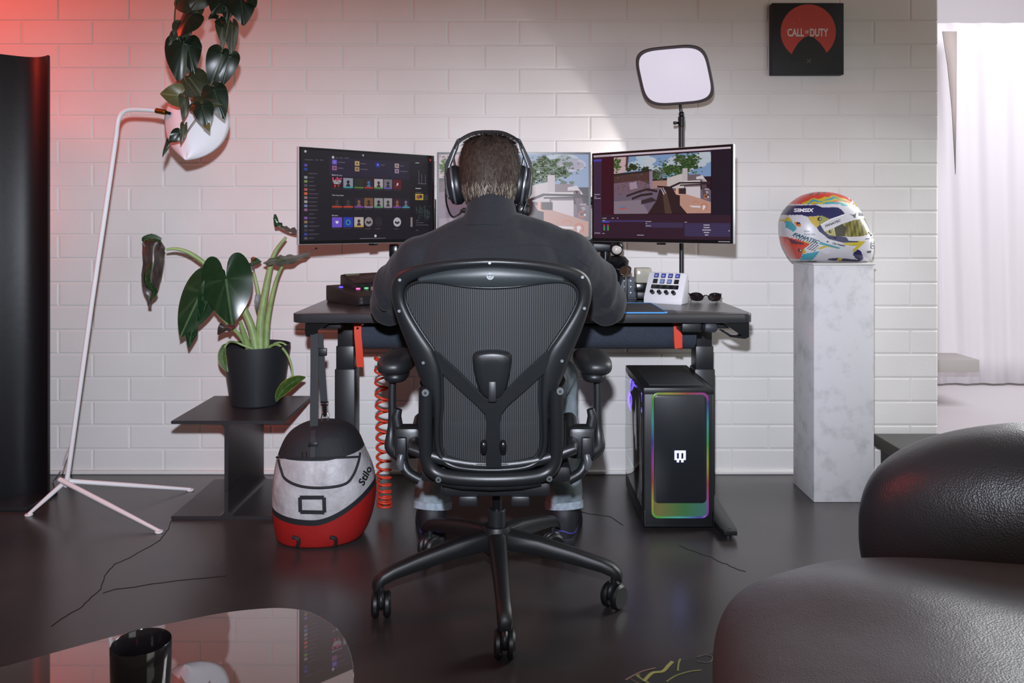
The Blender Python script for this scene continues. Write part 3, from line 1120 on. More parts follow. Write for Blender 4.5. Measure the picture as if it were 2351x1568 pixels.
monL, ML, WL, HL = monitor((-0.699, 2.640), (-0.2905, 3.012), 0.9655, 1.289, 'left monitor showing a dark music app with album tiles', music_app, 0.0016)
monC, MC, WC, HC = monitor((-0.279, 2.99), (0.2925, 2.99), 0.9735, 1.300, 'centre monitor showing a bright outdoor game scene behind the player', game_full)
monR, MR, WR, HR = monitor((0.2955, 2.979), (0.7185, 2.614), 0.9685, 1.2945, 'right monitor showing streaming software with a smaller game picture', stream_app)

# monitor mount: post, arms, cross beam
t = thing('monitor_mount', 'black clamp-on monitor arm post behind the screens', 'monitor mount', (0.005, 3.14, DZ))
MB().box((0.365, 3.13, DZ + 0.008), (0.12, 0.11, 0.016), 0.004).build('base_clamp', M_black, t)
MB().cyl((0.362, 3.12, DZ + 0.01), (0.362, 3.12, 1.13), 0.0215, n=24).build('post', M_blackgloss, t)
MB().box((0.362, 3.12, 0.948), (0.13, 0.06, 0.046), 0.012).build('arm_collar', M_black, t)
MB().tube([(0.362, 3.12, 1.12), (0.01, 3.06, 1.135)], 0.016, 12).build('arm', M_black, t)
MB().tube([(0.362, 3.12, 1.10), (0.52, 2.875, 1.13)], 0.016, 12).build('arm', M_black, t)
MB().box((0.295, 3.06, 0.955), (0.028, 0.028, 0.046), 0.006).build('cable_clip', M_blackgloss, t)
t = thing('monitor_mount', 'black clamp-on monitor arm post behind the left screen', 'monitor mount', (-0.32, 3.18, DZ))
MB().box((-0.32, 3.18, DZ + 0.008), (0.09, 0.09, 0.016), 0.004).build('base_clamp', M_black, t)
MB().cyl((-0.32, 3.18, DZ + 0.01), (-0.32, 3.18, 1.13), 0.02, n=24).build('post', M_blackgloss, t)
MB().tube([(-0.32, 3.18, 1.12), (-0.46, 2.91, 1.13)], 0.016, 12).build('arm', M_black, t)
MB().tube([(-0.32, 3.18, 0.93), (-0.43, 3.07, 0.93)], 0.012, 10).build('brace', M_black, t)
MB().box((-0.448, 3.06, 0.932), (0.035, 0.03, 0.05), 0.006).build('cable_clip', M_blackgloss, t)
# ------------------------------------------------------------------ things on the desk
# audio mixer, turned 45 degrees
ax, ay = V((0.715, 0.70, 0)).normalized(), V((-0.70, 0.715, 0)).normalized()     # right, back
o0 = V((-0.552, 2.905, DZ))                                                       # front left corner
Mm = frame_m(o0, ax, ay, (0, 0, 1))
t = thing('audio_mixer', 'black audio mixer with glowing coloured buttons and faders', 'mixer', o0)
Mx = Mm @ frame_m((0, 0, 0), (0, 1, 0), (0, 0, 1), (1, 0, 0))
W, Dp = 0.255, 0.222
M_mix = mat('mixer_black', (34, 30, 31), 0.4, bump=0.1, bscale=400, bdist=0.0005)
MB().prism([(0, 0.004), (0.01, 0), (Dp - 0.01, 0), (Dp, 0.01), (Dp, 0.058), (Dp - 0.004, 0.062), (0.004, 0.033), (0, 0.029)], 0, W, Mx, bev=0.002).build('body', M_mix, t, angle=30)
sl = math.atan2(0.029, Dp)


def on_mix(x, y, h=0.0):
    return Mm @ V((x, y, 0.033 + (y - 0.004) * math.tan(sl) + h))


scn = MB().prism([(Dp * 0.62, 0.05), (Dp * 0.98, 0.055), (Dp * 0.98, 0.096), (Dp * 0.95, 0.1), (Dp * 0.6, 0.066)], 0.06, W - 0.01, Mx, bev=0.0015).build('display_housing', M_mix, t, angle=25)
a_, b_ = V((0.068, Dp * 0.615, 0.0685)), V((0.068, Dp * 0.945, 0.1005))
pc = Pic(Mm @ (b_ + V((0, 0.0, 0.001))), (Mm.to_3x3() @ V((W - 0.086, 0, 0))), Mm.to_3x3() @ (a_ - b_), step=0.0002)
pc.rect(0, 0, 1, 1, (46, 34, 38), 2)
pc.rect(.04, .06, .4, .17, (110, 122, 96), 3)
rnd = random.Random(3)
for k in range(34):
    u, v = rnd.uniform(.05, .85), .28 + .09 * (k % 7)
    pc.rect(u, v, u + rnd.uniform(.04, .12), v + .03, (92, 74, 76), 3)
pc.build('display', attr_mat('small_screens', emit=0.7, rough=0.2), scn)
for i, (x, y, cc) in enumerate(((0.03, 0.165, (92, 78, 226)), (0.075, 0.118, (232, 104, 176)), (0.112, 0.118, (96, 186, 130)), (0.148, 0.118, (96, 112, 214)), (0.184, 0.118, (240, 168, 140)), (0.22, 0.118, (96, 186, 130)))):
    p, q = on_mix(x, y), on_mix(x, y, 0.006)
    k = MB().cyl(p, q, 0.0085, n=18, bev=0.001).build('button', mat('button_%d' % i, cc, 0.4, emit=cc, estr=0.75), t)
for i in range(4):
    x = 0.112 + 0.037 * i
    MB().box(on_mix(x, 0.075, 0.0005), (0.0035, 0.062, 0.001), rot=Mm.to_3x3().to_4x4() @ rotm(rx=sl)).build('fader_slot', M_blackgloss, t)
    f_ = MB().box(on_mix(x, 0.072, 0.009), (0.014, 0.021, 0.016), 0.003, rot=Mm.to_3x3().to_4x4() @ rotm(rx=sl)).build('fader', mat('fader_silver', (176, 158, 158), 0.3, metal=0.5), t)
    cc = ((110, 170, 140), (214, 92, 84))[i % 2]
    MB().box(on_mix(x - 0.006, 0.022, 0.002), (0.018, 0.01, 0.005), 0.001, rot=Mm.to_3x3().to_4x4() @ rotm(rx=sl)).build('pad_key', mat('pad_%d' % (i % 2), cc, 0.4, emit=cc, estr=0.6), t)
for (x, z) in ((0.01, 0.012), (0.01, 0.024)):
    MB().cyl(Mm @ V((x, -0.003, z)), Mm @ V((x, 0.001, z)), 0.006).build('jack', M_steel, t)

# white stream controller
yaw = math.radians(-33)
Mc = Matrix.Translation((0.557, 2.985, DZ)) @ Matrix.Rotation(yaw, 4, 'Z')
t = thing('stream_controller', 'white stream controller with eight blue keys and four dials', 'controller', (0.567, 2.995, DZ))
tl = math.radians(60)
sec = [(0.0, 0.0), (0.012, 0.0), (0.062, 0.0), (0.072, 0.012), (0.066, 0.107), (0.06, 0.112), (0.052, 0.111), (0.0, 0.021), (-0.001, 0.006)]
M_wp = mat('white_plastic', (226, 224, 228), 0.45)
MB().prism(sec, -0.075, 0.075, Mc @ frame_m((0, 0, 0), (0, 1, 0), (0, 0, 1), (1, 0, 0)), bev=0.003).build('body', M_wp, t, angle=35)
fx, fy, fn = V((1, 0, 0)), V((0, 0.5, 0.866)), V((0, -0.866, 0.5))
Mf = Mc @ frame_m((0, 0.001, 0.0225), fx, fy, fn)     # face plane: x right, y up the slope


def on_face(x, y, z=0.0):
    return Mf @ V((x, y, z))


for r in range(2):
    for c in range(4):
        x, y = -0.042 + 0.028 * c, 0.090 - 0.024 * r
        k = MB(Mf).box((x, y, 0.0012), (0.0185, 0.0185, 0.003), 0.0015).build('key', M_blackgloss, t)
        dark = r == 1 and c in (0, 3)
        cc = (40, 38, 42) if dark else ((74, 78, 196) if r == 0 else (120, 140, 206))
        pc = Pic(on_face(x - 0.0078, y + 0.0078, 0.0029), Mf.to_3x3() @ V((0.0156, 0, 0)), Mf.to_3x3() @ V((0, -0.0156, 0)), step=0.0002)
        pc.rect(0, 0, 1, 1, cc, 0)
        if not dark:
            pc.rect(.2, .35, .8, .85, (150, 166, 224), 1)
        pc.build('key_icon', MATS['small_screens'], k)
pc = Pic(on_face(-0.054, 0.052, 0.0006), Mf.to_3x3() @ V((0.108, 0, 0)), Mf.to_3x3() @ V((0, -0.017, 0)), step=0.0002)
pc.rect(0, 0, 1, 1, (16, 18, 20), 0)
for u in (.05, .3, .55, .8):
    pc.rect(u, .25, u + .12, .36, (96, 98, 106), 1)
    pc.rect(u, .6, u + .1, .8, (66, 68, 76), 1)
pc.build('touch_strip', MATS['small_screens'], t)
for c in range(4):
    x = -0.042 + 0.028 * c
    k = MB(Mf).cyl((x, 0.018, 0), (x, 0.018, 0.016), 0.0078, 0.0072, n=20, bev=0.001).build('dial', M_blackgloss, t)
    MB(Mf).box((x, 0.020, 0.0164), (0.0015, 0.008, 0.0008)).build('pointer', M_steel, k)

# sunglasses
def glasses(name, label, at, yaw, frame_mat, lens_mat, s=1.0):
    M = Matrix.Translation(at) @ Matrix.Rotation(yaw, 4, 'Z') @ Matrix.Scale(s, 4)
    t = thing(name, label, 'sunglasses', at)
    for sx in (-1, 1):
        pts = [(sx * x, y, z) for x, y, z in ((0.012, -0.002, 0.022), (0.02, -0.001, 0.036), (0.04, 0.004, 0.041), (0.062, 0.016, 0.036), (0.068, 0.022, 0.024), (0.058, 0.015, 0.01), (0.036, 0.005, 0.006), (0.018, 0.0, 0.011))]
        pp = crom(pts, 28, True)
        MB(M).tube(pp, 0.0026, 6, True).build('rim', frame_mat, t)
        c = sum(pp, V((0, 0, 0))) / len(pp)
        vs = [c + V((0, -0.003, 0))] + [c.lerp(p, .55) + V((0, -0.002, 0)) for p in pp] + pp
        n = len(pp)
        fs = [(0, 1 + k, 1 + (k + 1) % n) for k in range(n)] + [(1 + k, 1 + n + k, 1 + n + (k + 1) % n, 1 + (k + 1) % n) for k in range(n)]
        MB(M).add(vs, fs).build('lens', lens_mat, t, angle=180)
        ar = crom([(sx * 0.067, 0.021, 0.033), (sx * 0.072, 0.05, 0.034), (sx * 0.07, 0.09, 0.03), (sx * 0.06, 0.125, 0.012), (sx * 0.056, 0.14, 0.003)], 14)
        MB(M).tube(ar, 0.003, 6).build('temple', frame_mat, t)
    MB(M).tube(crom([(-0.013, -0.002, 0.026), (0, -0.005, 0.031), (0.013, -0.002, 0.026)], 8), 0.003, 6).build('bridge', frame_mat, t)
    return t


glasses('sunglasses', 'black wraparound sunglasses lying beside the white controller', (0.731, 3.04, DZ), math.radians(-10), M_blackgloss, mat('smoke_lens', (30, 22, 24), 0.08, coat=0.5), 0.84)

# mouse mat with blue edge
t = thing('mouse_mat', 'dark desk mat with a bright blue stitched edge', 'desk mat', (0.2, 2.86, DZ))
MB().prism(rrect(-0.36, 2.668, 0.515, 2.985, 0.012), DZ, DZ + 0.003, Matrix()).build('mat_sheet', mat('mat_cloth', (46, 45, 50), 0.8, bump=0.3, bscale=600, bdist=0.0006), t)
edge = [V((x, y, DZ + 0.002)) for x, y in rrect(-0.36, 2.668, 0.515, 2.985, 0.012)]
MB().tube(edge, 0.0022, 6, True).build('stitched_edge', mat('mat_blue', (74, 150, 220), 0.5, emit=(60, 130, 220), estr=0.25), t)
# keyboard hidden in front of the player
t = thing('keyboard', 'black keyboard under the player\'s hands', 'keyboard', (-0.06, 2.86, DZ + 0.003))
MB().box((-0.06, 2.87, DZ + 0.013), (0.36, 0.13, 0.02), 0.004).build('case', M_black, t)
kme = None
for r in range(5):
    for c in range(14):
        if kme is None:
            k = MB().box((0, 0, 0), (0.02, 0.02, 0.008), 0.002).build('keycap', mat('keycap', (40, 41, 45), 0.5), t)
            kme = k.data
        else:
            k = bpy.data.objects.new('keycap', kme)
            COL.objects.link(k)
            set_parent(k, t)
        k.location = (-0.06 - 0.16 + c * 0.0246, 2.815 + r * 0.0245 + 0.006, DZ + 0.027)

# perforated steel desk riser
t = thing('desk_riser', 'grey perforated steel panel standing at the back of the desk', 'panel', (0.42, 3.2, DZ))
pan = MB()
zb, zt, xa, xb = DZ + 0.004, DZ + 0.085, 0.14, 0.565
pan.box(((xa + xb) / 2, 3.205, (zb + zt) / 2), (xb - xa, 0.004, zt - zb), 0.001)
pan.build('panel', mat('riser_grey', (92, 96, 104), 0.45, metal=0.2), t)
hole = None
for r in range(3):
    for c in range(17):
        x = xa + 0.022 + c * 0.0238
        z = zb + 0.018 + r * 0.0235
        if hole is None:
            hole = MB().cyl((0, 0, 0), (0, -0.0008, 0), 0.0032, n=12).build('perforation', mat('light_behind', (226, 224, 230), 0.6), t)
            me = hole.data
            o = hole
        else:
            o = bpy.data.objects.new('perforation', me)
            COL.objects.link(o)
            set_parent(o, t)
        o.location = (x, 3.2028, z)
MB().box(((xa + xb) / 2, 3.2, DZ + 0.002), (xb - xa, 0.06, 0.004), 0.001).build('foot', MATS['riser_grey'], t)

# small clear trophy block on a black base, standing on the riser
t = thing('display_cube', 'clear acrylic display cube on a black base behind the controller', 'ornament', (0.512, 3.185, DZ + 0.004))
MB().box((0.512, 3.155, DZ + 0.047), (0.06, 0.055, 0.035), 0.003).build('base', M_blackgloss, t)
MB().box((0.512, 3.155, DZ + 0.017), (0.05, 0.045, 0.027), 0.003).build('pedestal', M_black, t)
MB().box((0.512, 3.155, DZ + 0.0945), (0.062, 0.055, 0.06), 0.007).build('acrylic_cube', mat('acrylic', (222, 216, 198), 0.15, trans=0.45, ior=1.4), t)
MB().box((0.508, 3.152, DZ + 0.089), (0.042, 0.03, 0.04), 0.002).build('inlay', mat('inlay_silver', (150, 158, 160), 0.5, var=0.2, vscale=120), t)

# display stand with mirrored sports glasses and a small ornament
t = thing('display_stand', 'small black stand with a round pale-fronted ornament beneath the right monitor', 'ornament', (0.385, 3.02, DZ))
bx, by = 0.394, 3.03
MB().cyl((bx, by, DZ), (bx, by, DZ + 0.012), 0.04, n=28, bev=0.002).build('base', M_blackgloss, t)
MB().lathe([(0.012, 0.01), (0.010, 0.06), (0.022, 0.1), (0.042, 0.135), (0.046, 0.155), (0.032, 0.172), (0.016, 0.176)], 24, Matrix.Translation((bx, by, DZ))).build('bust', M_blackgloss, t)
hd = MB().ell((bx, by, DZ + 0.205), (0.026, 0.028, 0.03)).build('globe', M_blackgloss, t)
MB().ell((bx - 0.002, by - 0.017, DZ + 0.2), (0.019, 0.014, 0.019)).build('pale_front', mat('pale_visor', (196, 188, 180), 0.25), hd)
glasses('sunglasses', 'mirrored sports sunglasses hung on the small black stand', (bx - 0.01, by - 0.06, DZ + 0.1), math.radians(12), mat('dark_frame', (34, 30, 28), 0.25), mat('mirror_lens', (92, 70, 56), 0.08, metal=0.6, coat=0.5), 0.95)
MB().box((bx + 0.03, by - 0.035, DZ + 0.05), (0.01, 0.01, 0.1), 0.003).build('upright', M_black, bpy.data.objects['display_stand'])

# LED panel light on its pole
t = thing('panel_light', 'rounded square LED panel light on a thin black pole', 'light', (0.652, 3.1, DZ))
LX = 0.652
MB().cyl((LX, 3.1, DZ), (LX, 3.1, 1.36), 0.0085, n=16).build('lower_pole', M_black, t)
MB().cyl((LX, 3.1, 1.0), (LX, 3.1, 1.42), 0.0115, n=16).build('upper_pole', M_black, t)
MB().box((LX, 3.1, DZ + 0.025), (0.034, 0.05, 0.05), 0.006).build('desk_clamp', M_black, t)
MB().cyl((LX, 3.1, 1.405), (LX, 3.1, 1.447), 0.0135, n=18, bev=0.003).build('collar', M_blackgloss, t)
MB().tube([(LX - 0.012, 3.1, 1.422), (LX - 0.03, 3.09, 1.42)], [0.004, 0.007], 8).build('thumb_screw', M_blackgloss, t)
MB().ell((LX, 3.1, 1.455), (0.011, 0.011, 0.012)).build('ball_head', M_blackgloss, t)
MB().tube(crom([(LX, 3.1, 1.455), (LX - 0.004, 3.098, 1.48), (LX - 0.008, 3.09, 1.51), (LX - 0.012, 3.085, 1.535)], 10), 0.0065, 10).build('neck', M_blackgloss, t)
ctr = P(1549, 174, 3.06)
nrm = V((-0.2, -0.92, -0.26)).normalized()
roll = math.radians(6)
xr = V((1, 0, 0)); xr = (xr - nrm * xr.dot(nrm)).normalized()
yr = nrm.cross(xr)
if yr.z < 0:
    yr = -yr
xa_ = xr * math.cos(roll) + yr * math.sin(roll)
ya_ = -xr * math.sin(roll) + yr * math.cos(roll)


def squarc(w, h, e=4.2, n=64, cx=0, cy=0):
    out = []
    for k in range(n):
        a = 2 * PI * k / n
        c_, s_ = math.cos(a), math.sin(a)
        out.append((cx + w * math.copysign(abs(c_) ** (2 / e), c_), cy + h * math.copysign(abs(s_) ** (2 / e), s_)))
    return out


Mp = frame_m(ctr, xa_, ya_, nrm)
# slight keystone: the panel itself is a rounded square with bowed sides
shape = [(x * (1.0 - 0.0 * y), y) for x, y in squarc(0.136, 0.112)]
skew = lambda q: [(x - 0.16 * y, y) for x, y in q]
MB().prism(skew(shape), -0.022, 0.0, Mp, bev=0.005, seg=3).build('housing', mat('panel_frame', (62, 52, 56), 0.5), t)
MB().prism(skew([(x * 0.915, y * 0.9) for x, y in shape]), -0.002, 0.0016, Mp, bev=0.001).build('diffuser', mat('led_diffuser', (60, 58, 62), 0.5, emit=(221, 213, 229), estr=0.92), t)

# ------------------------------------------------------------------ poster
t = thing('wall_poster', 'square black canvas poster with an orange disc and white lettering', 'poster', P(1854, 88, 3.3))
a, b = P(1772, 7, 3.29), P(1937, 171, 3.29)
MB().box(((a.x + b.x) / 2, 3.307, (a.z + b.z) / 2), (b.x - a.x, 0.038, a.z - b.z), 0.002).build('canvas', mat('canvas_black', (22, 24, 27), 0.6, bump=0.2, bscale=500, bdist=0.0005), t)
pc = Pic((a.x, 3.2878, a.z), V((b.x - a.x, 0, 0)), V((0, 0, b.z - a.z)), step=0.00015)
U = lambda x: (x - 1508) / (2180 - 1508)
W = lambda y: (y - 20) / (692 - 20)
red, blk, wht = (186, 62, 52), (24, 22, 24), (206, 198, 194)
pc.disc(U(1847), W(293), 258 / 672, red, 1, 64)
# plain dark shape across the disc instead of the picture
pc.poly([(U(1680), W(560)), (U(1700), W(480)), (U(1750), W(400)), (U(1800), W(350)), (U(1850), W(330)), (U(1900), W(345)), (U(1960), W(400)), (U(2010), W(470)), (U(2030), W(560))], blk, 2)
for (x, y) in ((1710, 200), (1640, 270), (2010, 250), (1760, 160)):
    pc.poly([(U(x), W(y)), (U(x + 8), W(y + 3)), (U(x + 4), W(y + 26))], (206, 120, 108), 3)
for txt_, x0_, x1_, y_, h_ in (('CALL', 1650, 1806, 303, .108), ('OF', 1816, 1850, 296, .046), ('DUTY', 1860, 2032, 303, .108)):
    g_ = text_geo(txt_, 1.0, 'LEFT', 0, .03)[0]
    w_ = (max(p.x for p in g_) - min(p.x for p in g_)) * h_ / 0.72 * 672
    pc.text(U(x0_), W(y_), h_, txt_, wht, 4, 'LEFT', bold=.03, sx=(x1_ - x0_) / w_)
pc.poly([(U(1832), W(546)), (U(1837), W(546)), (U(1874), W(584)), (U(1868), W(584))], (110, 106, 104), 3)
pc.poly([(U(1868), W(546)), (U(1874), W(546)), (U(1837), W(584)), (U(1832), W(584))], (110, 106, 104), 3)
pc.build('print', attr_mat('poster_print', rough=0.55), t)

# ------------------------------------------------------------------ gaming PC
PX0, PX1, PY0, PY1, PZ0, PZ1 = 0.444, 0.682, 2.716, 3.146, 0.012, 0.482
t = thing('computer_tower', 'black computer tower with rainbow light strip under the desk', 'computer', ((PX0 + PX1) / 2, 2.93, 0))
cx, cy = (PX0 + PX1) / 2, (PY0 + PY1) / 2
M_case = mat('case_black', (30, 31, 34), 0.42, bump=0.08, bscale=400, bdist=0.0005)
# shell: right wall, back, bottom, top, front frame; left side glass
MB().box((PX1 - 0.004, cy, (PZ0 + PZ1) / 2), (0.008, PY1 - PY0, PZ1 - PZ0), 0.002).build('side_panel', M_case, t)
MB().box((cx, PY1 - 0.004, (PZ0 + PZ1) / 2), (PX1 - PX0 - 0.016, 0.008, PZ1 - PZ0), 0.001).build('back_panel', M_case, t)
MB().box((cx, cy, PZ0 + 0.028), (PX1 - PX0 - 0.002, PY1 - PY0, 0.056), 0.003).build('lower_housing', M_case, t)
tp = MB().box((cx, cy, PZ1 - 0.012), (PX1 - PX0 + 0.002, PY1 - PY0 + 0.002, 0.024), 0.004).build('top_panel', M_case, t)
MB().box((cx, cy + 0.01, PZ1 + 0.0005), (PX1 - PX0 - 0.05, PY1 - PY0 - 0.06, 0.003), 0.001).build('mesh_vent', mat('vent_mesh', (50, 51, 54), 0.6, bump=0.6, bscale=900, bdist=0.001), tp)
MB().box((cx, PY0 + 0.022, (PZ0 + PZ1) / 2), (PX1 - PX0, 0.044, PZ1 - PZ0 - 0.004), 0.006).build('front_frame', M_case, t)
gl = NT('smoked_glass')
gl.b.inputs['Base Color'].default_value = (*lin((200, 204, 210)), 1)
gl.b.inputs['Transmission Weight'].default_value = 1.0
gl.b.inputs['Roughness'].default_value = 0.02
gl.b.inputs['IOR'].default_value = 1.7
MATS['smoked_glass'] = gl.m
MB().box((PX0 - 0.0, cy + 0.018, PZ0 + 0.056 + (PZ1 - PZ0 - 0.08) / 2), (0.004, PY1 - PY0 - 0.05, PZ1 - PZ0 - 0.082), 0.001).build('glass_panel', gl.m, t)
MB().box((PX0 + 0.004, PY1 - 0.012, (PZ0 + PZ1) / 2), (0.008, 0.012, PZ1 - PZ0 - 0.05)).build('corner_post', M_case, t)
# inside
MB().box((PX1 - 0.02, cy + 0.02, 0.27), (0.006, 0.30, 0.30), 0.001).build('motherboard', mat('board_dark', (34, 36, 44), 0.5, var=0.4, vscale=60), t)
MB().box((PX1 - 0.09, cy + 0.0, 0.215), (0.11, 0.26, 0.045), 0.004).build('graphics_card', mat('card_grey', (60, 60, 66), 0.4), t)
fan = thing('fan', None, None, (0, 0, 0)) if False else None
FC = V((PX0 + 0.052, PY1 - 0.12, 0.372))
fo = MB().lathe([(0.058, -0.012), (0.062, -0.012), (0.062, 0.012), (0.058, 0.012)], 40, Matrix.Translation(FC) @ rotm(rx=PI / 2), closed=True).build('fan', mat('fan_ring', (120, 96, 220), 0.4, emit=(130, 105, 245), estr=1.8), t)
MB().lathe([(0.022, -0.013), (0.028, -0.013), (0.028, 0.013), (0.022, 0.013)], 32, Matrix.Translation(FC) @ rotm(rx=PI / 2), closed=True).build('hub_ring', mat('fan_hub', (226, 214, 255), 0.4, emit=(226, 214, 255), estr=1.0), fo)
MB().cyl(FC + V((0, -0.008, 0)), FC + V((0, 0.008, 0)), 0.021).build('hub', M_black, fo)
for k in range(9):
    a = 2 * PI * k / 9
    Mb = Matrix.Translation(FC) @ rotm(ry=a)
    MB(Mb).box((0, 0, 0.042), (0.022, 0.003, 0.034), 0.001, rot=rotm(rz=0.5)).build('blade', mat('fan_blade', (120, 96, 226), 0.4, emit=(96, 70, 220), estr=0.55), fo)


def rainbow(name, strength, axis, scale, phase):
    N = NT(name)
    tc = N.n('ShaderNodeTexCoord')
    sp = N.n('ShaderNodeSeparateXYZ')
    N.l(tc.outputs['Object'], sp.inputs[0])
    m1 = N.n('ShaderNodeMath', operation='MULTIPLY_ADD')
    m1.inputs[1].default_value = scale
    m1.inputs[2].default_value = phase
    N.l(sp.outputs[axis], m1.inputs[0])
    fr = N.n('ShaderNodeMath', operation='FRACT')
    N.l(m1.outputs[0], fr.inputs[0])
    hs = N.n('ShaderNodeCombineColor', mode='HSV')
    hs.inputs[1].default_value = 0.82
    hs.inputs[2].default_value = 0.62
    N.l(fr.outputs[0], hs.inputs[0])
    N.l(hs.outputs[0], N.b.inputs['Emission Color'])
    N.b.inputs['Base Color'].default_value = (0.02, 0.02, 0.02, 1)
    N.b.inputs['Emission Strength'].default_value = strength
    MATS[name] = N.m
    return N.m


# front: rainbow light strip round a dark glass panel
fa, fb = (PX0 + 0.026, PZ0 + 0.03), (PX1 - 0.019, PZ1 - 0.016)
fcx, fcz, fw, fh = (fa[0] + fb[0]) / 2, (fa[1] + fb[1]) / 2, (fb[0] - fa[0]) / 2, (fb[1] - fa[1]) / 2
Mq = frame_m((fcx, PY0, fcz), (1, 0, 0), (0, 0, 1), (0, -1, 0))
ring_o = rrect(-fw, -fh, fw, fh, 0.022, 8)
ring_i = rrect(-fw + 0.008, -fh + 0.052, fw - 0.008, fh - 0.008, 0.016, 8)
ring_s = rrect(-fw + 0.007, -fh + 0.007, fw - 0.007, fh - 0.007, 0.018, 8)
n = len(ring_o)
n = 200
o_ = arclen([Mq @ V((x, y, 0.001)) for x, y in ring_o], n, True)
i_ = arclen([Mq @ V((x, y, 0.001)) for x, y in ring_s], n, True)
ls = MB().loop_ribbon(o_, i_, (0, -1, 0), 0.0035, 8).build('light_strip', attr_mat('strip_light', emit=0.55), t, clean=False)
import colorsys
at = ls.data.color_attributes.new('print', 'FLOAT_COLOR', 'POINT')
acc = [0.0]
for k in range(n):
    acc.append(acc[-1] + (o_[(k + 1) % n] - o_[k]).length)
for k in range(n):
    # hue runs round the loop: blue at the top left, through red, green, blue down the left side
    hue = (0.80 + 2.9 * acc[k] / acc[-1]) % 1.0
    c_ = colorsys.hsv_to_rgb(hue, 0.86, 0.42)
    for q in range(8):
        at.data[k * 8 + q].color = (*c_, 1)
MB().prism(ring_s, 0.0, 0.0012, Mq).build('chin_glass', rainbow('chin_spill_glow', 0.16, 'X', 2.0, -0.82), t, smooth=False)  # chin's faint emission stands in for light spilling from the strip
MB().prism(ring_i, 0.0005, 0.005, Mq, bev=0.0015).build('front_glass', mat('front_black', (30, 33, 37), 0.3), t)
# glowing pixel emblem
em = MB()
ex, ez, pxs = fcx - 0.001, 0.252, 0.0034
rows = ['11111111', '11111111', '11011011', '11011011', '11011011', '11011011', '11111111', '01100110', '01100110']
rows = ['1111111111', '1111111111', '1100110011', '1100110011', '1100110011', '1100110011', '1100110011', '1111111111', '0011001100', '0011001100']
for j, r in enumerate(rows):
    k = 0
    while k < len(r):
        if r[k] == '1':
            e = k
            while e < len(r) and r[e] == '1':
                e += 1
            em.box((ex + (k + e - 10) / 2 * pxs * 1.1, PY0 - 0.0057, ez + (5 - j - 0.5) * pxs * 1.15), ((e - k) * pxs * 1.1, 0.001, pxs * 1.15))
            k = e
        else:
            k += 1
em.build('emblem', mat('emblem_light', (236, 240, 255), 0.4, emit=(130, 145, 255), estr=4.0), t, smooth=False)
# rainbow strip along the inside floor behind the glass
MB().box((PX0 + 0.008, cy + 0.02, 0.145), (0.006, 0.34, 0.008), 0.001).build('inner_strip', rainbow('rainbow_y', 1.1, 'Y', 2.4, 0.25), t)
for sx in (PX0 + 0.03, PX1 - 0.03):
    for sy in (PY0 + 0.05, PY1 - 0.05):
        MB().cyl((sx, sy, 0), (sx, sy, 0.014), 0.014).build('foot', M_black, t)
light('fan_glow', 'POINT', (PX0 + 0.05, PY1 - 0.10, 0.375), 0.55, (0.42, 0.28, 1.0), shadow_soft_size=0.05)
# ------------------------------------------------------------------ racing helmet
hs = 0.1913
HD = 3.1


def HP(x, y, D=HD):
    return P(1740 + x * hs, 400 + y * hs, D)


outl = [(275, 640), (280, 560), (310, 470), (370, 385), (450, 310), (560, 245), (680, 215), (800, 212), (920, 230), (1030, 272), (1110, 330), (1162, 400), (1205, 470), (1255, 560), (1300, 655),
        (1325, 730), (1342, 810), (1340, 900), (1328, 985), (1296, 1046), (1220, 1062), (1050, 1058), (800, 1056), (620, 1052), (460, 1048), (405, 1010), (350, 920), (310, 840), (285, 740)]
t = thing('racing_helmet', 'colourful white racing helmet with gold visor on the plinth', 'helmet', (PLX, PLY, PLZ))
ol = crom([(x, y, 0) for x, y in outl], 240, True)
cxh, cyh = 790, 760
NAVY, WHITE, RED, YEL, TEAL, BLACK, GREEN, GOLD = (40, 40, 84), (200, 197, 202), (206, 66, 50), (186, 168, 52), (72, 150, 164), (22, 24, 26), (66, 100, 92), (120, 112, 54)


def zig(x, a, p):
    return a * abs(((x / p) % 2) - 1)


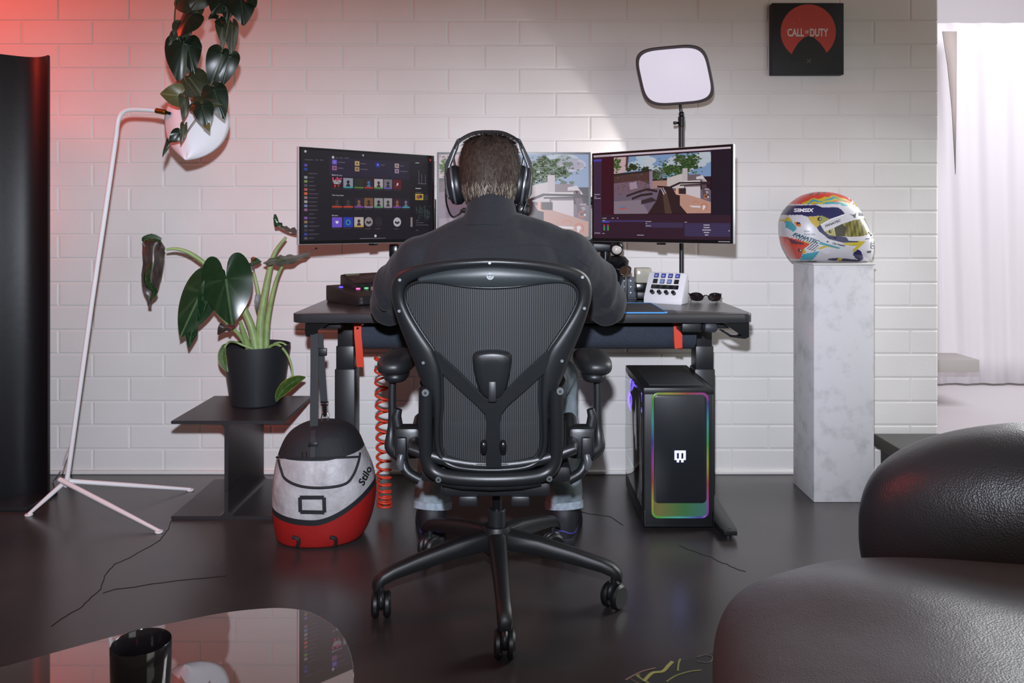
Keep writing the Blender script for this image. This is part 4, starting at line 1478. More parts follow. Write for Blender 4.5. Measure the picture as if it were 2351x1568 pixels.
def paint(x, y):
    # rubber foot
    bottom = 1030 if x > 640 else 1022
    if y > bottom + (18 if x > 660 else 8) - (6 if x > 1200 else 0):
        return BLACK
    # visor glass
    if in_poly(x, y, [(760, 640), (850, 596), (1000, 552), (1195, 524), (1240, 560), (1300, 660), (1320, 706), (1180, 720), (1100, 738), (960, 744), (780, 738)]):
        if x < 905 and in_poly(x, y, [(750, 640), (860, 600), (905, 640), (880, 740), (780, 738)]):
            return (46, 38, 22)
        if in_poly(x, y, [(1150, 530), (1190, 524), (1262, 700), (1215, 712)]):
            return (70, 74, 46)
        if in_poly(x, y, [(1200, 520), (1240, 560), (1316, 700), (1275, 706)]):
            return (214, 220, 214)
        w = math.sin(x * .06 + y * .03) + math.sin(x * .13 - y * .02)
        return (134, 126, 66) if w > .3 else (106, 100, 48) if w > -.8 else (84, 80, 38)
    # visor tear-off strip
    if in_poly(x, y, [(608, 606), (720, 540), (900, 480), (1195, 462), (1230, 520), (1195, 524), (1000, 552), (850, 596), (760, 640), (652, 682)]):
        return WHITE
    # green wedges next to pivot
    if in_poly(x, y, [(630, 500), (720, 540), (608, 606), (560, 640), (510, 580), (480, 515), (560, 510)]):
        return (190, 160, 60) if x < 590 else (150, 148, 86)
    if in_poly(x, y, [(652, 682), (750, 640), (780, 738), (700, 722)]):
        return (170, 160, 92)
    # navy upper swoosh
    if in_poly(x, y, [(280, 492), (370, 380), (590, 376), (650, 405), (820, 404), (850, 420), (900, 476), (720, 545), (625, 500), (480, 512), (420, 490)]):
        return NAVY
    # navy collar round the eyeport
    if in_poly(x, y, [(560, 620), (606, 604), (652, 682), (700, 725), (900, 748), (930, 790), (1050, 796), (1050, 806), (860, 812), (700, 770), (590, 680)]):
        return NAVY
    # top: red dome with yellow and teal brush strokes
    if y < 380 + (x - 800) * .05 and x < 1200:
        edge = 375 if x < 600 else 370 if x < 870 else 406
        if y > edge - 4:
            return WHITE
        d = y - (212 + (abs(x - 780) / 470) ** 2.2 * 200)
        if x > 1120 and y > 300:
            return GREEN
        s_ = math.sin(x * .021) * 12 + math.sin(x * .05 + 1) * 7
        if d < 22 + s_ * .5 and 560 < x < 1060:
            return (92, 62, 60) if math.sin(x * .11 + y * .2) > .2 else RED
        if d < 62 + s_:
            return RED
        if d < 86 + s_ + 10 * math.sin(x * .03):
            return YEL
        if d < 104 + s_:
            return RED if x > 930 else TEAL
        if d < 124 + s_:
            return YEL
        if 580 < x < 960 and y > 340:
            return TEAL
        return YEL if x > 900 or x < 560 else (200, 96, 60)
    # rear side
    if x < 370 and 500 < y < 690:
        if in_poly(x, y, [(282, 560), (330, 570), (372, 650), (345, 690), (290, 640)]):
            return TEAL
        if in_poly(x, y, [(275, 560), (310, 505), (340, 570), (300, 570)]):
            return YEL
    if in_poly(x, y, [(345, 572), (400, 574), (410, 628), (365, 624)]):
        return (206, 110, 50) if y > 600 or x < 372 else (52, 44, 56)
    # lower rear
    if y > 730 and x < 640:
        if in_poly(x, y, [(270, 740), (380, 780), (500, 830), (440, 890), (440, 1010), (400, 1020), (330, 900)]):
            if in_poly(x, y, [(300, 760), (380, 800), (440, 820), (440, 836), (340, 830)]):
                return (96, 60, 70)
            return (200, 72, 56) if y < 860 else (196, 84, 72)
        if in_poly(x, y, [(446, 948), (600, 910), (560, 1020), (440, 1022)]):
            return TEAL
        if in_poly(x, y, [(400, 800), (460, 840), (500, 830), (470, 800)]):
            return YEL
        if in_poly(x, y, [(380, 850), (430, 850), (470, 930), (440, 940)]):
            return YEL
        if in_poly(x, y, [(330, 740), (560, 800), (600, 850), (545, 920), (470, 890), (500, 830), (380, 780)]):
            return (44, 44, 50) if ((x * .8 + y * .75) % 26) < 9 else WHITE
    # yellow and teal flashes on the cheek
    if in_poly(x, y, [(600, 800), (700, 830), (840, 872), (820, 884), (690, 850), (600, 830)]):
        return TEAL
    if in_poly(x, y, [(580, 880), (640, 845), (720, 842), (820, 868), (800, 880), (680, 858), (610, 890)]):
        return YEL
    if in_poly(x, y, [(850, 826), (960, 792), (1145, 796), (1110, 830), (990, 926), (980, 896), (1030, 846), (960, 850)]):
        return NAVY if in_poly(x, y, [(960, 850), (1030, 840), (985, 870)]) else YEL
    if in_poly(x, y, [(1045, 888), (1080, 908), (1142, 1006), (1120, 1040), (1000, 960), (998, 926)]):
        return NAVY
    if in_poly(x, y, [(740, 1000), (840, 990), (1080, 1015), (1120, 1040), (900, 1036), (745, 1020)]):
        return YEL if 842 < x < 896 else NAVY
    return WHITE


halfw = 0.125
KN = 86
sides = []
verts, faces, cols = [], [], []
idx = {}
for sgn in (-1, 1):
    ringids = []
    for j in range(KN + 1):
        k = 1 - j / KN
        tt = (max(0.0, 1 - k ** 2.6)) ** (1 / 2.6)
        ids = []
        if j == 0:
            key = 'rim'
            if key in idx:
                ringids.append(idx[key]); continue
        if j == KN:
            verts.append(HP(cxh, cyh, HD + sgn * halfw)); ringids.append([len(verts) - 1]); continue
        for p in ol:
            x, y = cxh + (p.x - cxh) * k, cyh + (p.y - cyh) * k
            w = HP(x, y, HD)
            w.y = HD + sgn * halfw * tt
            ids.append(len(verts)); verts.append(w)
        if j == 0:
            idx['rim'] = ids
        ringids.append(ids)
    sides.append(ringids)
m = len(ol)
for sgn, rg in zip((-1, 1), sides):
    for j in range(KN):
        k = 1 - (j + .5) / KN
        for i in range(m):
            i2 = (i + 1) % m
            q = (ol[i] + ol[i2]) / 2
            x, y = cxh + (q.x - cxh) * k, cyh + (q.y - cyh) * k
            if j == KN - 1:
                faces.append((rg[j][i], rg[j][i2], rg[j + 1][0]))
            else:
                faces.append((rg[j][i], rg[j][i2], rg[j + 1][i2], rg[j + 1][i]))
            cols.append(lin(paint(x, y)))
me = bpy.data.meshes.new('shell')
me.from_pydata([tuple(v) for v in verts], [], faces)
at = me.color_attributes.new('print', 'FLOAT_COLOR', 'CORNER')
i = 0
for p, c in zip(me.polygons, cols):
    for _ in p.vertices:
        at.data[i].color = (*c, 1); i += 1
bm_ = bmesh.new(); bm_.from_mesh(me); bmesh.ops.recalc_face_normals(bm_, faces=bm_.faces[:]); bm_.to_mesh(me); bm_.free()
me.shade_smooth()
me.materials.append(attr_mat('helmet_paint', rough=0.35, coat=0.25))
sh = bpy.data.objects.new('shell', me); COL.objects.link(sh); set_parent(sh, t)
hb = BVHTree.FromPolygons([tuple(v) for v in verts], faces)


def hsurf(x, y, off=0.0):
    p = HP(x, y, HD); p.y = 2.5
    h, n, i, d = hb.ray_cast(p, V((0, 1, 0)))
    return (h if h is not None else HP(x, y, HD - 0.1)) + V((0, -off, 0))


def hpatch(name, poly, material, off=0.0025):
    """raised strip following the shell"""
    pts = [hsurf(x, y, off) for x, y in poly]
    bk = [p + V((0, off * 2, 0)) for p in pts]
    n = len(pts)
    MB().add(pts + bk, [tuple(range(n))] + [(k, (k + 1) % n, n + (k + 1) % n, n + k) for k in range(n)]).build(name, material, t)


# fittings
for (x, y, r, name) in ((602, 540, 0.0075, 'visor_pivot'), (715, 684, 0.0055, 'visor_screw'), (415, 905, 0.0065, 'strap_anchor'), (685, 800, 0.0035, 'visor_screw')):
    p = hsurf(x, y)
    o = MB().cyl(p + V((0, 0.004, 0)), p + V((0, -0.004, 0)), r, r * .85, n=20, bev=0.001).build(name, M_blackgloss, t)
    MB().cyl(p + V((0, -0.004, 0)), p + V((0, -0.0048, 0)), r * .45, n=14).build('pin', M_steel, o)
hpatch('visor_tab', [(1205, 688), (1310, 712), (1306, 724), (1262, 726), (1240, 742), (1230, 714), (1205, 700)], M_blackgloss)
hpatch('vent', [(600, 905), (650, 900), (690, 880), (722, 890), (728, 936), (690, 945), (640, 930)], mat('vent_white', (206, 204, 210), 0.4), 0.003)
hpatch('visor_edge', [(610, 604), (720, 540), (900, 480), (1200, 462), (1200, 466), (900, 486), (724, 545), (616, 608)], M_white, 0.0015)
# lettering


def hplace(x0, y0, ang):
    ca, sa = math.cos(ang), math.sin(ang)

    def f(x, y):
        p = HP(x0 + (x * ca + y * sa), y0 - (y * ca - x * sa) if False else y0 - (x * sa + y * ca), HD)
        p.y = 2.5
        return p
    return f


def hplace2(x0, y0, ang):
    ca, sa = math.cos(ang), math.sin(ang)

    def f(x, y):            # x right along the line, y up from it, in crop pixels; ang positive = rising
        dx, dy = x * ca - y * sa, x * sa + y * ca
        p = HP(x0 + dx, y0 - dy, HD)
        p.y = 2.5
        return p
    return f


M_ink = mat('ink_black', (26, 26, 30), 0.5)
M_inkw = mat('ink_white', (228, 224, 230), 0.5)
M_inkt = mat('ink_teal', (36, 84, 92), 0.5)
for (txt, size, x, y, ang, m_, shear, bold, sx) in (
        ('SIMSIX', 58, 450, 438, 0.0, M_inkw, 0.3, 2.4, 1.05), ('FANATEC', 36, 745, 590, 0.36, M_ink, 0.25, 1.0, 1.2), ('FANATEC', 50, 462, 762, -0.36, M_inkt, 0.2, 2.6, 1.2),
        ('iRac', 56, 1125, 484, 0.05, M_ink, 0.1, 2.2, 1.0), ('IAN', 26, 462, 682, 0, M_ink, 0, 0, 1.3), ('PORTER', 26, 492, 718, 0, M_ink, 0, 0, 1.2),
        ('OMP', 34, 1200, 922, 0, M_ink, 0, 2, 1.0), ('carmex', 30, 812, 832, -0.22, M_ink, 0.2, 1.0, 1.1)):
    if txt == 'carmex':
        txt = 'Car impact'
    project_text(txt, size, hplace2(x, y, ang), hb, (0, 1, 0), t, 'lettering', m_, shear=shear, bold=bold, sx=sx)
project_text('2', 130, hplace2(1030, 336, -0.25), hb, (0, 1, 0), t, 'lettering', M_inkw, shear=0.1, bold=4, sx=1.3)
# figure mark on the strip, number frame on the chin
hpatch('emblem', [(960, 478), (1000, 492), (1012, 480), (1022, 492), (1050, 462), (1030, 506), (1028, 524), (1012, 520), (1000, 504)], M_ink, 0.0014)
fr = [(1232, 812), (1255, 798), (1300, 800), (1308, 812), (1304, 870), (1290, 884), (1242, 880), (1230, 868)]
MB().tube([hsurf(x, y, 0.0008) for x, y in fr], 0.0011, 5, True).build('number_frame', M_ink, t)
MB().tube([hsurf(x, y, 0.0008) for x, y in ((1250, 850), (1292, 854))], 0.0016, 5).build('number_bar', M_ink, t)
MB().tube([hsurf(x, y, 0.0008) for x, y in ((1252, 824), (1292, 826))], 0.0014, 5).build('number_bar', M_ink, t)
for (x0, x1, y) in ((1145, 1205, 770), (1240, 1295, 760)):
    MB().tube([hsurf(x0, y, 0.0008), hsurf(x1, y - 4, 0.0008)], 0.0013, 5).build('vent_slot', M_ink, t)
# ------------------------------------------------------------------ mesh office chair
CK = 0.38265


def cpx(x, y):
    return 830 + x * CK, 560 + y * CK


CXP = 777.0          # mirror axis in crop px


def CP(x, y, off=0.0):
    """point on the chair-back surface; off>0 towards the viewer"""
    px, py = cpx(x, y)
    D = 1.975 + (py - 590) / 510 * 0.115
    p = P(px, py, D)
    xc = P(cpx(CXP, y)[0], py, D).x
    p.y += 0.85 * (p.x - xc) ** 2 - off
    return p


def mir(half):
    """left half outline from top centre to bottom centre -> closed outline"""
    return half + [(2 * CXP - x, y) for x, y in reversed(half[1:-1])]


ch = thing('office_chair', 'black mesh-back ergonomic office chair the player sits in', 'chair', (-0.043, 2.25, 0))
M_frame = mat('chair_frame', (26, 28, 30), 0.36, bump=0.25, bscale=700, bdist=0.0008)
M_panel = mat('chair_panel', (46, 51, 53), 0.42, bump=0.25, bscale=700, bdist=0.0008)
outer = mir([(777, 84), (620, 90), (480, 102), (340, 126), (250, 152), (192, 192), (164, 250), (161, 330), (180, 410), (212, 500), (258, 610), (300, 705), (336, 800), (372, 872), (418, 940), (428, 1060), (430, 1180), (440, 1262), (470, 1320), (540, 1352), (660, 1364), (777, 1366)])
mid = mir([(777, 140), (640, 148), (520, 162), (410, 188), (330, 214), (272, 244), (246, 288), (246, 346), (268, 402), (308, 470), (368, 556), (428, 640), (466, 730), (476, 800), (480, 940), (474, 1060), (470, 1180), (484, 1250), (516, 1292), (580, 1318), (680, 1328), (777, 1330)])
inner = mir([(777, 262), (640, 256), (520, 240), (420, 230), (340, 232), (284, 252), (254, 292), (253, 346), (274, 402), (312, 470), (370, 556), (430, 640), (468, 730), (480, 800), (484, 940), (478, 1060), (474, 1180), (488, 1246), (520, 1288), (582, 1314), (680, 1324), (777, 1326)])
NS = 220
so = crom([(x, y, 0) for x, y in outer], NS, True)
sm = crom([(x, y, 0) for x, y in mid], NS, True)
si = crom([(x, y, 0) for x, y in inner], NS, True)
back = MB().loop_ribbon([CP(p.x, p.y, 0.004) for p in so], [CP(p.x, p.y, 0.002) for p in sm], (0, -1, 0), 0.016, 14).build('back_frame', M_frame, ch, angle=60)
MB().tube([CP(p.x, p.y, 0.006) for p in si], 0.0042, 8, True).build('mesh_rim', M_frame, back)
# upper panel between frame and mesh
top_u = [p for p in sm if p.y < 236]
gm = MB()
pts_t = sorted([(p.x, p.y) for p in sm if p.y < 240 and abs(p.x - CXP) < 470])
pts_b = sorted([(p.x, p.y) for p in si if p.y < 263 and abs(p.x - CXP) < 470 and (p.y > 229)])


def interp(lst, x):
    for i in range(len(lst) - 1):
        if lst[i][0] <= x <= lst[i + 1][0]:
            d = lst[i + 1][0] - lst[i][0]
            return lst[i][1] + (lst[i + 1][1] - lst[i][1]) * (0 if d == 0 else (x - lst[i][0]) / d)
    return lst[0][1] if x < lst[0][0] else lst[-1][1]


def panel(u, v):
    x = CXP - 440 + 880 * u
    a, b = interp(pts_t, x) - 4, interp(pts_b, x) + 3
    y = a + (b - a) * v
    return CP(x, y, 0.012 - 0.012 * (2 * v - 1) ** 2 + 0.004)


gm.grid(panel, 60, 9)
pn = gm.build('upper_panel', M_panel, ch, clean=False, angle=180)
sol = pn.modifiers.new('thick', 'SOLIDIFY'); sol.thickness = 0.006; sol.offset = 0
# maker's badge: disc with a u-shaped line
p = CP(773, 190, 0.0185)
bd = MB().cyl(p + V((0, 0.003, 0)), p, 0.0095, n=28, bev=0.0006).build('badge', mat('badge_grey', (112, 118, 122), 0.4), ch)
arc = [p + V((0.0045 * math.cos(a), -0.0006, 0.0045 * math.sin(a))) for a in [PI + PI * k / 10 for k in range(11)]]
arc = [arc[0] + V((0, 0, 0.005))] + arc + [arc[-1] + V((0, 0, 0.005))]
MB().tube(arc, 0.0007, 5).build('badge_mark', mat('badge_dark', (70, 74, 78), 0.5), bd)
for (x, y) in ((770, 111), (221, 221), (1331, 204), (217, 410), (1343, 394), (369, 716), (1204, 706)):
    p = CP(x, y, 0.0195)
    MB().cyl(p + V((0, 0.006, 0)), p + V((0, -0.0015, 0)), 0.0044, n=16, bev=0.0008).build('screw', mat('chair_screw', (96, 100, 104), 0.4, metal=0.4), ch)

# woven suspension mesh
N = NT('chair_mesh')
tc = N.n('ShaderNodeTexCoord')
w1 = N.n('ShaderNodeTexWave', wave_type='BANDS', bands_direction='X'); w1.inputs['Scale'].default_value = 58; w1.inputs['Distortion'].default_value = 0
w2 = N.n('ShaderNodeTexWave', wave_type='BANDS', bands_direction='Z'); w2.inputs['Scale'].default_value = 95; w2.inputs['Distortion'].default_value = 0
N.l(tc.outputs['Object'], w1.inputs['Vector']); N.l(tc.outputs['Object'], w2.inputs['Vector'])
mm = N.n('ShaderNodeMath', operation='MULTIPLY_ADD'); mm.inputs[1].default_value = 0.45
N.l(w2.outputs['Fac'], mm.inputs[0]); N.l(w1.outputs['Fac'], mm.inputs[2])
rp = N.n('ShaderNodeValToRGB')
rp.color_ramp.elements[0].position = 0.25; rp.color_ramp.elements[0].color = (*lin((17, 18, 20)), 1)
rp.color_ramp.elements[1].position = 0.95; rp.color_ramp.elements[1].color = (*lin((54, 56, 58)), 1)
N.l(mm.outputs[0], rp.inputs['Fac']); N.l(rp.outputs['Color'], N.b.inputs['Base Color'])
N.b.inputs['Roughness'].default_value = 0.6
mr = N.n('ShaderNodeMapRange'); mr.inputs['From Min'].default_value = 0.15; mr.inputs['From Max'].default_value = 0.6; mr.inputs['To Min'].default_value = 0.55; mr.inputs['To Max'].default_value = 1.0
N.l(mm.outputs[0], mr.inputs['Value']); N.l(mr.outputs['Result'], N.b.inputs['Alpha'])
M_mesh = N.m
msh = MB()
cen = CP(CXP, 760, 0.001)
rings = []
K = 14
ncen = V((0, 0, 0))
vs, fs = [], []
ring2 = si[::2]
nr = len(ring2)
for j in range(K):
    k = 1 - j / K
    for p in ring2:
        vs.append(CP(CXP + (p.x - CXP) * k, 700 + (p.y - 700) * k, 0.004))
vs.append(CP(CXP, 700, 0.004))
for j in range(K - 1):
    for i in range(nr):
        i2 = (i + 1) % nr
        fs.append((j * nr + i, j * nr + i2, (j + 1) * nr + i2, (j + 1) * nr + i))
for i in range(nr):
    fs.append(((K - 1) * nr + i, (K - 1) * nr + (i + 1) % nr, K * nr))
msh.add(vs, fs)
msh.build('back_mesh', M_mesh, ch, clean=False, angle=180)

# Y-shaped support and lumbar pad
yo = [(430, 640), (462, 652), (600, 772), (740, 912), (777, 925), (814, 912), (954, 772), (1092, 652), (1124, 640), (1118, 690), (1090, 772), (980, 868), (872, 960), (834, 1010), (826, 1060), (828, 1180), (834, 1330), (744, 1330), (738, 1180), (744, 1060), (735, 1010), (690, 960), (585, 868), (478, 772), (448, 690)]
fr_, bk_ = [CP(x + 6, y, 0.026) for x, y in yo], [CP(x + 6, y, 0.008) for x, y in yo]
b = bmesh.new()
vf = [b.verts.new(p) for p in fr_]
ff = b.faces.new(vf)
ret = bmesh.ops.extrude_face_region(b, geom=[ff])
nv = [x for x in ret['geom'] if isinstance(x, bmesh.types.BMVert)]
bmesh.ops.translate(b, vec=(0, 0.014, 0), verts=nv)
bmesh.ops.recalc_face_normals(b, faces=b.faces[:])
ed = [e for e in b.edges if len(e.link_faces) == 2 and any(len(f.verts) > 6 for f in e.link_faces)]
bmesh.ops.bevel(b, geom=ed, offset=0.003, segments=2, affect='EDGES')
bmesh.ops.triangulate(b, faces=[f for f in b.faces if len(f.verts) > 4])
MB().bm(b).build('support_bracket', M_frame, ch, angle=50)
pad = [(666, 690), (672, 660), (700, 640), (785, 630), (868, 640), (896, 660), (902, 690), (890, 780), (868, 860), (836, 910), (785, 930), (734, 910), (704, 860), (680, 780)]
pp = crom([(x, y, 0) for x, y in pad], 48, True)
vs, fs = [], []
for j, (k, o_) in enumerate(((1, 0.006), (0.99, 0.02), (0.93, 0.029), (0.8, 0.033), (0.5, 0.0345))):
    vs += [CP(785 + (p.x - 785) * k, 760 + (p.y - 760) * k, o_) for p in pp]
for j in range(4):
    for i in range(48):
        fs.append((j * 48 + i, j * 48 + (i + 1) % 48, (j + 1) * 48 + (i + 1) % 48, (j + 1) * 48 + i))
fs.append(tuple(4 * 48 + i for i in range(48)))
pd = MB().add(vs, fs).build('lumbar_pad', M_frame, ch, angle=60)
MB().box(CP(787, 868, 0.036), (0.021, 0.012, 0.052), 0.004).build('pad_clip', M_black, pd)
for x in (735, 850):
    MB().ell(CP(x, 1200, 0.028), (0.009, 0.011, 0.018), e=2.5).build('adjuster', M_blackgloss, ch)

# lower yoke from the arm pivots round under the back
ya = [(386, 872), (384, 960), (382, 1080), (382, 1200), (388, 1290), (416, 1352), (470, 1384), (560, 1396), (680, 1400)]
yk = ya + [(777, 1401)] + [(2 * CXP - x, y) for x, y in reversed(ya)]
yk = crom([(x, y, 0) for x, y in yk], 90)
rad = [0.0185] * 90
MB().tube([CP(p.x, p.y, 0.016) for p in yk], rad, 14).build('yoke', M_frame, ch, angle=60)
for (x, y, r) in ((386, 888, 0.0095), (1190, 880, 0.0095), (466, 1400, 0.008), (1125, 1398, 0.008)):
    p = CP(x, y, 0.0375)
    s_ = MB().cyl(p + V((0, 0.01, 0)), p, r, n=24, bev=0.0015).build('pivot_bolt', mat('bolt_grey', (92, 98, 100), 0.4, metal=0.3), ch)
    MB().cyl(p, p + V((0, -0.001, 0)), r * 0.42, n=16).build('bolt_socket', M_black, s_)
# rear lip of the seat
MB().tube([CP(x, y, 0.004) for x, y in ((480, 1432), (600, 1446), (777, 1450), (954, 1446), (1074, 1432))], 0.012, 10).build('seat_lip', M_black, ch)
# seat
SX, SY = -0.05, 2.31


def seat(u, v):
    x = (u - .5) * 2
    y = v
    w = 0.235 * (1 - 0.12 * (1 - y)) * (1 - 0.1 * max(0, y - 0.8) * 5)
    z = 0.43 - 0.02 * (1 - x * x) + (0.02 * (x * x)) - 0.03 * max(0, y - .75) ** 2 * 16
    return (SX + w * x, 2.09 + 0.43 * y, z)


st = MB().grid(seat, 20, 20).build('seat', mat('seat_mesh', (40, 41, 44), 0.7, bump=0.4, bscale=500, bdist=0.001), ch, clean=False, angle=180)
sol = st.modifiers.new('thick', 'SOLIDIFY'); sol.thickness = 0.012
edge = [V(seat(u, 0)) for u in [k / 12 for k in range(13)]] + [V(seat(1, v)) for v in [k / 12 for k in range(1, 13)]] + [V(seat(u, 1)) for u in [1 - k / 12 for k in range(1, 13)]] + [V(seat(0, v)) for v in [1 - k / 12 for k in range(1, 12)]]
MB().tube(edge, 0.016, 10, True).build('seat_frame', M_frame, ch, angle=60)
# tilt mechanism
MB().box((-0.043, 2.25, 0.372), (0.40, 0.24, 0.045), 0.014).build('tilt_carriage', M_black, ch)
MB().box((-0.043, 2.23, 0.335), (0.29, 0.22, 0.04), 0.012).build('tilt_housing', M_black, ch)
for x in (-0.115, 0.022):
    MB().box((-0.043 + x + 0.043, 2.16, 0.306), (0.05, 0.09, 0.028), 0.006).build('tilt_limiter', M_black, ch)
# arms
for sg in (-1, 1):
    xm = -0.048
    pc_ = V((xm + sg * 0.275, 2.29, 0.645))
    pad_ = MB().ell(pc_, (0.048, 0.125, 0.03), rotm(rz=sg * 0.06), 32, 16, e=3.0, ez=2.6).build('arm_pad', mat('arm_pad', (30, 31, 33), 0.45, bump=0.1, bscale=500, bdist=0.0005), ch, angle=180)
    MB().ell(pc_ + V((0, -0.03, -0.03)), (0.034, 0.07, 0.02), None, 24, 10, e=2.6).build('pad_plate', M_black, pad_)
    post = crom([(xm + sg * 0.285, 2.25, 0.625), (xm + sg * 0.287, 2.25, 0.56), (xm + sg * 0.287, 2.25, 0.50), (xm + sg * 0.29, 2.25, 0.45), (xm + sg * 0.288, 2.24, 0.415), (xm + sg * 0.262, 2.235, 0.40)], 24)
    MB().tube(post, [0.0105] * 12 + [0.0105 + 0.014 * (k / 11) for k in range(12)], 12).build('arm_post', M_black, ch)
    MB().box((xm + sg * 0.235, 2.19, 0.445), (0.07, 0.06, 0.085), 0.012).build('arm_bracket', M_frame, ch)
    MB().box((xm + sg * 0.247, 2.155, 0.435), (0.026, 0.02, 0.06), 0.004).build('arm_lock', M_black, ch)
    MB().tube([(xm + sg * 0.247, 2.148, 0.42), (xm + sg * 0.25, 2.14, 0.40), (xm + sg * 0.248, 2.146, 0.383)], [0.008, 0.011, 0.008], 10).build('lock_lever', mat('lever_grey', (84, 86, 90), 0.35, metal=0.3), ch)
    MB().tube(crom([(xm + sg * 0.25, 2.17, 0.41), (xm + sg * 0.235, 2.16, 0.372), (xm + sg * 0.2, 2.16, 0.35)], 8), 0.014, 10).build('arm_strut', M_frame, ch)
    MB().tube([(xm + sg * 0.262, 2.2, 0.475), (xm + sg * 0.268, 2.2, 0.51), (xm + sg * 0.262, 2.2, 0.53)], [0.014, 0.014, 0.011], 10).build('tension_knob', M_black, ch)
# gas column and five-star base
M_base = mat('chair_base', (15, 16, 18), 0.46, bump=0.2, bscale=600, bdist=0.0006)
BX, BY = -0.043, 2.25
MB().cyl((BX, BY, 0.235), (BX, BY, 0.33), 0.0145, n=20).build('gas_piston', M_blackgloss, ch)
MB().cyl((BX, BY, 0.15), (BX, BY, 0.24), 0.025, n=24, bev=0.003).build('gas_column', M_black, ch)
MB().lathe([(0.03, 0.115), (0.042, 0.13), (0.044, 0.175), (0.036, 0.195), (0.026, 0.197)], 28, Matrix.Translation((BX, BY, 0))).build('hub', M_base, ch)
R = 0.327
for k in range(5):
    a = math.radians(-90 + 4.5 + 72 * k)
    d = V((math.cos(a), math.sin(a), 0))
    sd = V((-d.y, d.x, 0))
    secs = ((0.03, 0.185, 0.135, 0.026, 0.022), (0.12, 0.172, 0.128, 0.023, 0.02), (0.22, 0.15, 0.112, 0.0205, 0.018), (0.295, 0.13, 0.098, 0.019, 0.017), (0.325, 0.119, 0.088, 0.0195, 0.018), (0.343, 0.104, 0.078, 0.0185, 0.017), (0.349, 0.092, 0.074, 0.014, 0.013))
    vs, fs = [], []
    for (r, zt, zb, wt, wb) in secs:
        c = V((BX, BY, 0)) + d * r
        prof = [(-wb, zb), (-wt, zb + (zt - zb) * .35), (-wt * .9, zt - 0.008), (-wt * .6, zt - 0.001), (0, zt + 0.001), (wt * .6, zt - 0.001), (wt * .9, zt - 0.008), (wt, zb + (zt - zb) * .35), (wb, zb)]
        vs += [c + sd * x + V((0, 0, z)) for x, z in prof]
    np_ = 9
    for i in range(len(secs) - 1):
        for q in range(np_):
            q2 = (q + 1) % np_
            fs.append((i * np_ + q, i * np_ + q2, (i + 1) * np_ + q2, (i + 1) * np_ + q))
    fs.append(tuple(range(np_))); fs.append(tuple((len(secs) - 1) * np_ + q for q in range(np_)))
    MB().add(vs, fs).build('base_leg', M_base, ch, angle=40)
    c = V((BX, BY, 0)) + d * R
    ca = a + (0.35, -0.5, 0.9, 0.2, -0.25)[k]
    if k == 0:
        ca = math.radians(0)
    ad = V((math.cos(ca), math.sin(ca), 0))           # wheel axle direction
    cs = MB().cyl(c + V((0, 0, 0.055)), c + V((0, 0, 0.095)), 0.009, n=14).build('caster', M_black, ch)
    cs2 = MB().ell(c + V((0, 0, 0.046)), (0.013, 0.03, 0.026), Matrix.Rotation(ca, 4, 'Z'), 16, 10).build('caster_hood', M_black, cs)
    for sgn in (-1, 1):
        MB().cyl(c + ad * sgn * 0.0055 + V((0, 0, 0.0335)), c + ad * sgn * 0.0255 + V((0, 0, 0.0335)), 0.0335, n=30, bev=0.006).build('wheel', M_base, cs)
# ------------------------------------------------------------------ the player
px_ = -0.055
pe = thing('person', 'person in dark jacket and faded jeans seated at the desk, seen from behind', 'person', (px_, 2.4, 0))
M_skin = mat('skin', (196, 150, 124), 0.5, bump=0.1, bscale=200, bdist=0.0005)
HEAD = V((-0.066, 2.285, 1.176))
LS, RS = V((px_ - 0.196, 2.25, 0.932)), V((px_ + 0.2, 2.25, 0.95))
LE, RE = V((-0.372, 2.47, 0.792)), V((0.287, 2.47, 0.792))
LW, RW = V((-0.16, 2.79, 0.778)), V((0.10, 2.79, 0.778))
body = MB()
body.ell(HEAD + V((0, 0.008, 0.004)), (0.074, 0.094, 0.106), None, 28, 18)
body.ell(HEAD + V((0, 0.035, -0.06)), (0.052, 0.06, 0.06), None, 20, 12)           # jaw
body.ell(HEAD + V((0, 0.108, -0.03)), (0.014, 0.02, 0.022))                         # nose
for sg in (-1, 1):
    body.ell(HEAD + V((sg * 0.078, 0.01, -0.02)), (0.01, 0.022, 0.033))             # ear
    body.ell(HEAD + V((sg * 0.03, 0.088, 0.0)), (0.014, 0.012, 0.01))               # brow and eye
body.ell(HEAD + V((0, 0.09, -0.072)), (0.026, 0.012, 0.01))                         # mouth
capsule(body, (px_, 2.235, 1.02), 0.057, HEAD + V((0, -0.004, -0.055)), 0.056)
for S_, E_, W_ in ((LS, LE, LW), (RS, RE, RW)):
    capsule(body, (px_, 2.24, 1.02), 0.05, S_, 0.05)
    capsule(body, S_, 0.052, E_, 0.042)
    capsule(body, E_, 0.04, W_, 0.027)
body.ell((px_, 2.235, 0.87), (0.17, 0.1, 0.16))
body.ell((px_, 2.27, 0.68), (0.15, 0.1, 0.2))
body.ell((px_, 2.3, 0.545), (0.165, 0.12, 0.1))
LK, RK = V((-0.235, 2.735, 0.52)), V((0.15, 2.735, 0.52))
LA, RA = V((-0.262, 2.645, 0.10)), V((0.172, 2.645, 0.10))
for H_, K_, A_ in (((px_ - 0.09, 2.32, 0.535), LK, LA), ((px_ + 0.09, 2.32, 0.535), RK, RA)):
    capsule(body, H_, 0.075, K_, 0.052)
    capsule(body, K_, 0.05, A_, 0.036)
    capsule(body, A_ + V((0, -0.01, -0.04)), 0.03, A_ + V((0, 0.13, -0.062)), 0.025)
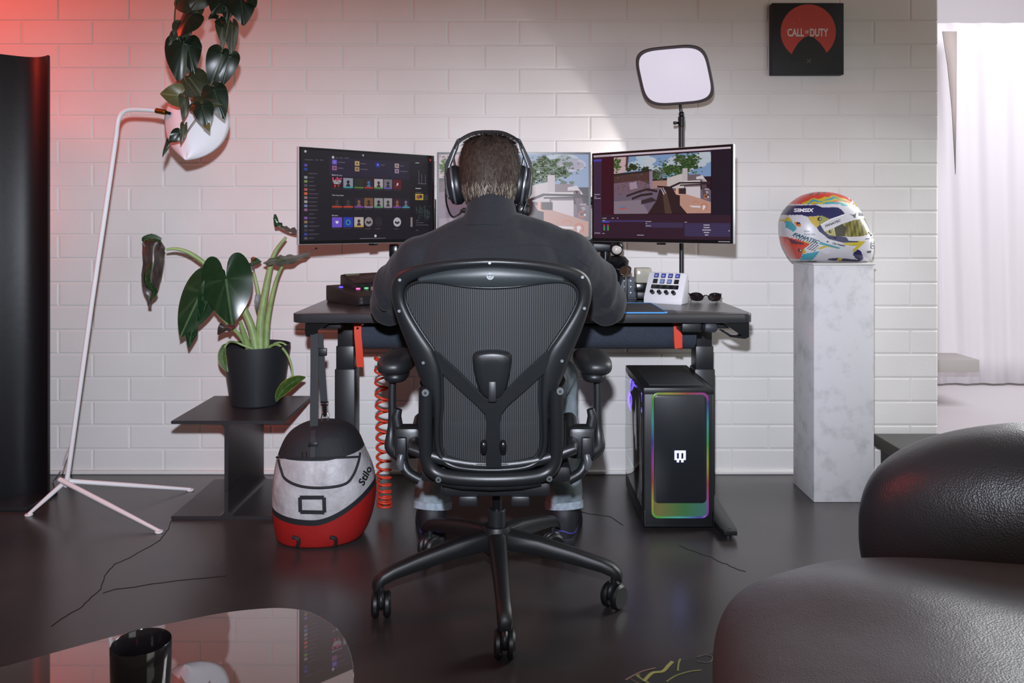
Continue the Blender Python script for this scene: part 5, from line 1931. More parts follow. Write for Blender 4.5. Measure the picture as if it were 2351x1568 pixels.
# hands: palm, four fingers of different length with bent knuckles, thumb off the side
for W_, sg in ((LW, 1), (RW, -1)):
    fw = V((0.25 * sg, 0.97, 0.0)).normalized()
    sd = V((fw.y, -fw.x, 0)) * sg                    # towards the thumb
    pm = W_ + fw * 0.05 + V((0, 0, 0.004))
    capsule(body, W_, 0.026, W_ + fw * 0.03, 0.027)
    for q in (-1.1, -0.35, 0.4, 1.1):
        capsule(body, W_ + fw * 0.02 + sd * q * 0.012, 0.016, W_ + fw * 0.088 + sd * q * 0.021 + V((0, 0, 0.006)), 0.0135)
    for q, L in ((-1.5, 0.05), (-0.5, 0.064), (0.5, 0.07), (1.5, 0.062)):
        b0 = W_ + fw * 0.09 + sd * q * 0.0195 + V((0, 0, 0.006))
        b1 = b0 + fw * L * 0.5 + sd * q * 0.002 + V((0, 0, 0.006))
        b2 = b1 + fw * L * 0.32 + V((0, 0, -0.012))
        b3 = b2 + fw * L * 0.14 + V((0, 0, -0.013))
        capsule(body, b0, 0.0092, b1, 0.0086, 10); capsule(body, b1, 0.0086, b2, 0.008, 10); capsule(body, b2, 0.008, b3, 0.0072, 10)
    t0 = W_ + fw * 0.03 + sd * 0.024
    t1 = t0 + fw * 0.032 + sd * 0.026 + V((0, 0, -0.004))
    t2 = t1 + fw * 0.03 + sd * 0.006 + V((0, 0, -0.008))
    capsule(body, t0, 0.014, t1, 0.0105, 10); capsule(body, t1, 0.0105, t2, 0.0085, 10)
blob('body', body, M_skin, pe, 0.0045, 4)

# jacket
N = NT('jacket_cloth')
tc = N.n('ShaderNodeTexCoord')
n1 = N.n('ShaderNodeTexNoise'); n1.inputs['Scale'].default_value = 420; n1.inputs['Detail'].default_value = 2
n2 = N.n('ShaderNodeTexNoise'); n2.inputs['Scale'].default_value = 9; n2.inputs['Detail'].default_value = 3
for q in (n1, n2):
    N.l(tc.outputs['Object'], q.inputs['Vector'])
rp = N.n('ShaderNodeValToRGB')
rp.color_ramp.elements[0].position = 0.3; rp.color_ramp.elements[0].color = (*lin((16, 17, 22)), 1)
rp.color_ramp.elements[1].position = 0.7; rp.color_ramp.elements[1].color = (*lin((27, 28, 35)), 1)
N.l(n1.outputs['Fac'], rp.inputs['Fac']); N.l(rp.outputs['Color'], N.b.inputs['Base Color'])
N.b.inputs['Roughness'].default_value = 0.9
N.b.inputs['Sheen Weight'].default_value = 0.05
b1 = N.n('ShaderNodeBump'); b1.inputs['Strength'].default_value = 0.35; b1.inputs['Distance'].default_value = 0.01
N.l(n2.outputs['Fac'], b1.inputs['Height']); N.l(b1.outputs['Normal'], N.b.inputs['Normal'])
M_jac = N.m
jk = MB()
jk.ell((px_, 2.235, 0.875), (0.212, 0.135, 0.165), None, 32, 18, e=2.3)
jk.ell((px_, 2.26, 0.72), (0.20, 0.135, 0.2), None, 28, 16, e=2.4)
jk.ell((px_, 2.29, 0.57), (0.208, 0.15, 0.1), None, 28, 16, e=2.4)
for S_, E_, W_, sg in ((LS, LE, LW, -1), (RS, RE, RW, 1)):
    capsule(jk, (px_ + sg * 0.03, 2.242, 1.005), 0.072, S_ + V((sg * -0.02, 0, 0.002)), 0.074)
    capsule(jk, S_ + V((sg * 0.0, 0, -0.005)), 0.078, S_.lerp(E_, .5) + V((sg * 0.012, 0, 0)), 0.073)
    capsule(jk, S_.lerp(E_, .5) + V((sg * 0.012, 0, 0)), 0.073, E_, 0.066)
    capsule(jk, E_, 0.066, W_.lerp(E_, .12), 0.04)
    jk.ell(S_.lerp(E_, .62) + V((sg * 0.045, -0.02, 0.0)), (0.035, 0.05, 0.07))
    jk.ell(E_ + V((sg * 0.0, -0.025, -0.008)), (0.058, 0.05, 0.062))
jk.ell((px_, 2.238, 1.022), (0.105, 0.082, 0.05), None, 28, 14)
blob('jacket', jk, M_jac, pe, 0.0075, 5, disp=0.012, dscale=0.09)
# stand collar
cv = []
co = MB()
for (rx, ry, z, yo) in ((0.092, 0.086, 1.03, 2.243), (0.073, 0.072, 1.062, 2.25), (0.064, 0.066, 1.098, 2.256), (0.0625, 0.0645, 1.11, 2.258), (0.058, 0.060, 1.112, 2.258), (0.059, 0.061, 1.09, 2.256), (0.064, 0.064, 1.06, 2.25)):
    cv.append([V((px_ - 0.004 + rx * math.cos(a), yo + ry * math.sin(a), z + 0.012 * -math.sin(a) * (1 if z > 1.06 else .3))) for a in [2 * PI * k / 40 for k in range(40)]])
vs = [p for r in cv for p in r]
fs = [(i * 40 + k, i * 40 + (k + 1) % 40, (i + 1) * 40 + (k + 1) % 40, (i + 1) * 40 + k) for i in range(len(cv) - 1) for k in range(40)]
co.add(vs, fs).build('collar', M_jac, pe, angle=180)

# stitched seam lines across the back of the jacket, pressed onto the cloth
jo = [c for c in pe.children if c.name.startswith('jacket')][0]
jb = BVHTree.FromPolygons([tuple(v.co) for v in jo.data.vertices], [tuple(p.vertices) for p in jo.data.polygons])
M_seam = mat('seam', (24, 25, 31), 0.9)
for line in ([(1000, 598), (1040, 580), (1110, 567), (1180, 564), (1240, 562), (1280, 572), (1320, 590), (1352, 612)],
             [(1066, 490), (1090, 484), (1130, 482), (1180, 486), (1200, 490)]):
    pts = []
    for p in crom([(x, y, 0) for x, y in line], 40):
        o_ = V((0, 0, CH)); d = P(p.x, p.y, 2.0) - o_
        h, n_, i_, ds = jb.ray_cast(o_, d.normalized())
        if h is not None:
            pts.append(h + n_ * 0.0002)
    if len(pts) > 3:
        MB().tube(pts, 0.0013, 5).build('seam', M_seam, jo)

# jeans and shoes
N = NT('faded_denim')
tc = N.n('ShaderNodeTexCoord')
n1 = N.n('ShaderNodeTexNoise'); n1.inputs['Scale'].default_value = 14; n1.inputs['Detail'].default_value = 6
N.l(tc.outputs['Object'], n1.inputs['Vector'])
rp = N.n('ShaderNodeValToRGB')
rp.color_ramp.elements[0].position = 0.3; rp.color_ramp.elements[0].color = (*lin((74, 86, 92)), 1)
rp.color_ramp.elements[1].position = 0.68; rp.color_ramp.elements[1].color = (*lin((140, 152, 158)), 1)
N.l(n1.outputs['Fac'], rp.inputs['Fac']); N.l(rp.outputs['Color'], N.b.inputs['Base Color'])
N.b.inputs['Roughness'].default_value = 0.9
jn = MB()
jn.ell((px_, 2.3, 0.53), (0.185, 0.14, 0.085))
for H_, K_, A_ in (((px_ - 0.09, 2.33, 0.53), LK, LA), ((px_ + 0.09, 2.33, 0.53), RK, RA)):
    capsule(jn, H_, 0.088, K_, 0.07)
    d = (A_ - K_)
    capsule(jn, K_, 0.07, K_.lerp(A_, .55), 0.06)
    jn.cyl(K_.lerp(A_, .35), K_.lerp(A_, 0.985), 0.064, 0.061, n=22)
blob('jeans', jn, N.m, pe, 0.007, 3, disp=0.012, dscale=0.05)
M_hem = mat('denim_hem', (146, 158, 168), 0.9, var=0.2, vscale=60)
M_shoe = mat('shoe_black', (26, 26, 32), 0.6, bump=0.3, bscale=200, bdist=0.001)
M_blue = mat('shoe_blue', (62, 60, 150), 0.5)
for K_, A_, sg in ((LK, LA, -1), (RK, RA, 1)):
    c = K_.lerp(A_, 0.97)
    dn = (A_ - K_).normalized()
    MB().lathe([(0.060, -0.012), (0.0635, -0.010), (0.0635, 0.010), (0.058, 0.012), (0.054, 0.0)], 30, Matrix.Translation(c) @ dn.to_track_quat('Z', 'Y').to_matrix().to_4x4(), closed=True).build('jeans_hem', M_hem, pe)
    ft = V((A_.x, A_.y, 0))
    turn = Matrix.Translation(ft) @ Matrix.Rotation(-sg * 0.14, 4, 'Z')
    so_ = []
    shp = MB(turn)
    ringz = []
    for (y, w, zt) in ((-0.064, 0.014, 0.09), (-0.057, 0.031, 0.12), (-0.035, 0.042, 0.136), (0.0, 0.046, 0.138), (0.045, 0.044, 0.125), (0.09, 0.046, 0.072), (0.14, 0.05, 0.058), (0.18, 0.046, 0.05), (0.205, 0.03, 0.042), (0.216, 0.01, 0.032)):
        ringz.append([(w * 1.0 * math.copysign(abs(math.cos(a)) ** .7, math.cos(a)), y, 0.012 + (zt - 0.012) * (.5 + .5 * math.copysign(abs(math.sin(a)) ** .7, math.sin(a)))) for a in [2 * PI * k / 20 for k in range(20)]])
    vs = [p for r in ringz for p in r]
    fs = [(i * 20 + k, i * 20 + (k + 1) % 20, (i + 1) * 20 + (k + 1) % 20, (i + 1) * 20 + k) for i in range(len(ringz) - 1) for k in range(20)]
    fs += [tuple(range(20)), tuple((len(ringz) - 1) * 20 + k for k in range(20))]
    up = shp.add(vs, fs).build('shoe', M_shoe, pe, angle=60)
    sole = [(0.036, -0.06), (0.044, 0.0), (0.047, 0.09), (0.052, 0.14), (0.046, 0.19), (0.028, 0.215), (0, 0.222)]
    poly = sole + [(-x, y) for x, y in reversed(sole[:-1])] + [(-0.02, -0.069), (0.02, -0.069)]
    MB(turn).prism(poly, 0.0, 0.028, bev=0.004).build('sole', mat('sole_black', (24, 24, 30), 0.7), up)
    ln = [(0.0405, 0.05, 0.05), (0.0415, 0.02, 0.052), (0.041, -0.02, 0.046), (0.036, -0.044, 0.04), (0.02, -0.0645, 0.044), (0, -0.068, 0.052), (-0.02, -0.0645, 0.046), (-0.036, -0.044, 0.04), (-0.041, -0.02, 0.046), (-0.0415, 0.02, 0.052)]
    MB(turn).tube(crom(ln, 40), 0.0022, 6).build('piping', M_blue, up)

# hair: cap plus many short strands
M_hair = NT('hair')
tc = M_hair.n('ShaderNodeTexCoord')
n1 = M_hair.n('ShaderNodeTexNoise'); n1.inputs['Scale'].default_value = 130; n1.inputs['Detail'].default_value = 2
M_hair.l(tc.outputs['Object'], n1.inputs['Vector'])
rp = M_hair.n('ShaderNodeValToRGB')
rp.color_ramp.elements[0].position = 0.3; rp.color_ramp.elements[0].color = (*lin((30, 23, 20)), 1)
rp.color_ramp.elements[1].position = 0.8; rp.color_ramp.elements[1].color = (*lin((66, 52, 44)), 1)
M_hair.l(n1.outputs['Fac'], rp.inputs['Fac']); M_hair.l(rp.outputs['Color'], M_hair.b.inputs['Base Color'])
M_hair.b.inputs['Roughness'].default_value = 0.7
M_hair.b.inputs['Specular IOR Level'].default_value = 0.25
HR = V((0.0835, 0.104, 0.112))
HC = HEAD + V((0.003, 0.002, -0.004))


def hair_ok(n):
    # n: unit direction; bare at the face and below the nape line
    if n.y > 0.55 and n.z < 0.55:
        return False
    if abs(n.x) > 0.9 and n.z < -0.15 and n.y > -0.15:
        return False
    return n.z > -0.80


cap = MB()
vs, fs = [], []
nu_, nv_ = 56, 36
for j in range(nv_ + 1):
    ph = -PI / 2 + PI * j / nv_
    for i in range(nu_):
        th = 2 * PI * i / nu_
        n = V((math.cos(ph) * math.cos(th), math.cos(ph) * math.sin(th), math.sin(ph)))
        squeeze = 1.0 if n.z > 0 else (1 - 0.3 * n.z * n.z)
        f = (abs(n.x) ** 3.1 + abs(n.y) ** 2.6 + abs(n.z) ** 3.1) ** (-1 / 3.0) + 0.018 * math.sin(7 * th + 3 * ph) + 0.012 * math.sin(15 * th)
        vs.append(HC + V((n.x * HR.x * f * squeeze, n.y * HR.y * f * (squeeze if n.y < 0 else 1), n.z * HR.z * f)))
for j in range(nv_):
    for i in range(nu_):
        n = V((math.cos(-PI / 2 + PI * (j + .5) / nv_) * math.cos(2 * PI * (i + .5) / nu_), math.cos(-PI / 2 + PI * (j + .5) / nv_) * math.sin(2 * PI * (i + .5) / nu_), math.sin(-PI / 2 + PI * (j + .5) / nv_)))
        if hair_ok(n):
            i2 = (i + 1) % nu_
            fs.append((j * nu_ + i, j * nu_ + i2, (j + 1) * nu_ + i2, (j + 1) * nu_ + i))
hair = cap.add(vs, fs).build('hair', M_hair.m, pe, angle=180)
M_grey = mat('hair_grey', (128, 118, 106), 0.6, var=0.3, vscale=90)
M_brown = mat('hair_brown', (66, 50, 40), 0.6, var=0.4, vscale=90)
rnd = random.Random(21)
dk, gy, br = MB(), MB(), MB()
cnt = 0
while cnt < 5200:
    n = V((rnd.gauss(0, 1), rnd.gauss(0, 1), rnd.gauss(0, 1))).normalized()
    if not hair_ok(n) or (n.y > 0.2 and rnd.random() < .7):
        continue
    cnt += 1
    squeeze = 1.0 if n.z > 0 else (1 - 0.3 * n.z * n.z)
    fq = (abs(n.x) ** 3.1 + abs(n.y) ** 2.6 + abs(n.z) ** 3.1) ** (-1 / 3.0)
    base = HC + V((n.x * HR.x * squeeze, n.y * HR.y * (squeeze if n.y < 0 else 1), n.z * HR.z)) * fq
    nrm = V((n.x / HR.x, n.y / HR.y, n.z / HR.z)).normalized()
    dn = V((n.x * .15 + rnd.uniform(-.5, .5), rnd.uniform(-.2, .1), -1.0)) if n.z < .55 else V((n.x * 1.2 + rnd.uniform(-.7, .7), -0.9, -.2))
    dn = (dn - nrm * dn.dot(nrm)).normalized()
    L = rnd.uniform(.018, .034) * (0.75 if n.z < -.3 else 1)
    lift = rnd.uniform(.15, .5) if n.z < .7 else rnd.uniform(.3, .9)
    w = rnd.uniform(.0004, .0009)
    sdv = nrm.cross(dn).normalized() * w
    p0 = base - nrm * 0.001
    p1 = base + dn * L * .5 + nrm * L * .22 * lift
    p2 = base + dn * L + nrm * L * (.16 if n.z < .7 else .5) * lift
    tgt = gy if (n.z < -.12 and n.y < 0 and rnd.random() < .5) else (br if rnd.random() < .35 else dk)
    tgt.add([p0 - sdv, p0 + sdv, p1 + sdv, p1 - sdv, p2], [(0, 1, 2, 3), (3, 2, 4)])
for mb_, m_ in ((dk, M_hair.m), (gy, M_grey), (br, M_brown)):
    mb_.build('strands', m_, hair, smooth=False, clean=False, kind='stuff')

# ------------------------------------------------------------------ headset
hp = thing('headset', 'black over-ear gaming headset worn by the player', 'headset', HEAD)
HXC = -0.066
band = crom([(HXC - 0.094, 2.29, 1.246), (HXC - 0.087, 2.29, 1.262), (HXC - 0.07, 2.29, 1.277), (HXC - 0.038, 2.29, 1.291), (HXC, 2.29, 1.2935), (HXC + 0.038, 2.29, 1.291), (HXC + 0.07, 2.29, 1.277), (HXC + 0.087, 2.29, 1.262), (HXC + 0.094, 2.29, 1.246)], 41)
vs, fs = [], []
sub = band
for i, p in enumerate(sub):
    tdir = (sub[min(i + 1, len(sub) - 1)] - sub[max(i - 1, 0)]).normalized()
    nn = V((tdir.z, 0, -tdir.x))
    nn = nn if nn.dot(p - V((HXC, 2.29, 1.15))) > 0 else -nn
    for (a, c) in ((-.016, -.001), (.016, -.001), (.017, .003), (.012, .0065), (-.012, .0065), (-.017, .003)):
        vs.append(p + V((0, a, 0)) + nn * c)
for i in range(len(sub) - 1):
    for k in range(6):
        fs.append((i * 6 + k, i * 6 + (k + 1) % 6, (i + 1) * 6 + (k + 1) % 6, (i + 1) * 6 + k))
fs += [tuple(range(6)), tuple((len(sub) - 1) * 6 + k for k in range(6))]
MB().add(vs, fs).build('headband', M_blackgloss, hp, angle=60)
for sg in (-1, 1):
    x0 = HXC + sg * 0.093
    # angular slider arm
    arm = [(0.082, 1.278), (0.09, 1.274), (0.122, 1.208), (0.1255, 1.17), (0.122, 1.12), (0.113, 1.105), (0.109, 1.115), (0.113, 1.165), (0.108, 1.2), (0.088, 1.25)]
    Mxz = frame_m((HXC, 2.29, 0), (sg, 0, 0), (0, 0, 1), (0, -1, 0))
    MB().prism(arm, -0.015, 0.015, Mxz, bev=0.002).build('slider_arm', mat('headset_shell', (40, 40, 42), 0.35), hp, angle=30)
    MB().cyl((HXC + sg * 0.094, 2.283, 1.19), (HXC + sg * 0.103, 2.283, 1.243), 0.0035, n=10).build('slider_rod', M_chrome, hp)
    tilt = Matrix.Translation((HXC + sg * 0.088, 2.288, 1.146)) @ Matrix.Rotation(sg * math.radians(8), 4, 'Y') @ Matrix.Rotation(PI / 2, 4, 'Y')
    cu = MB(tilt).lathe([(0.028, -0.016 * 1), (0.043, -0.016), (0.049, -0.008), (0.049, 0.004), (0.043, 0.012), (0.028, 0.012)], 32, None, False, sx=1.15, closed=True)
    cushion = cu.build('ear_cushion', mat('ear_leather', (22, 23, 27), 0.4), hp, angle=60)
    sc_ = 1 if sg > 0 else -1
    MB(tilt).lathe([(0.047, 0.010 * sc_), (0.049, 0.014 * sc_), (0.046, 0.022 * sc_), (0.034, 0.028 * sc_), (0.012, 0.03 * sc_)], 32, None, True, sx=1.12).build('ear_cup', mat('cup_shell', (30, 31, 36), 0.3), hp, angle=40)
    MB(tilt).lathe([(0.0485, 0.008 * sc_), (0.0505, 0.010 * sc_), (0.0505, 0.013 * sc_), (0.0485, 0.015 * sc_)], 32, None, False, sx=1.12, closed=True).build('trim_ring', mat('headset_silver', (120, 124, 130), 0.3, metal=0.6), hp)
boom = crom([(HXC - 0.122, 2.285, 1.135), (HXC - 0.12, 2.3, 1.09), (HXC - 0.105, 2.335, 1.055), (HXC - 0.075, 2.375, 1.075)], 20)
mo = MB().tube(boom, 0.0026, 8).build('microphone_boom', M_blackgloss, hp)
MB().ell(boom[-1], (0.008, 0.012, 0.008)).build('microphone', M_black, mo)
MB().tube(crom([(HXC + 0.107, 2.28, 1.1), (HXC + 0.095, 2.25, 1.07), (HXC + 0.08, 2.25, 1.05)], 12), 0.0035, 8).build('cable_plug', M_blackgloss, hp)
MB().box((HXC + 0.098, 2.30, 1.075), (0.04, 0.03, 0.035), 0.008).build('cable_box', M_blackgloss, hp)
# ------------------------------------------------------------------ I-beam side table
t = thing('side_table', 'black steel I-beam side table under the potted plant', 'side table', (-0.995, 3.02, 0))
TX0, TX1, TY0, TY1, TZ = -1.195, -0.796, 2.82, 3.225, 0.345
sx_ = -1.0
w = 0.0065
sec = []
th = 0.0115
fil = 0.022


def arc_(cx, cy, r, a0, a1, n=6):
    return [(cx + r * math.cos(a0 + (a1 - a0) * k / n), cy + r * math.sin(a0 + (a1 - a0) * k / n)) for k in range(n + 1)]


M_beam = mat('beam_black', (48, 46, 48), 0.36, bump=0.1, bscale=300, bdist=0.0005, var=0.06)
Mz = frame_m((0, TY0, 0), (1, 0, 0), (0, 0, 1), (0, 1, 0))
d_ = TY1 - TY0
MB().prism([(TX0 + .004, TZ), (TX1 - .004, TZ), (TX1, TZ - th * .5), (TX1 - .004, TZ - th)] + arc_(sx_ + w + fil, TZ - th - fil, fil, PI / 2, PI)
           + [(sx_ + w, 0.10), (sx_ - w, 0.10)] + arc_(sx_ - w - fil, TZ - th - fil, fil, 0, PI / 2) + [(TX0 + .004, TZ - th), (TX0, TZ - th * .5)], 0, d_, Mz).build('top_flange', M_beam, t, angle=40)
MB().prism([(TX0 + .004, 0), (TX0, th * .5), (TX0 + .004, th)] + arc_(sx_ - w - fil, th + fil, fil, -PI / 2, 0) + [(sx_ - w, 0.101), (sx_ + w, 0.101)] + arc_(sx_ + w + fil, th + fil, fil, PI, 1.5 * PI)
           + [(TX1 - .004, th), (TX1, th * .5), (TX1 - .004, 0)], 0, d_, Mz).build('base_flange', M_beam, t, angle=40)

# ------------------------------------------------------------------ leaf builder
def leaf_mat(name, top, under, vein, rough=0.28, rim=None):
    N = NT(name)
    uv = N.n('ShaderNodeVertexColor'); uv.layer_name = 'print'      # r: distance from midrib, g: along, b: side veins
    ge = N.n('ShaderNodeNewGeometry')
    sp = N.n('ShaderNodeSeparateColor'); N.l(uv.outputs['Color'], sp.inputs[0])
    tc = N.n('ShaderNodeTexCoord')
    nz = N.n('ShaderNodeTexNoise'); nz.inputs['Scale'].default_value = 40; N.l(tc.outputs['Object'], nz.inputs['Vector'])
    r1 = N.n('ShaderNodeValToRGB')
    r1.color_ramp.elements[0].position = 0.0; r1.color_ramp.elements[0].color = (*lin(vein), 1)
    r1.color_ramp.elements[1].position = 0.07; r1.color_ramp.elements[1].color = (*lin(top), 1)
    if rim:
        e = r1.color_ramp.elements.new(0.8); e.color = (*lin(top), 1)
        e = r1.color_ramp.elements.new(0.97); e.color = (*lin(rim), 1)
    N.l(sp.outputs[0], r1.inputs['Fac'])
    m1 = N.n('ShaderNodeMix', data_type='RGBA', blend_type='MULTIPLY'); m1.inputs[0].default_value = 0.5
    N.l(r1.outputs['Color'], m1.inputs[6]); N.l(nz.outputs['Fac'], m1.inputs[7])
    mv = N.n('ShaderNodeMix', data_type='RGBA'); N.l(sp.outputs[2], mv.inputs[0]); N.l(m1.outputs[2], mv.inputs[6]); mv.inputs[7].default_value = (*[x * .6 for x in lin(vein)], 1)
    m2 = N.n('ShaderNodeMix', data_type='RGBA')
    N.l(ge.outputs['Backfacing'], m2.inputs[0]); N.l(mv.outputs[2], m2.inputs[6]); m2.inputs[7].default_value = (*lin(under), 1)
    N.l(m2.outputs[2], N.b.inputs['Base Color'])
    N.b.inputs['Roughness'].default_value = rough
    bp = N.n('ShaderNodeBump'); bp.inputs['Strength'].default_value = 0.5; bp.inputs['Distance'].default_value = 0.004
    N.l(sp.outputs[0], bp.inputs['Height']); N.l(bp.outputs['Normal'], N.b.inputs['Normal'])
    MATS[name] = N.m
    return N.m


def leaf(name, rib, widths, sides, material, parent, cup=0.15, wave=0.0, lobes=0.0, m=6, veins=True, curl=0.0, n=18):
    """rib: midrib points base->tip; widths: half widths; sides: side vectors (list or one)"""
    rb = crom(rib, n)
    wd = [p.x for p in crom([(q, 0, 0) for q in widths], n)]
    if not isinstance(sides, list):
        sides = [sides]
    sd = crom(sides, n) if len(sides) > 1 else [V(sides[0])] * n
    vs, cs = [], []
    for i in range(n):
        tdir = (rb[min(i + 1, n - 1)] - rb[max(i - 1, 0)]).normalized()
        s_ = sd[i] - tdir * sd[i].dot(tdir)
        s_.normalize()
        nn = s_.cross(tdir)
        for j in range(-m, m + 1):
            u = j / m
            x = u * max(wd[i], 0.0004)
            back = -lobes * abs(u) ** 1.5 * max(0, 1 - i / (n * .35))
            z = cup * abs(x) + wave * math.sin(i * 1.7 + (1 if u > 0 else 4)) * u * u - curl * x * x * 20
            vs.append(rb[i] + s_ * x + nn * z + tdir * back)
            ve = 0.0
            if veins:
                ph = (i / n * 7 - abs(u) * 1.6) % 1.0
                ve = 0.55 if ph < 0.12 else 0.0
            cs.append((abs(u), i / n, ve))
    w_ = 2 * m + 1
    fs = [(i * w_ + j, (i + 1) * w_ + j, (i + 1) * w_ + j + 1, i * w_ + j + 1) for i in range(n - 1) for j in range(w_ - 1)]
    # the upper face looks to the viewer's side
    a_, b_, c_ = vs[fs[n * 2][0]], vs[fs[n * 2][1]], vs[fs[n * 2][2]]
    if (b_ - a_).cross(c_ - a_).dot(V((0, 1, -0.25))) > 0:
        fs = [tuple(reversed(f)) for f in fs]
    me = bpy.data.meshes.new(name)
    me.from_pydata([tuple(p) for p in vs], [], fs)
    at = me.color_attributes.new('print', 'FLOAT_COLOR', 'POINT')
    for k, c in enumerate(cs):
        at.data[k].color = (*c, 1)
    me.shade_smooth()
    me.materials.append(material)
    o = bpy.data.objects.new(name, me); COL.objects.link(o); set_parent(o, parent)
    return o


HEART = [(0, 1.0), (.16, .86), (.36, .66), (.54, .42), (.64, .16), (.64, -.1), (.55, -.32), (.40, -.45), (.24, -.45), (.11, -.34), (.03, -.12)]


def heart_leaf(base, tip, side, halfw, material, parent, cup=0.15, droop=0.0, wave=0.0, lobe=1.0, sway=0.0, ntip=1.0, seed=0):
    """heart-shaped leaf: base = where the stalk joins, tip = point of the leaf"""
    base, tip = V(base), V(tip)
    ax_ = (tip - base)
    L_ = ax_.length
    ax_.normalize()
    sd_ = V(side) - ax_ * ax_.dot(V(side))
    sd_.normalize()
    nn = sd_.cross(ax_)
    if nn.dot(V((0, -1, 0.25))) < 0:
        nn = -nn
    half = crom([(x, y, 0) for x, y in HEART], 26)
    out = [(p.x, p.y) for p in half] + [(-p.x, p.y) for p in reversed(half[:-1])]
    out = out[:-1]
    n = len(out)
    K = 9
    rnd_ = random.Random(seed)
    ph = rnd_.uniform(0, 6.28)
    vs, cs = [], []
    for j in range(K + 1):
        k = j / K
        for i, (x, y) in enumerate(out):
            yy = y * (lobe if y < 0 else 1.0)
            u, v = x / .64 * k * halfw, yy * k * L_
            z = -cup * abs(u) - droop * max(0, v) ** 2 / L_ + wave * math.sin(i * .55 + ph) * k ** 2 - 0.6 * cup * max(0, -v)
            z += 0.0025 * math.sin(abs(u) / halfw * 3.0) 
            vs.append(base + ax_ * v + sd_ * (u + sway * v * v / L_) + nn * z)
            ang = math.atan2(abs(x), yy + 0.08)
            ve = 0.0
            for a_ in (0.42, 0.85, 1.35, 2.0, 2.6):
                if abs(ang - a_) < 0.035 and k > .12:
                    ve = 0.34 * (1 - .6 * k)
            mid_ = abs(x) * k / .64
            if y < -.02:
                mid_ = max(mid_, .3)
            cs.append((min(1, max(mid_, 0 if y > 0 else .3)), k, ve))
    fs = [(j * n + i, j * n + (i + 1) % n, (j + 1) * n + (i + 1) % n, (j + 1) * n + i) for j in range(K) for i in range(n)]
    a_, b_, c_ = vs[fs[3 * n + 2][0]], vs[fs[3 * n + 2][1]], vs[fs[3 * n + 2][2]]
    if (b_ - a_).cross(c_ - a_).dot(nn) < 0:
        fs = [tuple(reversed(f)) for f in fs]
    me = bpy.data.meshes.new('leaf')
    me.from_pydata([tuple(p) for p in vs], [], fs)
    at_ = me.color_attributes.new('print', 'FLOAT_COLOR', 'POINT')
    for k, c in enumerate(cs):
        at_.data[k].color = (*c, 1)
    me.shade_smooth()
    me.materials.append(material)
    o = bpy.data.objects.new('leaf', me); COL.objects.link(o); set_parent(o, parent)
    return o


# ------------------------------------------------------------------ potted plant
PC = V((-0.981, 3.095, TZ))
t = thing('potted_plant', 'large dark green elephant-ear plant in a black pot on the side table', 'plant', PC)
MB().lathe([(0.088, 0.0), (0.095, 0.004), (0.098, 0.02), (0.1265, 0.222), (0.1265, 0.226), (0.1225, 0.226), (0.117, 0.16), (0.004, 0.16)], 48, Matrix.Translation(PC)).build('pot', mat('pot_black', (32, 34, 38), 0.5, bump=0.1, bscale=300, bdist=0.0005), t)
MB().lathe([(0.118, 0.17), (0.06, 0.178), (0.004, 0.18)], 32, Matrix.Translation(PC)).build('soil', mat('soil', (44, 33, 26), 0.95, bump=0.8, bscale=90, bdist=0.01), t)
k_ = 0.3125


def AP(x, y, D):
    return P(300 + x * k_, 470 + y * k_, D)


G1 = leaf_mat('leaf_dark', (26, 56, 30), (86, 76, 74), (92, 124, 82), 0.2)
G2 = leaf_mat('leaf_mid', (34, 62, 34), (112, 98, 92), (104, 134, 92), 0.26)
G3 = leaf_mat('leaf_old', (70, 60, 58), (92, 62, 62), (120, 104, 84), 0.35)
G4 = leaf_mat('leaf_lime', (64, 92, 38), (96, 110, 70), (130, 150, 84), 0.35, rim=(150, 140, 56))
M_stem = mat('stem_green', (142, 164, 104), 0.45, var=0.15, vscale=30)
heads = [(855, 1050), (880, 1050), (905, 1052), (935, 1050), (960, 1050), (985, 1050), (1005, 1050), (1030, 1045), (860, 1058)]


def stem(pts, r0, r1, name='stem'):
    q = crom(pts, 26)
    return MB().tube(q, [r0 + (r1 - r0) * i / 25 for i in range(26)], 10).build(name, M_stem, t)


S = [0.017, 0.004]
stem([AP(870, 1060, 3.09), AP(830, 940, 3.05), AP(805, 860, 3.02)], .014, .006)                 # big leaf
stem([AP(865, 1060, 3.09), AP(800, 960, 3.06), AP(730, 890, 3.03), AP(640, 800, 2.99)], .009, .005)   # left leaf
stem([AP(920, 1060, 3.1), AP(880, 880, 3.1), AP(760, 640, 3.1), AP(600, 480, 3.1), AP(450, 365, 3.08), AP(340, 325, 3.06), AP(262, 330, 3.05)], .017, .0042)
stem([AP(955, 1060, 3.11), AP(955, 860, 3.11), AP(985, 660, 3.11), AP(1020, 480, 3.11), AP(1060, 350, 3.11), AP(1140, 240, 3.11)], .0185, .0055)
stem([AP(995, 1060, 3.09), AP(1005, 860, 3.09), AP(1035, 690, 3.08), AP(1075, 540, 3.08), AP(1115, 448, 3.07)], .013, .0045)
stem([AP(975, 1060, 3.14), AP(960, 800, 3.16), AP(935, 640, 3.16), AP(905, 500, 3.16)], .014, .005)
stem([AP(1000, 1060, 3.08), AP(1050, 1030, 3.07), AP(1100, 1040, 3.05), AP(1155, 1110, 3.03), AP(1185, 1200, 3.02), AP(1186, 1275, 3.01)], .006, .0036)
stem([AP(1020, 1055, 3.1), AP(1060, 1020, 3.1), AP(1110, 1014, 3.1), AP(1165, 1048, 3.1)], .0045, .0036)
stem([AP(900, 1060, 3.07), AP(820, 1030, 3.06), AP(770, 1010, 3.05), AP(720, 1010, 3.0), AP(690, 1050, 2.97)], .005, .0036)
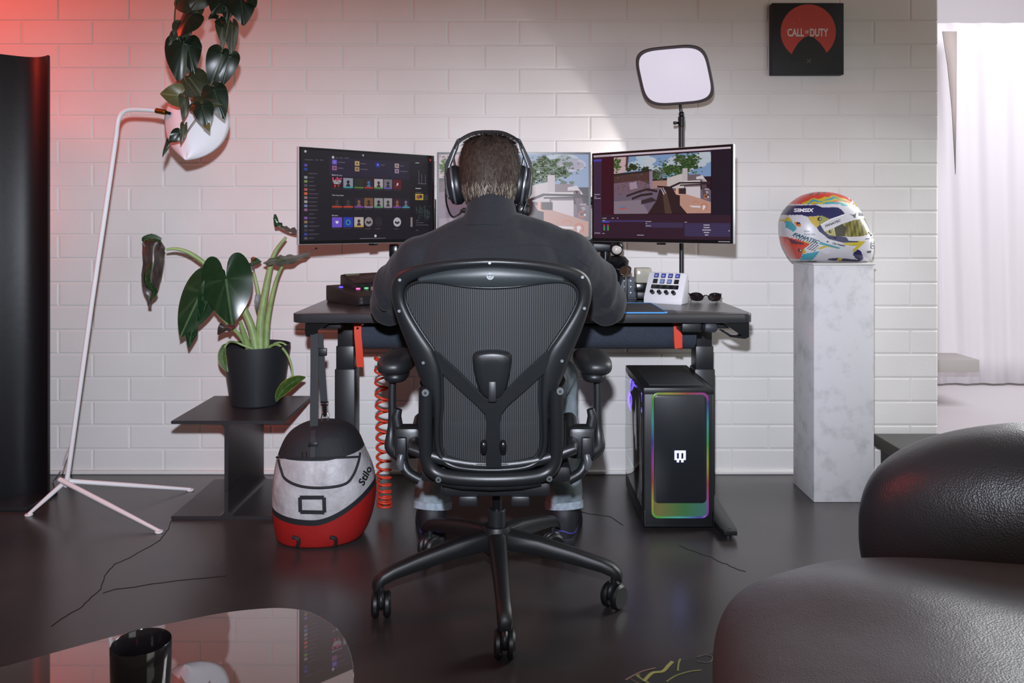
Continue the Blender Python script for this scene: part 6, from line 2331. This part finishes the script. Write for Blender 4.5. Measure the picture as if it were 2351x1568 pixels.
# big glossy leaf facing the viewer, petiole joins near the top
heart_leaf(AP(700, 545, 2.965), AP(745, 890, 2.945), V((1, 0.10, 0.26)), 0.092, G1, t, cup=0.16, droop=0.05, wave=0.004, lobe=1.15, seed=3)
leaf('leaf', [AP(740, 868, 2.96), AP(690, 905, 2.945), AP(640, 956, 2.96)], [0.028, 0.024, 0.002], V((1, 0.0, 0.35)), G3, t, cup=0.3, veins=False)
# left leaf, folded down the rib
heart_leaf(AP(520, 640, 2.985), AP(350, 985, 2.965), V((0.85, 0.12, 0.5)), 0.068, G2, t, cup=0.28, droop=0.1, wave=0.004, lobe=0.95, seed=8)
leaf('leaf', [AP(640, 480, 3.0), AP(610, 560, 2.985), AP(575, 660, 2.98), AP(545, 760, 2.985), AP(500, 860, 2.99)], [0.018, 0.03, 0.034, 0.026, 0.004], V((0.75, 0.6, 0.3)), G1, t, cup=0.35)
leaf('leaf', [AP(470, 880, 3.0), AP(445, 950, 2.995), AP(425, 1050, 3.0)], [0.012, 0.02, 0.002], V((1, 0.3, 0.1)), G1, t, cup=0.3)
# withered leaf at the far left
leaf('leaf', [AP(255, 320, 3.05), AP(215, 262, 3.04), AP(170, 300, 3.03), AP(165, 420, 3.02), AP(150, 540, 3.025), AP(150, 640, 3.03), AP(140, 745, 3.03)], [0.01, 0.036, 0.04, 0.036, 0.034, 0.022, 0.002],
     [V((0.5, -0.3, -0.8)), V((0.9, 0.3, -0.3)), V((0.9, 0.4, 0)), V((0.5, 0.85, 0))], G3, t, cup=0.55, wave=0.008)
leaf('leaf', [AP(110, 310, 3.02), AP(100, 265, 3.02), AP(160, 248, 3.03), AP(225, 262, 3.04)], [0.003, 0.014, 0.017, 0.008], V((0.2, -0.5, -0.8)), G2, t, cup=0.3)
leaf('leaf', [AP(150, 420, 3.01), AP(112, 510, 3.005), AP(120, 590, 3.01), AP(170, 640, 3.015), AP(140, 700, 3.02)], [0.006, 0.014, 0.016, 0.014, 0.002], V((0.9, -0.3, 0.1)), G2, t, cup=0.4)
# horizontal leaves at the right
leaf('leaf', [AP(975, 425, 3.06), AP(1060, 405, 3.06), AP(1150, 395, 3.07), AP(1260, 370, 3.09), AP(1370, 318, 3.12)], [0.012, 0.042, 0.05, 0.03, 0.002], [V((0.0, 1.0, 0.42)), V((0, 1, 0.3))], G2, t, cup=0.1, wave=0.004)
leaf('leaf', [AP(1235, 215, 3.1), AP(1180, 205, 3.1), AP(1110, 175, 3.1), AP(1072, 140, 3.1), AP(1060, 70, 3.1)], [0.03, 0.04, 0.03, 0.014, 0.004], [V((0, 1, -0.35)), V((0.4, 0.9, -0.2)), V((0.9, 0.3, 0))], G2, t, cup=0.3, wave=0.005)
leaf('leaf', [AP(960, 415, 3.14), AP(915, 420, 3.13), AP(880, 430, 3.13), AP(905, 495, 3.13)], [0.004, 0.02, 0.024, 0.004], V((0.3, 0.6, 0.6)), G2, t, cup=0.2)
# low lime leaf at the right, dull leaf at the left of the pot
leaf('leaf', [AP(1284, 1268, 3.02), AP(1220, 1290, 3.0), AP(1150, 1335, 2.985), AP(1095, 1395, 2.98), AP(1068, 1448, 2.98)], [0.003, 0.019, 0.026, 0.017, 0.002], V((0.45, 0.5, -0.75)), G4, t, cup=0.15)
leaf('leaf', [AP(690, 1030, 2.975), AP(672, 1090, 2.97), AP(680, 1160, 2.97), AP(712, 1230, 2.975)], [0.006, 0.014, 0.015, 0.003], V((1, 0.6, 0)), G4, t, cup=0.2)
leaf('leaf', [AP(930, 660, 3.1), AP(940, 720, 3.1), AP(930, 790, 3.1)], [0.008, 0.016, 0.003], V((1, .4, 0)), G3, t, cup=.2)

# ------------------------------------------------------------------ floor lamp
t = thing('floor_lamp', 'slim white tripod floor lamp with a folded white shade', 'lamp', P(155, 1140, 2.9))
hub = P(152, 1104, 2.905)
top = P(272, 272, 2.80)
bend = [hub + V((0, 0, -0.02)), hub.lerp(top, .5), P(267, 310, 2.805), P(270, 282, 2.80), P(275, 266, 2.80), P(286, 255, 2.80), P(304, 251, 2.80), P(335, 252, 2.80), P(360, 254, 2.80)]
line = [bend[0], bend[1]] + crom(bend[2:], 20)
MB().tube(line, 0.0082, 12).build('pole', M_white, t)
for (fx_, fy_) in ((66, 1184), (365, 1223), (437, 1127)):
    e = FP(fx_, fy_, 0.006)
    a = hub + (hub - e).normalized() * 0.015
    if fx_ == 365:
        a = P(137, 1101, 2.89)
    lg = MB().tube([a, a.lerp(e, .5), e], [0.0085, 0.0085, 0.006], 10).build('leg', M_white, t)
    MB().cyl((e.x, e.y, 0), (e.x, e.y, 0.007), 0.0135, n=20, bev=0.002).build('foot_pad', M_white, lg)
# brass joint
MB().cyl(P(358, 254, 2.80), P(381, 258, 2.79), 0.0095, n=18, bev=0.002).build('joint', M_brass, t)
MB().cyl(P(380, 257, 2.79), P(392, 261, 2.79), 0.005, n=14).build('joint_pin', M_blackgloss, t)


def LP(x, y, D=2.8):
    return P(x * 0.3189, y * 0.3189, D)


# folded shade: two curved cheeks meeting in a vertical ridge
ridge = [LP(1300, 700, 2.80), LP(1330, 820, 2.775), LP(1345, 960, 2.755), LP(1345, 1080, 2.745), LP(1338, 1154, 2.745)]
leftE = [LP(1260, 720, 2.82), LP(1205, 790, 2.82), LP(1188, 880, 2.82), LP(1200, 1000, 2.81), LP(1338, 1154, 2.745)]
rightE = [LP(1420, 690, 2.85), LP(1570, 750, 2.87), LP(1640, 860, 2.87), LP(1610, 1020, 2.85), LP(1338, 1154, 2.745)]
rightO = [LP(1420, 690, 2.85), LP(1600, 760, 2.865), LP(1652, 880, 2.865), LP(1620, 1000, 2.855), LP(1540, 1085, 2.82), LP(1440, 1135, 2.78), LP(1338, 1154, 2.745)]
leftO = [LP(1270, 700, 2.82), LP(1205, 770, 2.82), LP(1186, 860, 2.82), LP(1196, 960, 2.815), LP(1225, 1040, 2.80), LP(1275, 1100, 2.775), LP(1338, 1154, 2.745)]
nR = 24
rr_, ro_, lo_ = crom(ridge, nR), crom(rightO, nR), crom(leftO, nR)
sh = MB()
sh.grid(lambda u, v: rr_[round(v * (nR - 1))].lerp(ro_[round(v * (nR - 1))], u) + V((0, -0.025 * math.sin(PI * u), 0)) * math.sin(PI * min(1, v * 1.0)) ** .5, 14, nR)
sh.grid(lambda u, v: rr_[round(v * (nR - 1))].lerp(lo_[round(v * (nR - 1))], u) + V((0, -0.012 * math.sin(PI * u), 0)) * math.sin(PI * v) ** .5, 14, nR)
so_ = sh.build('shade', mat('shade_white', (226, 224, 230), 0.45), t, angle=25)
q = so_.modifiers.new('thick', 'SOLIDIFY'); q.thickness = 0.0015
# lamp flex
fl = crom([P(161, 1025, 2.93), P(151, 1046, 2.95), P(145, 1068, 2.97), P(138, 1084, 2.98), FP(122, 1107, 0.004), FP(105, 1114, 0.004), FP(86, 1117, 0.004)], 30)
MB().tube(fl, 0.003, 8).build('flex', mat('flex_white', (206, 200, 206), 0.5), t)

# ------------------------------------------------------------------ trailing vine from above
t = thing('hanging_vine', 'dark green trailing vine hanging from above in front of the lamp shade', 'plant', LP(1450, 0, 2.7))
VD = leaf_mat('vine_dark', (22, 38, 26), (74, 70, 52), (58, 80, 50), 0.32)
VO = leaf_mat('vine_olive', (56, 60, 42), (98, 84, 58), (104, 104, 70), 0.4)
VY = leaf_mat('vine_pale', (104, 98, 58), (110, 90, 60), (140, 130, 84), 0.4)
M_vs = mat('vine_stem', (74, 74, 46), 0.5)
VDp = 2.68
st_l = [(1300, -1700), (1330, -1100), (1290, -560), (1270, -160), (1268, 0), (1258, 110), (1258, 200), (1272, 250), (1300, 300), (1330, 420), (1325, 560), (1390, 650), (1420, 700), (1440, 760)]
st_r = [(1560, -1700), (1640, -1150), (1740, -600), (1730, -160), (1690, 0), (1655, 120), (1630, 230), (1610, 330), (1560, 460), (1540, 560), (1500, 650), (1470, 690)]
st_c = [(1440, 760), (1425, 830), (1370, 910), (1340, 955), (1280, 1015), (1205, 1020)]
st_t = [(1280, 0), (1300, 40), (1340, 70), (1400, 60), (1460, 10), (1470, -60)]
for s_ in (st_l, st_r, st_c, st_t):
    q = crom([LP(x, y, VDp) for x, y in s_], 40)
    MB().tube(q, 0.0026 if s_ is not st_c else 0.0015, 7).build('stem', M_vs, t)


def vleaf(bx, by, tx, ty, w, m_, dD=0.0, lean=0.3, cup=0.3, lob=0.018, bow=0.0):
    a, b_ = LP(bx, by, VDp + dD), LP(tx, ty, VDp + dD - 0.02)
    ax_ = (b_ - a).normalized()
    sd_ = ax_.cross(V((0, 1, 0))).normalized()
    sd_ = (sd_ + V((0, lean, 0))).normalized()
    hw = w * 1.3 * 0.3189 * VDp / F / 2
    L0 = (b_ - a).length
    heart_leaf(a + ax_ * L0 * .12, b_ + ax_ * L0 * .06, sd_, hw, m_, t, cup=cup, droop=.22, wave=.003, lobe=.55, sway=bow, seed=int(bx + by))


for a in ((1340, -40, 1430, 100, 170, VO), (1385, 90, 1268, 235, 170, VD, -0.02, -0.5), (1330, 180, 1275, 300, 110, VO, 0.01, 0.9), (1325, 280, 1278, 562, 190, VD), (1345, 275, 1390, 500, 130, VD, 0.01),
          (1345, 535, 1470, 700, 180, VO, 0.01), (1310, 690, 1156, 680, 130, VY, -0.03), (1330, 690, 1335, 850, 60, VO, -0.05, 1.2), (1380, 740, 1572, 740, 95, VO, -0.03), (1530, 620, 1607, 830, 130, VD, -0.02),
          (1450, 740, 1490, 905, 110, VD, -0.06), (1610, 365, 1525, 606, 150, VD, 0.0, 0.5), (1660, 380, 1600, 600, 110, VD, 0.01), (1670, 150, 1680, 405, 80, VO, 0.02, 0.9), (1600, 150, 1610, 330, 70, VO, 0.0, 0.8),
          (1730, -30, 1752, 158, 150, VD), (1590, 10, 1530, 90, 110, VD, -0.01), (1660, -40, 1630, 140, 100, VD, 0.01), (1790, -40, 1835, 34, 70, VD), (1260, 230, 1222, 318, 40, VO, 0.0, 0.6),
          (1300, 950, 1222, 1010, 70, VD, -0.05), (1330, 890, 1312, 1024, 40, VO, -0.05, 1.0), (1215, 1010, 1170, 1125, 26, VD, -0.05), (1480, 880, 1502, 932, 40, VY, -0.06), (1560, 100, 1505, 130, 40, VD), (1575, 130, 1600, 180, 60, VD),
          (1450, -40, 1380, 60, 120, VO, -0.01), (1300, -520, 1360, -300, 170, VD), (1320, -900, 1260, -680, 160, VD), (1730, -560, 1660, -320, 170, VD), (1690, -980, 1760, -760, 160, VO), (1310, -1400, 1370, -1180, 160, VD), (1580, -1450, 1520, -1230, 160, VD), (1560, -60, 1600, 60, 130, VD), (1780, -60, 1700, 60, 120, VD, 0.01), (1490, 640, 1540, 700, 90, VD, -0.01)):
    vleaf(*a)

# ------------------------------------------------------------------ helmet bag
BYc = 2.68
bs = BYc / F * 0.985
bag = thing('helmet_bag', 'silver, black and red helmet bag hanging by its strap from the desk', 'bag', (-0.62, BYc, 0))
levels = [(1264, 655, 798), (1256, 644, 810), (1240, 636, 824), (1210, 629, 842), (1175, 625, 853), (1140, 624, 858), (1110, 625, 857), (1085, 628, 852), (1060, 632, 843), (1045, 636, 836), (1030, 641, 830), (1010, 650, 822), (994, 662, 812), (982, 680, 798), (974, 700, 780), (970, 722, 756)]
zs = []
for (y, a, b_) in levels:
    zs.append(((a + b_) / 2, (b_ - a) / 2, y))
nB = 110
bk_s = (BYc - 0.03) / F
prof = []
for q in crom([V(q) for q in zs], 160):
    prof.append((max(0.0, CH - (q.z - HY) * bk_s), (q.x - HX) * bk_s, q.y * bk_s))
zb0 = prof[0][0]
prof = [(max(0.0, z - zb0), x, r) for z, x, r in prof]
ZT = prof[-1][0]


def bprof(z):
    for i in range(len(prof) - 1):
        if prof[i][0] <= z <= prof[i + 1][0]:
            d = prof[i + 1][0] - prof[i][0]
            f = 0 if d < 1e-9 else (z - prof[i][0]) / d
            return prof[i][1] + (prof[i + 1][1] - prof[i][1]) * f, prof[i][2] + (prof[i + 1][2] - prof[i][2]) * f
    return prof[-1][1:]


def bpoint(k, z):
    a = 2 * PI * k / nB
    x, r = bprof(z)
    e = 2.35
    ca, sa = math.cos(a), math.sin(a)
    q = (abs(ca) ** e + abs(sa) ** e) ** (-1 / e)
    return V((x + r * q * ca, BYc + r * 0.86 * q * sa, z))


SECT = (('red_base', 16), ('black_band', 3), ('silver_body', 24), ('black_lid', 22))
cols_, parts_ = [], []
for k in range(nB):
    p = bpoint(k, 0.12)
    u = (p.x + 0.625) / 0.165
    zr = 0.082 + 0.085 * max(0, u) ** 1.7 + 0.02 * max(0, -u) ** 2
    if p.y > BYc:
        zr += 0.05 * min(1, (p.y - BYc) / 0.1)
    zl = 0.281 + 0.018 * max(0, u - 0.3)
    cuts = [0.0, zr, zr + 0.019, zl, ZT]
    col_ = []
    for (nm, cnt_), z0_, z1_ in zip(SECT, cuts[:-1], cuts[1:]):
        for i in range(cnt_):
            col_.append(bpoint(k, z0_ + (z1_ - z0_) * i / cnt_))
    col_.append(bpoint(k, ZT))
    cols_.append(col_)
rings = [[cols_[k][i] for k in range(nB)] for i in range(len(cols_[0]))]
row_part = [nm for nm, c_ in SECT for _ in range(c_)]
M_bagm = {'red_base': mat('bag_red', (150, 22, 20), 0.55, bump=0.3, bscale=25, var=0.08), 'black_band': mat('bag_band', (24, 25, 30), 0.7),
          'black_lid': mat('bag_lid', (26, 27, 31), 0.75, bump=0.4, bscale=60), 'silver_body': mat('bag_silver', (170, 167, 169), 0.5, bump=0.8, bscale=14, var=0.14, vscale=18, bdist=0.014)}
pt = {k: MB() for k in M_bagm}
nL = len(rings)
for i in range(nL - 1):
    for k in range(nB):
        k2 = (k + 1) % nB
        q = [rings[i][k], rings[i][k2], rings[i + 1][k2], rings[i + 1][k]]
        pt[row_part[i]].add(q, [(0, 1, 2, 3)])
pt['black_lid'].add(rings[-1], [tuple(range(nB))])
pt['red_base'].add(rings[0], [tuple(reversed(range(nB)))])
allv = [p for rg in rings for p in rg]
allf = [(i * nB + k, i * nB + (k + 1) % nB, (i + 1) * nB + (k + 1) % nB, (i + 1) * nB + k) for i in range(nL - 1) for k in range(nB)]
bb = BVHTree.FromPolygons([tuple(v) for v in allv], allf)
bo = {}
for k, m_ in pt.items():
    bo[k] = m_.build(k, M_bagm[k], bag, angle=180)


def bsurf(px, py, off=0.001):
    o_ = V((0, 0, CH)); d = (P(px, py, 2.0) - o_).normalized()
    h, n_, i_, ds = bb.ray_cast(o_, d)
    return (h + n_ * off) if h is not None else None


def bline(line, n=40, off=0.001):
    out = [bsurf(p.x, p.y, off) for p in crom([(x, y, 0) for x, y in line], n)]
    return [p for p in out if p is not None]


MB().tube(bline([(640, 1056), (646, 1078), (656, 1100), (690, 1116), (740, 1120), (790, 1112), (810, 1092), (822, 1062), (826, 1040)]), 0.0042, 8).build('piping', M_bagm['black_band'], bo['silver_body'])
MB().tube(bline([(636, 1050), (670, 1051), (720, 1052), (770, 1051), (822, 1049)]), 0.0035, 8).build('lid_hem', M_bagm['black_lid'], bo['black_lid'])
# label window
fr = [(689, 1142), (744, 1142), (745, 1176), (690, 1175)]
fro = bline([fr[0], fr[1]], 12, .0015) + bline([fr[1], fr[2]], 8, .0015) + bline([fr[2], fr[3]], 12, .0015) + bline([fr[3], fr[0]], 8, .0015)
for a_, b__ in ((0, 1), (1, 2), (2, 3), (3, 0)):
    MB().tube(bline([fr[a_], fr[b__]], 10, .0012), 0, flat=(0.0115, 0.003), up=(0, -1, 0)).build('label_frame', M_bagm['black_band'], bo['silver_body'])
# word on the right side
def bplace(x0, y0, ang, k=1.0):
    ca, sa = math.cos(ang), math.sin(ang)

    def f(x, y):
        return P(x0 + x * ca - y * sa, y0 - (x * sa + y * ca), 2.2)
    return f


vs, fs = text_geo('Stilo', 27, 'CENTER', 0.15, 0.9, 2)
pts = []
plc = bplace(838, 1093, 1.12)
for p in vs:
    w_ = plc(p.x * 0.95, p.y * 0.8)
    o_ = V((0, 0, CH)); d = (w_ - o_).normalized()
    h, n_, i_, ds = bb.ray_cast(o_, d)
    pts.append(h + n_ * 0.0012 if h is not None else V((-0.46, 2.68, .2)))
MB().add(pts, fs).build('lettering', M_ink, bo['silver_body'], smooth=False, clean=False)
# lugs on the red base
for (x, y) in ((683, 1240), (768, 1240)):
    MB().tube(bline([(x - 10, y - 8), (x + 2, y - 4), (x + 3, y + 6), (x, y + 14)], 14, .002), 0.006, 6).build('lug', M_bagm['black_band'], bo['red_base'])
# straps
M_web = mat('webbing', (40, 42, 46), 0.7, bump=0.4, bscale=400, bdist=0.0008)
hk = V((-0.655, 2.70, DZ - 0.06))
a = P(722, 766, 2.68)
MB().tube(crom([a, P(722, 850, 2.66), P(721, 940, 2.64), P(721, 988, 2.63)], 16), 0, flat=(0.0265, 0.003), up=(0, -1, 0)).build('strap', M_web, bag)
st2 = MB().tube(crom([P(734, 768, 2.695), P(739, 850, 2.69), P(744, 925, 2.685)], 14), 0, flat=(0.0225, 0.003), up=(0, -1, 0)).build('strap', M_web, bag)
MB().box(P(739, 808, 2.685), (0.034, 0.01, 0.026), 0.003).build('slider', M_black, st2)
for (x, y, D) in ((721, 986, 2.625), (745, 926, 2.68)):
    MB().tube([P(x - 9, y - 3, D), P(x + 9, y - 3, D), P(x + 8, y + 4, D), P(x - 8, y + 4, D)], 0.0022, 8, True).build('ring', M_blackgloss, bag)
MB().cyl(P(745, 930, 2.68), P(746, 956, 2.68), 0.005, n=12).build('snap_hook', M_blackgloss, bag)
MB().tube([P(740, 948, 2.68), P(752, 948, 2.68), P(755, 962, 2.68), P(746, 972, 2.68), P(737, 962, 2.68)], 0.0022, 8, True).build('snap_ring', M_chrome, bag)
MB().box(P(747, 972, 2.675), (0.032, 0.012, 0.018), 0.004).build('tab', M_web, bag)
MB().tube(bline([(720, 990), (720, 1010), (719, 1050), (740, 1046)][:3], 14, .003), 0, flat=(0.016, 0.003), up=(0, -1, 0)).build('lid_strap', M_web, bag)
MB().box((bsurf(719, 1020) or P(719, 1020, 2.5)) + V((0, -0.004, 0)), (0.03, 0.006, 0.016), 0.003).build('lid_clip', M_black, bag)
b0 = bsurf(700, 1046, .004)
MB().tube([b0 + V((-.007, 0, .009)), b0 + V((.007, 0, .01)), b0 + V((.007, 0, -.009)), b0 + V((-.007, 0, -.011))], 0.0017, 7, True).build('buckle', M_brass, bag)
MB().tube(bline([(706, 1052), (716, 1052), (726, 1048)], 8, .003), 0.0025, 6).build('buckle_tongue', M_web, bag)
# ------------------------------------------------------------------ black leather sofa
def leather(name, col, rough):
    N = NT(name)
    tc = N.n('ShaderNodeTexCoord')
    vo = N.n('ShaderNodeTexVoronoi'); vo.inputs['Scale'].default_value = 330
    n2 = N.n('ShaderNodeTexNoise'); n2.inputs['Scale'].default_value = 7; n2.inputs['Detail'].default_value = 3
    N.l(tc.outputs['Object'], vo.inputs['Vector']); N.l(tc.outputs['Object'], n2.inputs['Vector'])
    b1 = N.n('ShaderNodeBump'); b1.inputs['Strength'].default_value = 0.28; b1.inputs['Distance'].default_value = 0.0015
    N.l(vo.outputs['Distance'], b1.inputs['Height'])
    b2 = N.n('ShaderNodeBump'); b2.inputs['Strength'].default_value = 0.35; b2.inputs['Distance'].default_value = 0.012
    N.l(n2.outputs['Fac'], b2.inputs['Height']); N.l(b1.outputs['Normal'], b2.inputs['Normal'])
    N.l(b2.outputs['Normal'], N.b.inputs['Normal'])
    N.b.inputs['Base Color'].default_value = (*lin(col), 1)
    N.b.inputs['Roughness'].default_value = rough
    N.b.inputs['Specular IOR Level'].default_value = 0.9
    return N.m


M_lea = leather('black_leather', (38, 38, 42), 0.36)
M_lea2 = leather('black_leather_sheen', (104, 108, 117), 0.44)  # same black leather, base lightened to carry the seat's broad grey sheen
t = thing('leather_sofa', 'black leather lounge sofa with rounded cushions at the right', 'sofa', (0.95, 1.15, 0))


def cushion(c, r, e, ez, rz, tilt=0.0, sag=0.0, wr=0.0, seed=0):
    M = Matrix.Translation(c) @ Matrix.Rotation(rz, 4, 'Z') @ Matrix.Rotation(tilt, 4, 'X')

    def pw(x, p):
        return math.copysign(abs(x) ** (2.0 / p), x)
    nu, nv = 120, 70
    vs, fs = [], []
    for j in range(nv + 1):
        ph = -PI / 2 + PI * j / nv
        for i in range(nu):
            th = 2 * PI * i / nu
            cp = pw(math.cos(ph), ez)
            x, y, z = r[0] * cp * pw(math.cos(th), e), r[1] * cp * pw(math.sin(th), e), r[2] * pw(math.sin(ph), ez)
            if z > 0:
                ux, uy = x / r[0], y / r[1]
                z += sag * (1 - ux * ux) * (1 - uy * uy)
                z += wr * (math.sin(14 * x + 6 * y + seed) * math.sin(5 * y - 3 * x) + .6 * math.sin(23 * y + 9 * x + 1.3)) * (1 - max(ux * ux, uy * uy) ** 2)
            vs.append(V((x, y, z)))
    for j in range(nv):
        for i in range(nu):
            i2 = (i + 1) % nu
            fs.append((j * nu + i, j * nu + i2, (j + 1) * nu + i2, (j + 1) * nu + i))
    return MB(M).add(vs, fs)


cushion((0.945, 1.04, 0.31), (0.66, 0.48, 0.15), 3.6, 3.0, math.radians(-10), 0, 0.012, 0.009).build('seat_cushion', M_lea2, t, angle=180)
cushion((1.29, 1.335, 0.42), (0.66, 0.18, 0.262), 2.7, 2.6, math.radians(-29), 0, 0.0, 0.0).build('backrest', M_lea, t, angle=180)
MB().box((1.0, 1.1, 0.13), (1.05, 0.72, 0.06), 0.02, rot=rotm(rz=math.radians(-10))).build('base_frame', M_dark, t)
for (x, y) in ((0.47, 1.3), (0.62, 0.82), (1.5, 1.15), (1.35, 0.72)):
    MB().cyl((x, y, 0), (x, y, 0.12), 0.012, n=16).build('leg', M_chrome, t)

# ------------------------------------------------------------------ rug
N = NT('rug_weave')
tc = N.n('ShaderNodeTexCoord')
nz = N.n('ShaderNodeTexNoise'); nz.inputs['Scale'].default_value = 3.2; nz.inputs['Detail'].default_value = 2; nz.inputs['Distortion'].default_value = 1.2
N.l(tc.outputs['Object'], nz.inputs['Vector'])
rp = N.n('ShaderNodeValToRGB')
cr = rp.color_ramp
cr.elements[0].position = 0.0; cr.elements[0].color = (*lin((34, 34, 36)), 1)
cr.elements[1].position = 1.0; cr.elements[1].color = (*lin((30, 30, 33)), 1)
for pos, c in ((0.44, (36, 36, 38)), (0.452, (128, 132, 76)), (0.466, (128, 132, 76)), (0.476, (36, 36, 38)), (0.55, (30, 30, 34)), (0.556, (120, 96, 90)), (0.562, (30, 30, 34))):
    e = cr.elements.new(pos); e.color = (*lin(c), 1)
N.l(nz.outputs['Fac'], rp.inputs['Fac']); N.l(rp.outputs['Color'], N.b.inputs['Base Color'])
N.b.inputs['Roughness'].default_value = 0.85
rg = [FP(1400, 1580), FP(1460, 1556), FP(1520, 1538), FP(1600, 1516), FP(1660, 1500), FP(1760, 1474), FP(1900, 1440), (1.9, 1.9, 0), (2.0, 0.9, 0), (0.3, 0.7, 0), (0.2, 1.3, 0)]
o = MB().prism([(p[0], p[1]) for p in rg], 0.0005, 0.009, bev=0.003).build('rug', N.m)
tag(o, 'black rug with thin olive swirls under the sofa', 'rug')

rug = o
for (ln_, c_, w_) in (([(1478, 1574), (1497, 1555), (1521, 1551), (1535, 1537), (1544, 1528)], (150, 152, 84), .008), ([(1556, 1550), (1558, 1532), (1562, 1522)], (130, 134, 74), .004),
                      ([(1436, 1571), (1469, 1553), (1505, 1543)], (128, 100, 96), .004), ([(1600, 1518), (1620, 1513), (1636, 1518), (1628, 1530), (1600, 1528)], (88, 86, 84), .003), ([(1530, 1575), (1550, 1562), (1580, 1552), (1610, 1548)], (120, 122, 74), .004)):
    pts = [FP(x, y, 0.0094) for x, y in ln_]
    MB().tube(crom(pts, 20), 0, flat=(w_, 0.0012), up=(0, 0, 1)).build('swirl', mat('swirl_%d' % c_[0], c_, 0.8), rug)

# ------------------------------------------------------------------ glass coffee table with tumbler
GZ = 0.394


def GP(px, py):
    D = (CH - GZ) * F / (py - HY)
    return V(((px - HX) * D / F, D, GZ))


t = thing('glass_table', 'glass coffee table with rounded corner in the lower left foreground', 'table', (-0.75, 1.05, 0))
ed = [GP(-260, 1592), GP(0, 1531), GP(150, 1490), GP(280, 1455), GP(400, 1428), GP(500, 1408), GP(580, 1398), GP(650, 1395), GP(710, 1404), GP(760, 1430), GP(790, 1462), GP(806, 1500), GP(813, 1545), GP(808, 1620), GP(780, 1760), GP(700, 2000)]
pl = [(p.x, p.y) for p in crom(ed, 70)]
pl += [(-0.5, 0.5), (-1.3, 0.5), (-1.6, 0.8)]
N = NT('table_glass')
N.b.inputs['Base Color'].default_value = (*lin((120, 116, 116)), 1)
N.b.inputs['Roughness'].default_value = 0.015
N.b.inputs['IOR'].default_value = 2.3
N.b.inputs['Specular IOR Level'].default_value = 1.0
N.b.inputs['Transmission Weight'].default_value = 0.25
MB().prism(pl, GZ - 0.012, GZ, bev=0.0015).build('glass_top', N.m, t, smooth=False)
for (x, y) in ((-0.55, 1.12), (-1.1, 1.0), (-0.5, 0.75), (-1.1, 0.7)):
    MB().cyl((x, y, 0), (x, y, GZ - 0.012), 0.016, n=18).build('leg', M_dark, t)

c = GP(327, 1568)
tc_ = V((-0.492, 1.069, GZ))
t = thing('tumbler', 'dark smoked glass tumbler standing on the glass table', 'tumbler', tc_)
N = NT('dark_tumbler')
N.b.inputs['Base Color'].default_value = (*lin((40, 36, 40)), 1)
N.b.inputs['Roughness'].default_value = 0.1
N.b.inputs['Transmission Weight'].default_value = 0.3
MB().lathe([(0.001, 0.0), (0.034, 0.0), (0.0365, 0.004), (0.0378, 0.088), (0.037, 0.0895), (0.036, 0.088), (0.0345, 0.012), (0.001, 0.009)], 48, Matrix.Translation(tc_), caps=False).build('cup', N.m, t, angle=50)
MB().lathe([(0.001, 0.0125), (0.0338, 0.0125), (0.0345, 0.032), (0.001, 0.032)], 40, Matrix.Translation(tc_), caps=False).build('drink', mat('dark_drink', (44, 30, 20), 0.1), t)
